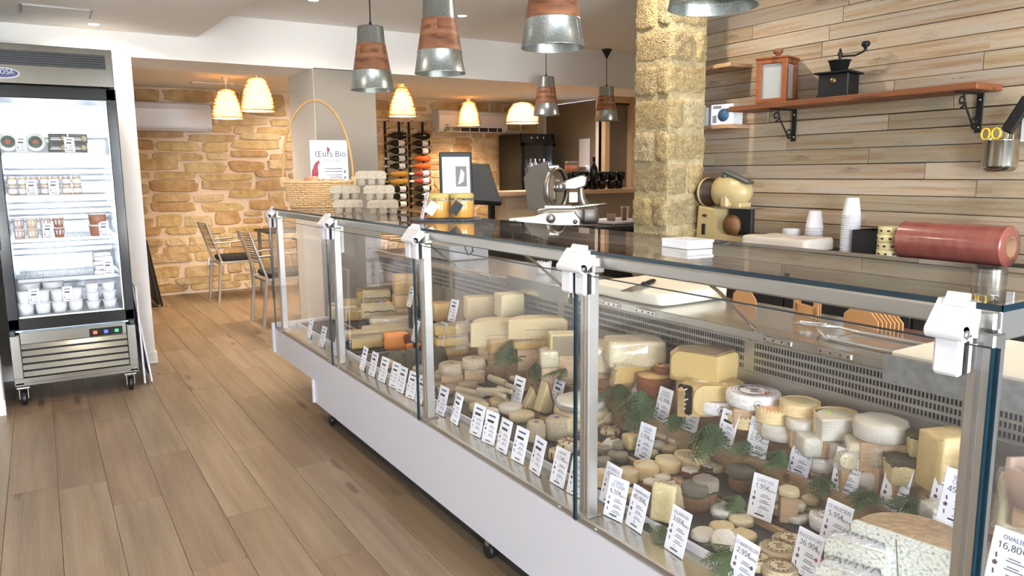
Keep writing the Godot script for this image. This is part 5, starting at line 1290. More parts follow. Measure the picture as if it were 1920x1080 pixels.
func half_disc(w: float, d: float, n := 18) -> Array:   # plan, flat side towards the front (v = -d/2)
	var a := [Vector2(w / 2, -d / 2)]
	for k in n + 1:
		var t := PI * k / n
		a.append(Vector2(cos(t) * w / 2, -d / 2 + d * 0.08 + sin(t) * d * 0.92))
	a.append(Vector2(-w / 2, -d / 2))
	return a

func round_rect(w: float, h: float, r: float, n := 4) -> Array:   # standing on v = 0
	var a := []
	for q in [[w / 2 - r, r, -PI / 2], [w / 2 - r, h - r, 0.0], [-w / 2 + r, h - r, PI / 2], [-w / 2 + r, r, PI]]:
		for k in n + 1:
			var t: float = q[2] + PI / 2 * k / n
			a.append(Vector2(q[0] + cos(t) * r, q[1] + sin(t) * r))
	return a

func bulge(D: float, H: float, f := 0.10) -> Array:
	var r := D / 2
	return [[0.0, 0.0], [r * (1.0 - f * 1.4), 0.0], [r * (1.0 - f * 0.35), H * 0.12], [r, H * 0.45], [r * (1.0 - f * 0.15), H * 0.75], [r * (1.0 - f), H * 0.95], [r * (1.0 - f * 2.2), H], [r * 0.4, H * 1.01], [0.0, H * 1.01]]

func cheese_materials() -> void:
	var L: Texture2D = T.lump; var P: Texture2D = T.paste
	var def := [["ivory", rgb(196, 184, 154)], ["white_rind", rgb(198, 194, 184)], ["cream", rgb(196, 179, 142)], ["pale_yellow", rgb(193, 172, 123)], ["yellow", rgb(189, 160, 97)], ["tan_paste", rgb(193, 160, 106)], ["butter", rgb(196, 182, 139)]]
	for q in def:
		var m := tmat(q[0], q[1], 0.55, P, Vector3.ONE * 9.0, L, 0.12)
		m.subsurf_scatter_enabled = true; m.subsurf_scatter_strength = 0.08
	tmat("wrinkled", rgb(201, 186, 156), 0.7, T.soft, Vector3.ONE * 14.0, T.grit, 0.35)
	tmat("mottled", rgb(205, 193, 170), 0.8, T.mottle, Vector3.ONE * 16.0, T.grit, 0.4)
	tmat("ash_rind", rgb(221, 217, 208), 0.85, T.ash, Vector3.ONE * 16.0, T.grit, 0.5)
	tmat("grey_ash", rgb(147, 147, 139), 0.85, T.ash, Vector3.ONE * 12.0, T.grit, 0.3)
	tmat("brown_rind", rgb(208, 196, 182), 0.8, T.brownrind, Vector3.ONE * 12.0, T.grit, 0.5)
	tmat("red_rind", rgb(205, 156, 121), 0.7, T.brownrind, Vector3.ONE * 10.0, T.grit, 0.4)
	tmat("blue_paste", rgb(220, 220, 216), 0.5, T.blue, Vector3.ONE * 9.0, L, 0.15)
	tmat("gouda_paste", rgb(206, 196, 176), 0.45, T.specks, Vector3.ONE * 8.0)
	tmat("gouda_rind", rgb(190, 160, 106), 0.4, T.soft, Vector3.ONE * 6.0)
	tmat("dark_rind", rgb(150, 132, 104), 0.7, T.mottle, Vector3.ONE * 10.0, T.grit, 0.3)
	tmat("herb_crust", rgb(150, 146, 128), 0.9, T.ash, Vector3.ONE * 9.0, T.grit, 1.0)
	tmat("flour_rind", rgb(210, 198, 170), 0.9, T.mottle, Vector3.ONE * 8.0, T.grit, 0.4)
	tmat("orange_paste", rgb(228, 142, 58), 0.5, P, Vector3.ONE * 8.0)
	tmat("orange_skin", rgb(240, 190, 140), 0.5, P, Vector3.ONE * 8.0, L, 0.4)
	tmat("spruce", rgb(232, 206, 156), 0.7, T.soft, Vector3(4, 26, 4))
	tmat("dry_leaf", rgb(126, 78, 48), 0.7, T.mottle, Vector3.ONE * 10.0)
	tmat("white_paper", rgb(236, 234, 232), 0.6, T.soft, Vector3.ONE * 8.0, L, 0.2)
	tmat("wheel_top", rgb(176, 150, 118), 0.5, T.soft, Vector3.ONE * 5.0, T.lump, 0.3)
	tmat("foil", rgb(226, 230, 234), 0.3, T.soft, Vector3.ONE * 9.0, L, 0.5)
	mat("brown_print", rgb(104, 76, 58), 0.7)
	mat("orange_dot", rgb(232, 110, 40), 0.5)
	mat("green_dot", rgb(150, 186, 60), 0.5)
	mat("ash_line", rgb(54, 50, 44), 0.8)

func film_over(t: Node3D, w: float, h: float, d: float, s: int) -> void:
	part("clear_film", rblock(Vector3(w + 0.006, h + 0.006, d + 0.006), 0.012, 0.007, 60.0, s, 10, Transform3D(Basis(), Vector3(0, h / 2, 0))), M.film, t)

func disc_print(t: Node3D, r: float, y: float, m: Material, marks: int, rings := 2) -> void:
	var mb := MB.new()
	for k in rings: mb.tube(ring_pts(r * (0.92 - 0.14 * k), y), 0.0007, 4, true)
	for k in marks:
		var a := TAU * k / marks * 0.8 + 0.5
		mb.box(Vector3(cos(a) * r * 0.63, y, sin(a) * r * 0.63), Vector3(r * 0.05 + 0.0008 * (k % 3), 0.0012, r * 0.16), 0.0, Basis(Vector3.UP, -a))
	for k in 4: mb.box(Vector3(0.05 * r * (k % 2), y, (k - 1.5) * r * 0.16), Vector3(r * (0.5 - 0.1 * (k % 3)), 0.0012, r * 0.05))
	part("print", mb, m, t)

func cheese(kind: String, at: Vector3, D: float, H: float, d: float, turn: float, label: String, group: String, n: int) -> void:
	var names := {"puck": "goat_cheese", "puck_tilt": "goat_cheese", "wrapped_puck": "goat_cheese", "disc": "cheese_disc", "mott": "mottled_cheese", "cup": "cheese_cup", "cupwhite": "wrapped_cheese", "brownbox": "boxed_cheese", "brown2": "brown_cheese", "slab": "cheese_slice", "strap": "banded_cheese", "leaf": "leaf_wrapped_cheese", "leafpuck": "leaf_topped_cheese", "rock": "cheese_lump", "ash": "ash_cheese", "frustum": "pyramid_cheese", "pyr": "pyramid_cheese", "tall": "rounded_cheese", "chabi": "cylinder_cheese", "chabispot": "cylinder_cheese", "log": "log_cheese", "wedgeup": "cheese_wedge", "printed": "paper_wrapped_cheese", "woodbox": "wood_boxed_cheese", "woodbox_orange": "wood_boxed_cheese", "gouda_half": "half_gouda", "gouda_quarter": "quarter_gouda"}
	var t := thing(names.get(kind, "cheese"), label, "cheese", at, turn, group)
	var r := D / 2
	var P := func(nm: String, mb: MB, m: String) -> MeshInstance3D: return part(nm, mb, M[m], t)
	var plan := Transform3D(XZ, Vector3.ZERO)
	match kind:
		"puck", "disc", "tall":
			H = maxf(H, {"puck": 0.019, "disc": 0.026, "tall": 0.04}[kind])
			P.call("body", MB.new().lathe(bulge(D, H, 0.10 if kind != "tall" else 0.2), 22, Transform3D(), 0.0035 if kind != "tall" else 0.003, 26.0, n), ["ivory", "white_rind", "cream"][n % 3] if kind != "tall" else "cream")
		"puck_tilt":
			P.call("body", MB.new().lathe(bulge(D, 0.02, 0.08), 22, Transform3D(Basis(Vector3.RIGHT, 0.7), Vector3(0, 0.012, 0)), 0.003, 26.0, n), "white_rind")
		"wrapped_puck":
			P.call("body", MB.new().lathe(bulge(D, 0.02), 22, Transform3D(), 0.003, 26.0, n), "white_rind")
			film_over(t, D, 0.021, D, n)
		"mott": P.call("body", MB.new().lathe(bulge(D, maxf(H, 0.024)), 22, Transform3D(), 0.006, 26.0, n), "mottled")
		"ash": P.call("body", MB.new().lathe(bulge(D, maxf(H, 0.028), 0.16), 20, Transform3D(), 0.005, 34.0, n), "ash_rind")
		"cup":
			H = maxf(H, 0.028)
			P.call("dish", MB.new().lathe([[0.0, 0.0], [r * 0.86, 0.0], [r * 0.98, H * 0.2], [r, H * 0.8], [r * 0.97, H * 0.82], [r * 0.93, H * 0.6]], 24), "cream")
			P.call("cheese", MB.new().lathe([[r * 0.95, H * 0.6], [r * 0.9, H * 0.9], [r * 0.7, H], [0.0, H * 1.02]], 24, Transform3D(), 0.002, 40.0, n), "ivory")
			disc_print(t, r * 0.92, H * 1.03, M.brown_print, 11)
		"cupwhite":
			P.call("body", MB.new().lathe(bulge(D, H, 0.12), 24, Transform3D(), 0.004, 26.0, n), "white_paper")
			disc_print(t, r * 0.8, H * 1.03, M.ink_grey, 9)
		"brownbox":
			P.call("box", MB.new().lathe([[0.0, 0.0], [r, 0.0], [r, 0.0], [r, 0.026], [r, 0.026], [r * 0.96, 0.027], [0.0, 0.027]], 24), "spruce")
			disc_print(t, r * 0.85, 0.0275, M.brown_print, 12)
		"brown2":
			P.call("body", MB.new().lathe([[0.0, 0.0], [r * 0.9, 0.0], [r * 0.97, H * 0.1], [r * 0.93, H * 0.4], [r * 0.97, H * 0.6], [r * 0.9, H * 0.62], [0.0, H * 0.62]], 24, Transform3D(), 0.004, 30.0, n), "brown_rind")
			P.call("band", MB.new().lathe([[r * 0.93, H * 0.57], [r * 1.0, H * 0.6], [r * 1.0, H * 0.64], [r * 0.93, H * 0.66]], 30, Transform3D(), 0.004, 90.0, n), "ash_line")
			P.call("cap", MB.new().lathe([[0.0, H * 0.6], [r * 0.98, H * 0.63], [r, H * 0.75], [r * 0.95, H * 0.92], [r * 0.84, H], [r * 0.4, H * 0.99], [0.0, H * 0.99]], 24, Transform3D(), 0.005, 40.0, n), "grey_ash" if n % 2 else "ash_rind")
		"slab":
			P.call("paste", rblock(Vector3(D * 0.94, H * 0.97, d), 0.006, 0.002, 20.0, n, 5, Transform3D(Basis(Vector3.RIGHT, -0.18), Vector3(0, H / 2, 0))), "butter")
			P.call("rind", rblock(Vector3(D, H, d * 0.86), 0.006, 0.002, 20.0, n, 5, Transform3D(Basis(Vector3.RIGHT, -0.18), Vector3(0, H / 2, -0.001))), "flour_rind")
		"strap":
			H = maxf(H, 0.034)
			P.call("cheese", MB.new().lathe([[0.0, 0.0], [r * 0.93, 0.0], [r * 0.93, H * 0.9], [r * 0.8, H * 0.97], [0.0, H * 0.98]], 22, Transform3D(), 0.003, 40.0, n), "ivory")
			P.call("wooden_band", MB.new().lathe([[r * 0.94, 0.001], [r, 0.001], [r, 0.001], [r, H], [r, H], [r * 0.94, H], [r * 0.94, H], [r * 0.93, H * 0.7]], 26), "spruce")
		"leaf":
			H = maxf(H, 0.022)
			P.call("cheese", MB.new().lathe(bulge(D * 0.9, H), 20, Transform3D(), 0.004, 30.0, n), "white_rind")
			var m := MB.new()
			for k in 9:
				var a := TAU * k / 9 + n
				var o := Vector3(cos(a), 0, sin(a)) * r
				m.quad(o * 0.75 + Vector3(0, H * 1.0, 0), o * 1.0 + Vector3(-o.z, H * 6.0 * 0.1, o.x) * 0.5, o * 1.05 + Vector3(0, 0.002, 0), o * 0.95 + Vector3(o.z, H * 4.0 * 0.1, -o.x) * 0.5)
			P.call("leaf_wrap", m, "dry_leaf")
			var tw := MB.new()
			for s in 2:
				var pts := []
				for k in 22: pts.append(Vector3(cos(TAU * k / 22) * r * 0.98, H * 0.6 + 0.004 * sin(k * 1.7 + s * 2.0), sin(TAU * k / 22) * r * 0.98))
				tw.tube(pts, 0.0022, 5, true)
			P.call("raffia", tw, "dry_leaf")
		"leafpuck":
			H = maxf(H, 0.024)
			P.call("cheese", MB.new().lathe(bulge(D * 0.92, H, 0.14), 22, Transform3D(), 0.004, 30.0, n), "ivory")
			var m := MB.new()
			for k in 7:
				var a := TAU * k / 7 + n
				var o := Vector3(cos(a), 0, sin(a)) * r
				var sd := Vector3(-o.z, 0, o.x) * 0.32
				m.quad(Vector3(0, H * 1.04, 0), o * 0.6 + sd + Vector3(0, H * 1.06, 0), o * 1.04 + Vector3(0, H * 0.75, 0), o * 0.6 - sd + Vector3(0, H * 1.06, 0))
				m.tube([o * 0.97 + Vector3(0, H * 0.9, 0), o * 1.03 + Vector3(0, H * 0.5, 0), o * 0.96 + Vector3(0, 0.002, 0)], 0.0025, 5)
			P.call("leaf", m, "dry_leaf")
		"rock": P.call("body", rblock(Vector3(D, H * 1.1, D * 0.8), 0.012, 0.012, 30.0, n, 7, Transform3D(Basis(), Vector3(0, H * 0.52, 0))), "white_rind")
		"frustum", "pyr":
			var w1 := D * 0.5; var w2 := D * 0.27
			var q := Basis(Vector3.UP, 0.5)
			var lo := []; var hi := []
			for c in [[-1, 1], [1, 1], [1, -1], [-1, -1]]:
				lo.append(q * Vector3(c[0] * w1, 0, c[1] * w1)); hi.append(q * Vector3(c[0] * w2, H * 0.97, c[1] * w2))
			var m := MB.new()
			for k in 4: m.quad(lo[k], lo[(k + 1) % 4], hi[(k + 1) % 4], hi[k])
			m.quad(hi[0] * Vector3(0.93, 1.02, 0.93), hi[1] * Vector3(0.93, 1.02, 0.93), hi[2] * Vector3(0.93, 1.02, 0.93), hi[3] * Vector3(0.93, 1.02, 0.93))
			for k in 4: m.quad(hi[k], hi[(k + 1) % 4], hi[(k + 1) % 4] * Vector3(0.93, 1.02, 0.93), hi[k] * Vector3(0.93, 1.02, 0.93))
			P.call("body", m, "white_rind" if kind == "frustum" else "grey_ash")
			if kind == "frustum": P.call("leaf", MB.new().box(Vector3(0, H, 0), Vector3(D * 0.4, 0.002, D * 0.25), 0.0005, q), "dry_leaf")
		"chabi", "chabispot":
			P.call("body", MB.new().lathe([[0.0, 0.0], [r * 0.92, 0.0], [r, H * 0.08], [r * 0.97, H * 0.4], [r * 0.9, H * 0.8], [r * 0.86, H * 0.94], [r * 0.76, H], [r * 0.3, H * 0.99], [0.0, H * 0.97]], 22, Transform3D(), 0.005, 34.0, n), "wrinkled")
			P.call("mark", MB.new().lathe([[r * 0.2, H * 1.0], [r * 0.18, H * 1.015], [0.0, H * 1.015]], 10), "ink_blue" if kind == "chabispot" else "dark_rind")
		"log":
			var rr := clampf(H / 2, 0.010, 0.017)
			P.call("body", MB.new().lathe([[0.0, -D / 2], [rr * 0.8, -D / 2 * 0.98], [rr, -D / 2 * 0.9], [rr, 0.0], [rr, D / 2 * 0.9], [rr * 0.8, D / 2 * 0.98], [0.0, D / 2]], 16, Transform3D(Basis(Vector3.BACK, PI / 2), Vector3(0, rr, 0)), 0.005, 30.0, n), "wrinkled" if n % 3 else "mottled")
		"wedgeup":
			var pl := [Vector2(-r, H * 0.12), Vector2(-r * 0.1, 0.0), Vector2(r * 0.9, H * 0.04), Vector2(r, H * 0.2), Vector2(r * 0.1, H)]
			P.call("paste", MB.new().prism(pl, -d * 0.3, d * 0.3, Transform3D(), 0.003), "butter")
			P.call("rind", MB.new().prism([Vector2(r * 0.5, 0.0), Vector2(r * 1.0, H * 0.02), Vector2(r * 1.1, H * 0.2), Vector2(r * 0.25, H * 1.0), Vector2(r * 0.1, H * 0.97), Vector2(r * 0.85, H * 0.2)], -d * 0.32, d * 0.31, Transform3D(), 0.002), "brown_rind")
		"halfwheel", "tomme":
			var paste := "pale_yellow" if kind == "halfwheel" else "yellow"
			P.call("rind", MB.new().prism(half_disc(D, d), 0.0, H, plan, minf(0.014, H * 0.25), true), "pale_yellow" if kind == "halfwheel" else "flour_rind")
			P.call("cut_face", MB.new().prism(round_rect(D * 0.97, H * (0.97 if kind == "halfwheel" else 0.84), minf(0.02, H * 0.3)), d / 2 - 0.004, d / 2 + 0.0015), paste)
			if kind == "halfwheel":
				var ck := MB.new()
				ck.tube([Vector3(-D * 0.22, H * 0.42, d / 2 + 0.0015), Vector3(-D * 0.05, H * 0.46, d / 2 + 0.0015), Vector3(D * 0.12, H * 0.44, d / 2 + 0.0015), Vector3(D * 0.3, H * 0.48, d / 2 + 0.0015)], 0.0012, 4)
				P.call("crack", ck, "dark_rind")
			else:
				P.call("top", rblock(Vector3(D * 0.94, 0.014, d * 0.85), 0.007, 0.006, 60.0, n, 9, Transform3D(Basis(), Vector3(0, H - 0.002, -d * 0.02))), "flour_rind")
		"brie", "brietop":
			H = 0.033
			P.call("body", MB.new().lathe(bulge(D, H, 0.05), 36, Transform3D(), 0.003, 20.0, n), "cream" if kind == "brie" else "white_rind")
			if kind == "brietop": P.call("cut_band", MB.new().box(Vector3(-D * 0.30, H * 0.4, D * 0.40), Vector3(0.06, H * 0.5, 0.03), 0.004, Basis(Vector3.UP, -0.6)), "ash_rind")
		"redwheel":
			P.call("body", MB.new().lathe(bulge(D, H, 0.06), 28, Transform3D(), 0.004, 30.0, n), "red_rind")
			P.call("cut_face", MB.new().lathe([[0.0, H * 1.03], [r * 0.9, H * 1.02], [r * 0.9, H * 1.0]], 28), "tan_paste")
		"gouda_half":
			P.call("rind", MB.new().prism(half_disc(D, d), 0.0, H, plan, 0.022, true), "gouda_rind")
			P.call("cut_face", MB.new().prism(round_rect(D * 0.78, H * 0.94, 0.04, 6), d / 2 - 0.004, d / 2 + 0.0015, Transform3D(Basis(), Vector3(D * 0.10, 0.002, 0))), "gouda_paste")
			P.call("black_label", MB.new().box(Vector3(-D * 0.40, H * 0.5, d * 0.43), Vector3(0.05, H * 0.9, 0.02), 0.006, Basis(Vector3.UP, -0.7)), "black_gloss")
			var sc := MB.new()
			for k in 5: sc.box(Vector3(-D * 0.40, H * (0.2 + 0.15 * k), d * 0.43) + Basis(Vector3.UP, -0.7) * Vector3(0.004 * (k % 3 - 1), 0, 0.0105), Vector3(0.03 - 0.005 * (k % 2), 0.004, 0.001), 0.0, Basis(Vector3.UP, -0.7) * Basis(Vector3.BACK, 0.5))
			P.call("label_print", sc, "white_plastic")
			P.call("top_label", MB.new().lathe([[0.0, H + 0.001], [D * 0.16, H + 0.001], [D * 0.16, H]], 24, Transform3D(Basis(), Vector3(-D * 0.16, 0, d * 0.12))), "butter")
		"gouda_quarter":
			var pl := [Vector2(0.02, -d / 2)]
			for k in 17:
				var a := lerpf(-0.25, PI + 0.25, k / 16.0)
				pl.append(Vector2(cos(a) * r, sin(a) * d * 0.42 + 0.03))
			P.call("rind", MB.new().prism(pl, 0.0, H, plan, 0.016, true), "gouda_rind")
			var e0 := Vector3(0.02, 0, d / 2)
			for s in [-1.0, 1.0]:
				var e1 := Vector3(cos(0.25) * r * s, 0, sin(0.25) * d * 0.42 - 0.03)
				var dir := (e1 - e0).normalized()
				var w := e0.distance_to(e1)
				var face := []
				for q in round_rect(w * 2.0, H * 0.975, 0.036, 6):
					if q.x >= -0.001: face.append(q)
				if face.size() > 2: face = [Vector2(0, 0.002)] + face.filter(func(q): return q.x > 0.001) + [Vector2(0, H * 0.975)]
				var nrm := dir.cross(Vector3.UP) * (1.0 if s > 0 else -1.0)
				nrm = Vector3(-dir.z, 0, dir.x) if Vector3(-dir.z, 0, dir.x).z > 0 else Vector3(dir.z, 0, -dir.x)
				P.call("cut_face", MB.new().prism(face, -0.004, 0.0022, Transform3D(Basis(dir, Vector3.UP, nrm), e0 + Vector3(0, 0.0005, 0))), "gouda_paste")
			P.call("top_rind", MB.new().prism(pl.map(func(q): return q * 0.8), H, H + 0.0015, plan), "dark_rind")
		"printed":
			H = maxf(H, 0.042)
			P.call("paper", MB.new().lathe(bulge(D, H, 0.06), 30, Transform3D(), 0.003, 50.0, n), "white_paper")
			disc_print(t, r * 0.86, H * 1.035, M.ink_plum, 13, 3)
			P.call("orange_mark", MB.new().lathe([[0.0, H * 1.05], [r * 0.11, H * 1.045], [r * 0.11, H * 1.03]], 12, Transform3D(Basis(), Vector3(r * 0.45, 0, r * 0.25))), "orange_dot")
			P.call("green_mark", MB.new().lathe([[0.0, H * 1.05], [r * 0.1, H * 1.045], [r * 0.1, H * 1.03]], 12, Transform3D(Basis(), Vector3(-r * 0.35, 0, -r * 0.45))), "dark_leaf")
			P.call("side_roundel", MB.new().tube(ring_pts(0.012, 0.0, 20).map(func(q): return Vector3(q.x, H * 0.5 + q.z, r * 1.0 + 0.001)), 0.0008, 4, true).box(Vector3(0, H * 0.5, r + 0.001), Vector3(0.01, 0.008, 0.001)), "ink_grey")
		"woodbox", "woodbox_orange":
			H = maxf(H, 0.036)
			P.call("cheese", MB.new().lathe([[0.0, 0.0], [r * 0.95, 0.0], [r * 0.95, H * 0.9], [r * 0.85, H * 0.96], [0.0, H * 0.96]], 28, Transform3D(), 0.004, 30.0, n), "orange_skin" if kind == "woodbox_orange" else "butter")
			var bd := MB.new().lathe([[r * 0.95, 0.001], [r, 0.001], [r, 0.001], [r, H * 0.98], [r, H * 0.98], [r * 0.95, H * 0.98], [r * 0.95, H * 0.98], [r * 0.94, H * 0.7]], 30)
			if n % 2: 
				for k in 30: bd.box(Vector3(cos(TAU * k / 30) * r * 0.98, H, sin(TAU * k / 30) * r * 0.98), Vector3(0.004, 0.008, 0.006), 0.001, Basis(Vector3.UP, -TAU * k / 30))
			P.call("wooden_band", bd, "spruce")
			if kind == "woodbox" and n % 2:
				P.call("orange_mark", MB.new().lathe([[0.0, H], [r * 0.12, H * 0.99], [r * 0.12, H * 0.95]], 12, Transform3D(Basis(), Vector3(r * 0.3, 0, -r * 0.1))), "orange_dot")
		"whitecyl": P.call("body", MB.new().lathe(bulge(D, maxf(H, 0.03), 0.07), 30, Transform3D(), 0.004, 24.0, n), "white_rind")
		"boxcut":
			var pl := half_disc(D * 0.98, D * 0.98)
			P.call("cheese", MB.new().prism(pl.map(func(q): return Vector2(q.x, q.y * 0.85)), 0.0, H * 0.98, plan, 0.004, true), "white_rind")
			P.call("wooden_band", MB.new().lathe([[r * 0.97, 0.001], [r * 1.02, 0.001], [r * 1.02, 0.001], [r * 1.02, H], [r * 1.02, H], [r * 0.97, H]], 30, Transform3D(Basis.from_scale(Vector3(1, 1, 0.8)), Vector3(0.012, 0, -0.016))), "spruce")
			P.call("green_mark", MB.new().lathe([[0.0, H + 0.001], [0.009, H], [0.009, H - 0.003]], 12, Transform3D(Basis(), Vector3(-0.01, 0, -0.01))), "green_dot")
		"ballfilm":
			P.call("cheese", MB.new().lathe(bulge(D, H, 0.22), 24, Transform3D(), 0.004, 24.0, n), "white_rind")
			film_over(t, D, H, D, n)
		"gaperon":
			P.call("rind", MB.new().lathe([[0.0, 0.0], [r * 0.85, 0.0], [r, H * 0.25], [r * 0.85, H * 0.7], [r * 0.4, H * 0.97], [0.0, H]], 24, Transform3D(Basis.from_scale(Vector3(1, 1, 0.5)), Vector3.ZERO), 0.003, 30.0, n), "flour_rind")
			P.call("cut_face", MB.new().prism(round_rect(D * 0.9, H * 0.85, minf(H * 0.4, 0.02)), 0.0, 0.002, Transform3D(Basis(Vector3.RIGHT, -0.25), Vector3(0, 0.003, r * 0.5))), "butter")
			var sp := MB.new()
			for k in 10: sp.box(Basis(Vector3.RIGHT, -0.25) * Vector3(D * 0.38 * sin(k * 2.4), H * (0.15 + 0.06 * k), 0.0022) + Vector3(0, 0.003, r * 0.5), Vector3(0.003, 0.002, 0.0008))
			P.call("peppercorns", sp, "ash_line")
			film_over(t, D * 0.98, H, D * 0.52, n)
		"herb":
			P.call("paste", rblock(Vector3(D, H * 0.86, d), 0.006, 0.003, 20.0, n, 5, Transform3D(Basis(), Vector3(0, H * 0.43, 0))), "butter")
			P.call("herb_crust", rblock(Vector3(D * 1.02, H * 0.24, d * 1.02), 0.008, 0.010, 60.0, n, 8, Transform3D(Basis(), Vector3(0, H * 0.88, -0.001))), "herb_crust")
		"crustblock":
			P.call("paste", rblock(Vector3(D, H, d), 0.005, 0.002, 20.0, n, 5, Transform3D(Basis(), Vector3(0, H / 2, 0))), "butter")
			P.call("crust", rblock(Vector3(D * 0.9, H * 0.9, 0.008), 0.004, 0.003, 50.0, n, 7, Transform3D(Basis(), Vector3(0.004, H * 0.47, d / 2))), "mottled")
		"bluecut", "blue_half":
			if kind == "blue_half":
				P.call("rind", MB.new().prism(half_disc(D * 1.25, d * 1.1), 0.0, H, plan, 0.016, true), "wheel_top")
				P.call("cut_face", MB.new().prism(round_rect(D * 1.22, H * 0.985, 0.012), d * 0.55 - 0.004, d * 0.55 + 0.0015), "blue_paste")
				P.call("split", MB.new().box(Vector3(-0.02, H * 0.45, d * 0.55 + 0.0012), Vector3(0.0025, H * 0.85, 0.002), 0.0, Basis(Vector3.BACK, 0.12)), "dark_rind")
			else:
				P.call("paste", rblock(Vector3(D, H, d), 0.008, 0.005, 20.0, n, 6, Transform3D(Basis(), Vector3(0, H / 2, 0))), "blue_paste")
				film_over(t, D, H, d, n)
		"roquefort":
			P.call("foil", MB.new().prism(half_disc(D * 1.1, d), 0.0, H, plan, 0.01, true), "foil")
			P.call("cut_face", MB.new().prism(round_rect(D * 1.08, H * 0.96, 0.012), d / 2 - 0.004, d / 2 + 0.0015), "blue_paste")
			var pm := MB.new()
			for k in 9: pm.box(Vector3((k - 4) * D * 0.085, H + 0.0008, -d * 0.02 + 0.006 * sin(k * 2.0)), Vector3(0.003, 0.001, d * 0.28), 0.0, Basis(Vector3.UP, 0.35 * sin(k * 1.7)))
			pm.tube([Vector3(-D * 0.42, H + 0.001, d * 0.2), Vector3(-D * 0.25, H + 0.001, -d * 0.15), Vector3(0, H + 0.001, -d * 0.3), Vector3(D * 0.25, H + 0.001, -d * 0.15), Vector3(D * 0.42, H + 0.001, d * 0.2)], 0.0009, 4)
			P.call("print", pm, "ink_grey")
			P.call("orange_mark", MB.new().lathe([[0.0, H + 0.0014], [0.007, H + 0.001], [0.007, H]], 12, Transform3D(Basis(), Vector3(0, 0, -d * 0.36))), "orange_dot")
		"filmwedge", "filmslab", "filmlong":
			P.call("paste", rblock(Vector3(D * 0.96, H * 0.92, d), 0.01, 0.004, 14.0, n, 6, Transform3D(Basis(), Vector3(0, H * 0.46, 0))), "cream" if kind != "filmwedge" else "butter")
			film_over(t, D, H * 0.95, d * 1.05, n)
		"orange":
			P.call("paste", rblock(Vector3(D, H, d), 0.012, 0.002, 14.0, n, 6, Transform3D(Basis(), Vector3(0, H / 2, 0))), "orange_paste")
			P.call("rind", rblock(Vector3(D * 0.35, H * 0.98, d * 1.04), 0.014, 0.003, 14.0, n, 6, Transform3D(Basis(), Vector3(D * 0.36, H / 2, -0.001))), "red_rind")
		"gouda_dark":
			P.call("paste", rblock(Vector3(D, H, d), 0.008, 0.001, 14.0, n, 5, Transform3D(Basis(), Vector3(0, H / 2, 0))), "yellow")
			P.call("dark_top", rblock(Vector3(D * 1.01, 0.014, d * 1.01), 0.007, 0.001, 14.0, n, 5, Transform3D(Basis(), Vector3(0, H - 0.003, 0))), "dark_rind")
		"morbier":
			P.call("paste", rblock(Vector3(D, H, d), 0.010, 0.002, 14.0, n, 6, Transform3D(Basis(), Vector3(0, H / 2, 0))), "butter")
			var ln := []
			for k in 12: ln.append(Vector3(D * (k / 11.0 - 0.5) * 0.92, H * (0.5 + 0.05 * sin(k * 2.3)), d / 2 + 0.001))
			P.call("ash_vein", MB.new().tube(ln, 0.0028, 5), "ash_line")
		_:
			var mm: String = {"yslab": "yellow", "tallblock": "pale_yellow", "whiteslab": "cream", "squareblock": "butter", "block": ["pale_yellow", "butter", "tan_paste"][n % 3]}.get(kind, "cream")
			if "white" in label: mm = "white_rind"
			if "tan" in label: mm = "tan_paste"
			P.call("paste", rblock(Vector3(D, H, d), minf(0.010, H * 0.25), 0.0025, 16.0, n, 6, Transform3D(Basis(), Vector3(0, H / 2, 0))), mm)
			if kind == "yslab": P.call("rind", rblock(Vector3(D * 0.985, 0.007, d * 0.985), 0.0035, 0.001, 16.0, n, 5, Transform3D(Basis(), Vector3(0, H - 0.0015, 0))), "flour_rind")
			if "clear film" in label: film_over(t, D, H, d, n)
			if "black printed" in label: P.call("printed_rind", rblock(Vector3(D * 0.12, H * 0.96, d * 1.03), 0.006, 0.001, 16.0, n, 5, Transform3D(Basis(), Vector3(-D * 0.46, H / 2, 0))), "black_gloss")
			if "orange crust" in label: P.call("orange_crust", rblock(Vector3(D * 1.01, H * 0.3, d * 1.01), 0.008, 0.001, 16.0, n, 5, Transform3D(Basis(), Vector3(0, H * 0.86, -0.001))), "orange_skin")

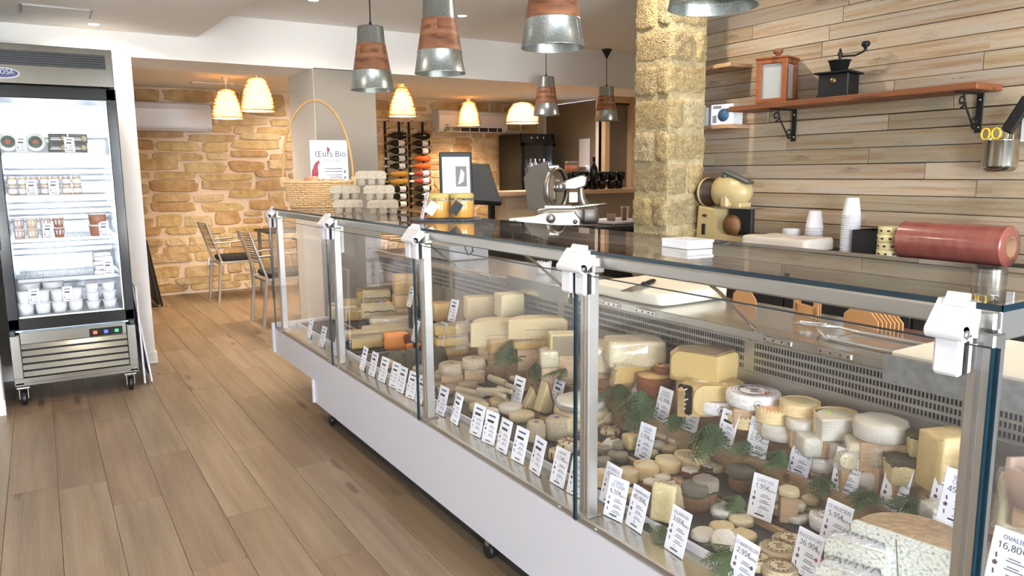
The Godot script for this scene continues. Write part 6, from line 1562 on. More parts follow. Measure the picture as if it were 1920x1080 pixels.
func price_card(at: Vector3, yaw: float, title: String, price: String, unit: String, label: String, w := 0.074, h := 0.116, near := true, group := "", lift := 0.0) -> void:
	var t := thing("price_card", label, "price card", at, yaw, group)
	var lean := Basis(Vector3.RIGHT, -0.25)
	var P := func(nm: String, mb: MB, m: Material) -> MeshInstance3D:
		var o := part(nm, mb, m, t); o.basis = lean; return o
	P.call("card", MB.new().box(Vector3(0, h / 2, 0), Vector3(w, h, 0.0022), 0.0008), M.paper)
	part("prop", MB.new().box(Vector3(0, 0.006 - lift / 2, -0.010), Vector3(0.03, 0.012 + lift, 0.018), 0.001), M.black, t)
	var F := func(x: float, y: float) -> Transform3D: return Transform3D(Basis(), Vector3(x, y, 0.0016))
	var ts := title.split("|")
	var y := h - 0.016
	var tm := MB.new(); var pm := MB.new(); var lm := MB.new(); var im := MB.new()
	for s in ts:
		if near: text_mb(s, minf(0.0085, w * 1.35 / maxf(s.length(), 6)), F.call(0, y - 0.006), tm, true)
		else: tm.box(Vector3(0, y, 0.0013), Vector3(w * 0.55, 0.006, 0.0006))
		y -= 0.0105
	P.call("title", tm, M.ink_blue)
	y -= 0.006
	for s in price.split("|"):
		if near:
			text_mb(s, 0.0128, F.call(-w * 0.36, y - 0.009), pm)
			text_mb(unit.split("|")[mini(price.split("|").find(s), unit.split("|").size() - 1)], 0.0065, F.call(-w * 0.36 + 0.0085 * s.length() * 0.92, y - 0.008), pm)
		else: pm.box(Vector3(-w * 0.05, y - 0.003, 0.0013), Vector3(w * 0.5, 0.009, 0.0006))
		y -= 0.0125
	P.call("price", pm, M.ink)
	y -= 0.006
	for k in 3:
		for j in 2: lm.box(Vector3(w * 0.10 + 0.002 * j, y - 0.0155 * k - 0.005 * j, 0.0013), Vector3(w * (0.28 if j == 0 else 0.44), 0.0022, 0.0006))
		if k == 1:
			var star := []
			for i in 10: star.append(Vector2(cos(TAU * i / 10 + PI / 2), sin(TAU * i / 10 + PI / 2)) * (0.0058 if i % 2 == 0 else 0.0036))
			im.prism(star, 0.0011, 0.0016, Transform3D(Basis(), Vector3(-w * 0.33, y - 0.0155 * k, 0)))
		else:
			im.box(Vector3(-w * 0.33, y - 0.0155 * k - 0.001, 0.0013), Vector3(0.003, 0.009, 0.0006), 0.0, Basis(Vector3.BACK, 0.15))
	P.call("lines", lm, M.ink_grey)
	P.call("icons", im, M.ink_plum)
	if near and y - 0.047 > 0.004:
		var rp := []
		for i in 14: rp.append(Vector3(cos(TAU * i / 14) * 0.0042, y - 0.046 + sin(TAU * i / 14) * 0.0042, 0.0013))
		P.call("roundel", MB.new().tube(rp, 0.0005, 4, true), M.ink_blue)
	if title in ["ROQUEFORT", "ST MARCELLIN"]:
		P.call("dot", MB.new().lathe([[0.0, 0.0], [0.0045, 0.0], [0.0045, 0.0006], [0.0, 0.0007]], 14, Transform3D(Basis(Vector3.RIGHT, PI / 2), Vector3(w * 0.36, h - 0.055, 0.0013))), M.red_dot if title == "ROQUEFORT" else M.ink_blue)

var frond_meshes := []
func frond(seed_: int, L: float) -> ArrayMesh:
	var r := RandomNumberGenerator.new(); r.seed = seed_
	var mb := MB.new()
	var bend := r.randf_range(0.25, 0.6)
	var at := func(v: float) -> Vector3: return Vector3(0.02 * sin(v * 2.0), -bend * L * v * v * 0.5, L * v)
	var pts := []
	for k in 8: pts.append(at.call(k / 7.0))
	mb.tube(pts, 0.0011, 5, false, 0.0005)
	var n := 10
	for k in n:
		var v := 0.12 + 0.86 * k / n
		var l := L * 0.36 * sin(PI * clampf(0.28 + 0.72 * v, 0, 1)) + 0.004
		for s in [-1.0, 1.0]:
			var p: Vector3 = at.call(v)
			var d := Vector3(s, r.randf_range(-0.25, 0.1), 0.55).normalized()
			var f := Vector3(0, 0, 1) - d * d.z
			f = f.normalized() * l * 0.27
			var m := 4
			# toothed leaflet: small lobes along both edges
			for i in m:
				var a := float(i) / m; var b := float(i + 1) / m
				var wa := (1.0 - a) * 0.95 + 0.05
				var p0 := p + d * l * a + Vector3(0, -0.25 * l * a * a, 0); var p1 := p + d * l * b + Vector3(0, -0.25 * l * b * b, 0)
				mb.tri(p0, p1, p0.lerp(p1, 0.6) + f * wa)
				mb.tri(p0, p0.lerp(p1, 0.6) - f * wa, p1)
	return mb.mesh()

func sprig(at: Vector3, L: float, dirs: Array, label: String, group := "fern sprigs") -> void:
	var t := thing("fern_sprig", label, "fern", at, 0.0, group)
	if frond_meshes.is_empty():
		for k in 4: frond_meshes.append(frond(60 + k, 0.14))
		var fm := tmat("fern", rgb(62, 92, 50), 0.5, T.soft, Vector3.ONE * 12.0)
		fm.backlight_enabled = true; fm.backlight = rgb(16, 26, 10)
	var i := 0
	for d in dirs:
		var o := part("frond", frond_meshes[(i + int(at.z * -100)) % 4], M.fern, t, Vector3(0, 0.004 * i, 0))
		o.basis = Basis(Vector3.UP, d[0]) * Basis(Vector3.RIGHT, d[1]) * Basis(Vector3.BACK, 0.3 * sin(i * 2.0 + at.x * 40)) * Basis.from_scale(Vector3.ONE * L / 0.14 * (1.0 - 0.1 * i))
		i += 1

var cheese_rows := [
	["puck", 1.384, 0.428, -1.299, 0.065, 0.014, 0.065, -0.654, "pale goat cheese puck on the front slate, nearest the PELARDON card", "pucks on the front slate"],
	["puck", 1.451, 0.428, -1.297, 0.065, 0.018, 0.065, -0.673, "yellowish goat cheese puck on the front slate, in the middle of its group behind PELARDON", "pucks on the front slate"],
	["puck", 1.526, 0.428, -1.298, 0.065, 0.012, 0.065, -0.693, "pale goat cheese puck on the front slate, just below the CABECOU card", "pucks on the front slate"],
	["wrapped_puck", 1.529, 0.428, -1.365, 0.069, 0.012, 0.069, -0.674, "goat cheese puck wrapped in clear film beside the dark brown tall cheeses", "pucks on the front slate"],
	["puck", 1.465, 0.428, -1.237, 0.065, 0.014, 0.065, -0.696, "pale goat cheese puck on the front slate, partly behind the ST MARCELLIN card", "pucks on the front slate"],
	["puck_tilt", 1.391, 0.428, -1.237, 0.065, 0.015, 0.065, -0.675, "white ribbed goat cheese puck tipped up, touched by a fern behind PELARDON", "pucks on the front slate"],
	["cup", 1.467, 0.428, -1.131, 0.091, 0.02, 0.091, -0.731, "round soft cheese under printed paper, directly right of the ST MARCELLIN card", "printed cups behind ST MARCELLIN"],
	["cup", 1.525, 0.428, -1.143, 0.086, 0.012, 0.086, -0.742, "round soft cheese under printed paper, rearmost of its group above the ROQUEFORT card", "printed cups behind ST MARCELLIN"],
	["cup", 1.393, 0.428, -1.067, 0.082, 0.016, 0.082, -0.734, "round soft cheese under printed paper, cut by the bottom edge between two cards", "printed cups behind ST MARCELLIN"],
	["cup", 1.384, 0.428, -1.122, 0.064, 0.027, 0.064, -0.712, "round soft cheese under printed paper, mostly hidden behind the ST MARCELLIN card", "printed cups behind ST MARCELLIN"],
	["cup", 1.481, 0.428, -1.058, 0.071, 0.025, 0.071, -0.76, "round soft cheese under printed paper, mostly hidden behind the ROQUEFORT card", "printed cups behind ST MARCELLIN"],
	["puck", 1.626, 0.445, -1.255, 0.038, 0.022, 0.038, -0.731, "small white disc of the CABECOU heap, lower left, touching the card", "white discs behind CABECOU"],
	["puck", 1.637, 0.445, -1.21, 0.063, 0.012, 0.063, -0.747, "small white disc of the CABECOU heap, lowest in front, with a dark leaf mark", "white discs behind CABECOU"],
	["puck", 1.708, 0.445, -1.214, 0.051, 0.012, 0.051, -0.762, "small white disc of the CABECOU heap, lower right behind the front one", "white discs behind CABECOU"],
	["puck", 1.715, 0.445, -1.217, 0.035, 0.019, 0.035, -0.763, "small white disc of the CABECOU heap, furthest right, by the ST FELICIEN card", "white discs behind CABECOU"],
	["puck", 1.647, 0.471, -1.225, 0.059, 0.014, 0.059, -0.745, "small white disc of the CABECOU heap, stacked on the lowest front one", "white discs behind CABECOU"],
	["puck", 1.709, 0.471, -1.221, 0.046, 0.017, 0.046, -0.76, "small white disc of the CABECOU heap, upper right one", "white discs behind CABECOU"],
	["puck", 1.62, 0.516, -1.225, 0.057, 0.015, 0.057, -0.739, "small white disc of the CABECOU heap, highest at the back", "white discs behind CABECOU"],
	["puck", 1.683, 0.445, -1.314, 0.042, 0.018, 0.042, -0.726, "small white disc of the CABECOU heap, half hidden behind the card", "white discs behind CABECOU"],
	["cupwhite", 1.663, 0.445, -1.141, 0.083, 0.038, 0.083, -0.776, "larger white disc wrapped in printed film, left of the ST FELICIEN card", ""],
	["brownbox", 1.686, 0.445, -1.09, 0.094, 0.012, 0.094, -0.798, "lower of two round orange-brown boxed cheeses behind the blue half wheel", "boxed cheeses by the blue wheel"],
	["brownbox", 1.78, 0.473, -1.083, 0.089, 0.012, 0.089, -0.819, "upper of two round orange-brown boxed cheeses behind the blue half wheel", "boxed cheeses by the blue wheel"],
	["brown2", 1.492, 0.428, -1.437, 0.078, 0.075, 0.078, -0.643, "tall brown cheese with a rough grey cap, nearest and leftmost of four", "tall brown cheeses"],
	["brown2", 1.53, 0.428, -1.434, 0.075, 0.081, 0.075, -0.654, "tall reddish-brown cheese with a dark cap, second from the left of four", "tall brown cheeses"],
	["brown2", 1.679, 0.445, -1.43, 0.078, 0.065, 0.078, -0.692, "tall brown cheese with a grey cap, third from the left of four", "tall brown cheeses"],
	["brown2", 1.693, 0.445, -1.447, 0.08, 0.052, 0.08, -0.691, "tall brown cheese with a grey cap, furthest right of four, by the fern", "tall brown cheeses"],
	["slab", 1.365, 0.428, -1.427, 0.07, 0.106, 0.025, -1.15, "square pale slice with tiny holes standing behind the BARBIGOUT card", ""],
	["slab", 1.459, 0.428, -1.479, 0.077, 0.062, 0.03, -1.15, "square white slice with creamy rind leaning behind the other slice", ""],
	["puck", 1.376, 0.428, -1.546, 0.049, 0.018, 0.049, -0.582, "flat beige slice lying behind the second front card from the post", ""],
	["puck", 1.389, 0.428, -1.606, 0.047, 0.012, 0.047, -0.57, "flat brownish slice behind the CORNE card", ""],
	["strap", 1.375, 0.428, -1.702, 0.045, 0.047, 0.045, -0.544, "small cheese in a pale wooden band right of the fourth post", "cheeses in wooden bands"],
	["strap", 1.465, 0.428, -1.687, 0.061, 0.035, 0.061, -0.572, "small cheese in a pale wooden band, beside the upper CORNE card", "cheeses in wooden bands"],
	["strap", 1.528, 0.428, -1.676, 0.08, 0.043, 0.08, -0.591, "small cheese in a pale wooden band, nearest in the row of four", "cheeses in wooden bands"],
	["strap", 1.597, 0.445, -1.654, 0.08, 0.035, 0.08, -0.614, "small cheese in a pale wooden band, second from the left in the row", "cheeses in wooden bands"],
	["strap", 1.67, 0.445, -1.646, 0.08, 0.038, 0.08, -0.634, "small cheese in a pale wooden band, third from the left in the row", "cheeses in wooden bands"],
	["strap", 1.697, 0.445, -1.625, 0.072, 0.035, 0.072, -0.646, "small cheese in a pale wooden band, right end of the row below the fern", "cheeses in wooden bands"],
	["leaf", 1.487, 0.428, -1.607, 0.059, 0.024, 0.059, -0.597, "flat cheese tied in a brown leaf, leftmost below the wooden-banded row", "leaf-wrapped cheeses"],
	["leaf", 1.539, 0.428, -1.616, 0.059, 0.02, 0.059, -0.609, "flat cheese tied in a brown leaf, second from the left below the banded row", "leaf-wrapped cheeses"],
	["leaf", 1.624, 0.445, -1.585, 0.059, 0.014, 0.059, -0.638, "flat cheese tied in a brown leaf, behind the tall brown cheeses, left one", "leaf-wrapped cheeses"],
	["leaf", 1.701, 0.445, -1.581, 0.057, 0.013, 0.057, -0.657, "flat cheese tied in a brown leaf, behind the tall brown cheeses, right one", "leaf-wrapped cheeses"],
	["rock", 1.506, 0.428, -1.553, 0.051, 0.028, 0.051, -0.616, "irregular white cheese lump below the leaf-wrapped cheeses", "leaf-wrapped cheeses"],
	["puck", 1.711, 0.445, -1.561, 0.043, 0.014, 0.043, -0.665, "flat pale disc beside the leaf-wrapped cheeses, under the fern", ""],
	["puck", 1.697, 0.445, -1.808, 0.052, 0.022, 0.052, -0.603, "small ivory disc right of the grey card, lower left of its group", "white discs above the banded row"],
	["puck", 1.705, 0.445, -1.762, 0.055, 0.018, 0.055, -0.615, "small ivory disc of the group above the banded row, lowest in front", "white discs above the banded row"],
	["puck", 1.748, 0.465, -1.835, 0.059, 0.017, 0.059, -0.609, "small ivory disc of the group above the banded row, top left", "white discs above the banded row"],
	["puck", 1.756, 0.457, -1.781, 0.058, 0.022, 0.058, -0.623, "small ivory disc of the group above the banded row, top right", "white discs above the banded row"],
	["puck", 1.632, 0.445, -1.763, 0.038, 0.018, 0.038, -0.597, "small ivory disc squeezed behind the tall pale card", "white discs above the banded row"],
	["ash", 1.472, 0.428, -1.819, 0.047, 0.03, 0.047, -0.544, "small ash-grey crottin right of the fourth post, lowest left", "ash-grey crottins"],
	["ash", 1.543, 0.428, -1.899, 0.047, 0.016, 0.047, -0.546, "small ash-grey crottin behind the lowest left one", "ash-grey crottins"],
	["ash", 1.533, 0.428, -1.837, 0.046, 0.023, 0.046, -0.556, "small ash-grey crottin in the middle of its group", "ash-grey crottins"],
	["ash", 1.544, 0.428, -1.817, 0.048, 0.031, 0.048, -0.564, "small ash-grey crottin at the right of its group, by the grey card", "ash-grey crottins"],
	["ash", 1.575, 0.445, -1.87, 0.041, 0.014, 0.041, -0.56, "small ash-grey crottin at the back of its group", "ash-grey crottins"],
	["frustum", 1.588, 0.445, -1.909, 0.062, 0.025, 0.062, -0.555, "white truncated pyramid cheese with a dark leaf on top, right of the fourth post", ""],
	["block", 1.621, 0.445, -1.857, 0.05, 0.051, 0.05, -0.174, "cream upright block left of the pale grey card", ""],
	["leafpuck", 1.649, 0.445, -2.003, 0.08, 0.015, 0.08, -0.551, "leaf-topped disc right of the fourth post", "leaf-topped discs"],
	["leafpuck", 1.464, 0.428, -1.997, 0.086, 0.033, 0.086, -0.506, "leaf-topped disc left of the fourth post", "leaf-topped discs"],
	["leafpuck", 1.38, 0.428, -1.954, 0.056, 0.033, 0.056, -0.492, "leaf-topped disc behind the blank shiny card", "leaf-topped discs"],
	["tall", 1.688, 0.445, -2.093, 0.061, 0.051, 0.061, -0.543, "tall rounded cream cheese right of the fourth post, left of two", "tall rounded creams"],
	["tall", 1.703, 0.445, -2.098, 0.06, 0.049, 0.06, -0.545, "tall rounded cream cheese right of the fourth post, by the fern", "tall rounded creams"],
	["tall", 1.535, 0.428, -2.111, 0.066, 0.072, 0.066, -0.503, "tall rounded cream cheese just left of the fourth post", "tall rounded creams"],
	["chabispot", 1.498, 0.428, -2.116, 0.088, 0.077, 0.088, -0.493, "tapered cream cheese with a blue label spot on top, left of the fourth post", "labelled cylinders"],
	["chabispot", 1.423, 0.428, -2.137, 0.072, 0.069, 0.072, -0.47, "tapered cream cheese with a blue label spot, second left of the fourth post", "labelled cylinders"],
	["disc", 1.503, 0.428, -2.355, 0.105, 0.029, 0.105, -0.454, "flat cream disc in front of the lone tilted wedge", "flat discs before the logs"],
	["disc", 1.495, 0.441, -2.425, 0.096, 0.03, 0.096, -0.442, "flat cream disc overlapping its neighbours, left of the lone wedge", "flat discs before the logs"],
	["disc", 1.514, 0.428, -2.544, 0.082, 0.033, 0.082, -0.43, "flat smooth white disc behind the overlapping one", "flat discs before the logs"],
	["disc", 1.416, 0.428, -2.534, 0.079, 0.034, 0.079, -0.408, "round white disc left of the group, above the front cards", "flat discs before the logs"],
	["disc", 1.413, 0.428, -2.448, 0.075, 0.032, 0.075, -0.419, "flat yellowish disc half hidden by the front cards", "flat discs before the logs"],
	["wedgeup", 1.582, 0.445, -2.409, 0.072, 0.085, 0.072, -0.265, "upright pale wedge with brown rind leaning, left of two", ""],
	["wedgeup", 1.59, 0.445, -2.332, 0.07, 0.126, 0.07, 0.021, "tall triangular pale wedge with brown rind, right of two", ""],
	["log", 1.44, 0.428, -2.656, 0.172, 0.032, 0.03, -1.321, "long cream log lying left, behind the second card from the third post", "small cream logs"],
	["log", 1.45, 0.451, -2.678, 0.156, 0.03, 0.03, -1.281, "long cream log, second layer at the left", "small cream logs"],
	["log", 1.485, 0.476, -2.554, 0.123, 0.063, 0.03, -0.641, "thick cream log lying askew in the middle", "small cream logs"],
	["log", 1.49, 0.481, -2.495, 0.07, 0.02, 0.03, -1.441, "short cream log at the right, lowest", "small cream logs"],
	["log", 1.53, 0.49, -2.522, 0.091, 0.02, 0.03, -1.401, "short cream log at the right, second from the bottom", "small cream logs"],
	["log", 1.545, 0.508, -2.503, 0.054, 0.02, 0.03, -1.441, "short cream log at the right behind", "small cream logs"],
	["log", 1.6, 0.518, -2.535, 0.083, 0.021, 0.03, -1.361, "small cream log at the back right below the dark gap", "small cream logs"],
	["log", 1.58, 0.483, -2.667, 0.124, 0.031, 0.03, -1.521, "speckled cream log at the back of the pile", "small cream logs"],
	["chabi", 1.483, 0.428, -2.999, 0.066, 0.055, 0.066, -0.367, "tapered cream cylinder touching the third post, lower left", "tapered cream cylinders right of the third post"],
	["chabi", 1.53, 0.428, -2.983, 0.076, 0.057, 0.076, -0.379, "tapered cream cylinder, second from the left in the front row right of the third post", "tapered cream cylinders right of the third post"],
	["chabi", 1.53, 0.428, -2.986, 0.077, 0.058, 0.077, -0.379, "tapered cream cylinder, third from the left in the front row right of the third post", "tapered cream cylinders right of the third post"],
	["chabi", 1.532, 0.428, -2.981, 0.073, 0.058, 0.073, -0.38, "tapered cream cylinder, fourth from the left in the front row right of the third post", "tapered cream cylinders right of the third post"],
	["chabi", 1.698, 0.445, -2.916, 0.069, 0.045, 0.069, -0.422, "tapered cream cylinder at the right end of the row, under the fern", "tapered cream cylinders right of the third post"],
	["chabi", 1.5, 0.483, -2.934, 0.122, 0.047, 0.122, -0.378, "wide cream cylinder with a dark hole on top, stacked at the left", "tapered cream cylinders right of the third post"],
	["chabi", 1.58, 0.508, -2.871, 0.112, 0.047, 0.112, -0.403, "wide cream cylinder with a dark mark on top, stacked at the right", "tapered cream cylinders right of the third post"],
	["mott", 1.49, 0.428, -2.888, 0.09, 0.021, 0.09, -0.381, "mottled brownish disc below the tapered cylinders, left", "mottled discs before the cylinders"],
	["mott", 1.52, 0.428, -2.822, 0.096, 0.038, 0.096, -0.395, "mottled grey disc below the tapered cylinders, right", "mottled discs before the cylinders"],
	["mott", 1.427, 0.428, -2.833, 0.088, 0.012, 0.088, -0.373, "mottled brownish disc behind the first card right of the third post", "mottled discs before the cylinders"],
	["mott", 1.421, 0.428, -2.931, 0.085, 0.015, 0.085, -0.361, "mottled brownish disc against the third post", "mottled discs before the cylinders"],
	["disc", 1.435, 0.428, -3.012, 0.068, 0.031, 0.068, -0.356, "pale disc just behind the third post", ""],
	["chabi", 1.467, 0.428, -3.194, 0.081, 0.033, 0.081, -0.344, "cream cylinder left of the third post, behind the front cards", ""],
	["pyr", 1.424, 0.428, -3.386, 0.079, 0.075, 0.079, -0.318, "grey ash-coated pyramid furthest left, beside the orange cheese", "grey ash pyramids"],
	["pyr", 1.495, 0.428, -3.341, 0.084, 0.087, 0.084, -0.337, "grey ash-coated pyramid left of the third post", "grey ash pyramids"],
	["pyr", 1.577, 0.445, -3.202, 0.065, 0.095, 0.065, -0.366, "grey ash-coated pyramid right of the third post", "grey ash pyramids"],
	["pyr", 1.688, 0.445, -3.281, 0.091, 0.071, 0.091, -0.38, "grey ash-coated pyramid furthest right, before the yellow blocks", "grey ash pyramids"],
	["puck", 1.395, 0.428, -3.25, 0.056, 0.017, 0.056, -0.324, "small white disc behind the front cards left of the third post", ""],
	["orange", 1.56, 0.438, -3.687, 0.132, 0.092, 0.07, -0.32, "orange wedge of cheese with brown rind, left of the third post", ""],
	["orange", 1.62, 0.445, -3.6, 0.079, 0.032, 0.05, -0.338, "smaller orange piece behind the grey pyramid, at the third post", ""],
	["yslab", 1.66, 0.497, -3.191, 0.112, 0.029, 0.08, -0.234, "yellow slab lowest of three, behind the grey pyramid", "yellow slabs right of the third post"],
	["yslab", 1.66, 0.529, -3.243, 0.163, 0.047, 0.08, -0.228, "yellow slab in the middle of three", "yellow slabs right of the third post"],
	["yslab", 1.66, 0.587, -3.246, 0.173, 0.05, 0.08, -0.228, "yellow slab topmost of three, with a card before it", "yellow slabs right of the third post"],
	["halfwheel", 1.74, 0.585, -2.942, 0.245, 0.118, 0.12, -0.427, "large pale half wheel with a cracked cut face, behind the tapered cylinders", ""],
	["halfwheel", 1.8, 0.657, -2.687, 0.257, 0.091, 0.1, -0.572, "long pale cut wheel lying right of the cracked half wheel", ""],
	["yslab", 1.76, 0.617, -2.673, 0.162, 0.036, 0.09, -0.466, "pale yellow slab under the long cut wheel, behind a card", ""],
	["block", 1.71, 0.56, -2.883, 0.09, 0.063, 0.07, -0.128, "small shiny yellow piece left of the card with the big fern", ""],
	["block", 1.83, 0.647, -3.246, 0.155, 0.112, 0.1, -0.311, "upright pale yellow block at the back, left of two", ""],
	["block", 1.84, 0.7, -2.986, 0.121, 0.109, 0.09, -0.092, "upright pale yellow block at the back below the bright reflection, right of two", ""],
	["block", 1.83, 0.585, -3.591, 0.182, 0.096, 0.1, -0.277, "wrapped pale block at the back, just right of the third post", ""],
	["crustblock", 1.75, 0.639, -2.426, 0.113, 0.09, 0.08, -0.5, "tall block with a mottled grey-brown crust, left of the fourth post", ""],
	["filmwedge", 1.68, 0.598, -2.428, 0.073, 0.073, 0.06, -0.484, "wedge in shiny clear film below the crusted block", ""],
	["squareblock", 1.825, 0.614, -2.215, 0.186, 0.103, 0.15, -0.501, "square cream block in clear film right of the fourth post, left of two", ""],
	["squareblock", 1.825, 0.664, -2.082, 0.207, 0.092, 0.15, -0.526, "square cream block in clear film right of the fourth post, the larger at the back", ""],
	["brie", 1.635, 0.445, -2.155, 0.2, 0.012, 0.227, -0.519, "lowest broad cream wheel of the stack beside the fourth post", "brie stack"],
	["brie", 1.635, 0.479, -2.155, 0.2, 0.012, 0.228, -0.519, "middle broad cream wheel of the stack beside the fourth post", "brie stack"],
	["brietop", 1.63, 0.513, -2.15, 0.185, 0.033, 0.188, -0.519, "white-topped brie wheel uppermost of the stack beside the fourth post", "brie stack"],
	["tomme", 1.804, 0.613, -2.063, 0.197, 0.069, 0.1, -0.225, "half wheel with a floury rind and a pale cut face below the square blocks", ""],
	["redwheel", 1.804, 0.59, -1.948, 0.13, 0.062, 0.1, -0.598, "small wheel with a reddish rough rind beside the floury half wheel", ""],
	["redwheel", 1.85, 0.648, -1.949, 0.069, 0.033, 0.069, -0.607, "mottled rind wheel at the back, behind the reddish one", ""],
	["block", 1.783, 0.558, -2.06, 0.073, 0.067, 0.05, -0.271, "plain tan wedge standing behind two cards and the fern", ""],
	["gouda_half", 1.829, 0.585, -1.701, 0.234, 0.109, 0.16, -0.657, "large dark-rinded half gouda lying flat, black label at its left", ""],
	["gouda_quarter", 1.833, 0.676, -1.733, 0.228, 0.103, 0.17, -0.651, "big quarter of yellow speckled gouda with two cut faces, on top of the half gouda", ""],
	["printed", 1.824, 0.594, -1.668, 0.152, 0.027, 0.152, -0.664, "white paper-wrapped round cheese with printed rings, in front of the gouda", "paper-wrapped rounds"],
	["printed", 1.832, 0.65, -1.53, 0.168, 0.033, 0.168, -0.7, "white paper-wrapped round cheese with printed rings, behind the other one", "paper-wrapped rounds"],
	["woodbox", 1.811, 0.585, -1.536, 0.122, 0.031, 0.122, -0.694, "lower round spruce-boxed cheese behind the blank card", "spruce-boxed cheeses"],
	["woodbox_orange", 1.811, 0.585, -1.538, 0.122, 0.035, 0.122, -0.693, "upper orange-topped spruce-boxed cheese behind the blank card", "spruce-boxed cheeses"],
	["woodbox_orange", 1.808, 0.631, -1.429, 0.11, 0.038, 0.11, -0.722, "pinkish-topped cheese in a serrated spruce band, right of the printed rounds", "spruce-boxed cheeses"],
	["woodbox", 1.84, 0.664, -1.367, 0.114, 0.034, 0.114, -0.746, "yellow-topped boxed cheese with an orange dot, nearest the grille", "spruce-boxed cheeses"],
	["whitecyl", 1.806, 0.585, -1.401, 0.11, 0.017, 0.11, -0.729, "lower white creamy cheese behind the price card with two prices", "white creamy rounds"],
	["whitecyl", 1.811, 0.585, -1.415, 0.123, 0.046, 0.123, -0.726, "upper white creamy cheese behind the price card with two prices", "white creamy rounds"],
	["whitecyl", 1.8, 0.634, -1.33, 0.083, 0.027, 0.083, -0.747, "white creamy cheese behind the upper one, left of the cut box cheese", "white creamy rounds"],
	["boxcut", 1.82, 0.639, -1.24, 0.117, 0.061, 0.117, -0.478, "tall round cheese in a wooden band with a white cut front and green mark", ""],
	["whitecyl", 1.83, 0.668, -1.109, 0.138, 0.05, 0.138, -0.821, "large white cylinder cheese right of the cut box cheese", "white creamy rounds"],
	["block", 1.8, 0.585, -1.259, 0.132, 0.056, 0.09, -0.568, "cut creamy white block with a pale rind above the white wrapped ball", ""],
	["ballfilm", 1.794, 0.535, -1.249, 0.079, 0.046, 0.079, -0.77, "white soft cheese ball in film between two price cards", ""],
	["gaperon", 1.791, 0.587, -1.143, 0.128, 0.049, 0.07, -0.602, "halved dome cheese with dark specks above the GAPERON card", ""],
	["gaperon", 1.8, 0.606, -1.083, 0.058, 0.052, 0.06, -0.323, "speckled dome cheese half, right of the other half", ""],
	["ballfilm", 1.784, 0.54, -1.105, 0.053, 0.047, 0.053, -0.813, "shiny film-wrapped white ball right of the GAPERON card", ""],
	["filmslab", 1.83, 0.63, -1.108, 0.17, 0.033, 0.08, -0.821, "flat slab in crumpled clear film behind the domes", ""],
	["herb", 1.796, 0.59, -1.008, 0.1, 0.061, 0.08, -0.748, "square cheese slab with a dark herb crust, behind the FROMAGE DU MAQUIS card", ""],
	["herb", 1.83, 0.652, -1.007, 0.047, 0.057, 0.05, -0.754, "upright cut piece with dark herb crust, left of the tall yellow block", ""],
	["tallblock", 1.8, 0.599, -0.917, 0.106, 0.147, 0.09, -0.38, "tall smooth yellow block at the right, behind the fern", ""],
	["wedgeup", 1.783, 0.546, -0.863, 0.054, 0.149, 0.05, -0.496, "pale wedge behind the tilted 45,90 card", ""],
	["bluecut", 1.7, 0.559, -0.869, 0.08, 0.048, 0.06, -0.578, "cut blue-veined piece in film behind the large blue half wheel", ""],
	["blue_half", 1.56, 0.498, -0.835, 0.2, 0.106, 0.13, -1.414, "large blue-veined half wheel with a brown top, front right corner", ""],
	["roquefort", 1.47, 0.504, -0.915, 0.12, 0.067, 0.09, -1.261, "blue cheese half round in printed white foil, rear of two", ""],
	["roquefort", 1.42, 0.474, -0.893, 0.132, 0.056, 0.09, -1.258, "blue cheese half round in printed white foil, cut by the bottom edge", ""],
	["filmwedge", 1.775, 0.559, -0.768, 0.041, 0.155, 0.03, -0.93, "pale wedge in clear film beyond the corner post", ""],
	["filmwedge", 1.6, 0.549, -0.66, 0.059, 0.109, 0.05, -0.943, "film-wrapped piece behind the corner price card", ""],
	["gouda_dark", 1.84, 0.485, -4.7, 0.231, 0.126, 0.1, -0.299, "dark-topped yellow gouda piece at the far end, with two lamps mirrored before it", ""],
	["yslab", 1.8, 0.485, -4.7, 0.37, 0.064, 0.11, -0.243, "long pale slab under the dark-topped gouda at the far end", ""],
	["morbier", 1.82, 0.524, -4.606, 0.182, 0.09, 0.08, -0.301, "cut cheese with a dark vein, uppermost, left of the third post", ""],
	["morbier", 1.78, 0.483, -4.348, 0.31, 0.089, 0.09, -0.311, "long cut cheese with a broken dark vein under the uppermost one", ""],
	["filmlong", 1.72, 0.476, -4.111, 0.273, 0.057, 0.09, -0.317, "long slab in crumpled clear film, left of the third post", ""],
	["yslab", 1.74, 0.456, -4.7, 0.379, 0.075, 0.09, -0.284, "wrapped slab at the far end under the pale one", ""],
	["yslab", 1.64, 0.438, -4.597, 0.145, 0.071, 0.08, -0.274, "short slab with an orange crust in the far bay", ""],
	["whiteslab", 1.66, 0.438, -4.033, 0.308, 0.059, 0.08, -0.312, "smooth cream slab under the crumpled film", ""],
	["whiteslab", 1.58, 0.438, -3.995, 0.419, 0.052, 0.09, -0.301, "long cream slab with a fern on it in the far bay", ""],
	["yslab", 1.45, 0.428, -3.86, 0.185, 0.056, 0.08, -0.287, "yellow block with a black printed rind at the front of the far bay", ""],
	["tallblock", 1.86, 0.637, -4.239, 0.141, 0.123, 0.09, -0.231, "upright tan block at the back of the far bay", ""],
	["yslab", 1.85, 0.562, -4.219, 0.144, 0.076, 0.1, -0.231, "tan slab under the upright block in the far bay", ""],
	["filmlong", 1.62, 0.438, -4.7, 0.185, 0.086, 0.1, -0.266, "slab in clear film at the far end behind two cards", ""],
	["disc", 1.389, 0.428, -3.384, 0.073, 0.04, 0.073, -0.311, "flat cream disc behind the far front cards", ""],
]

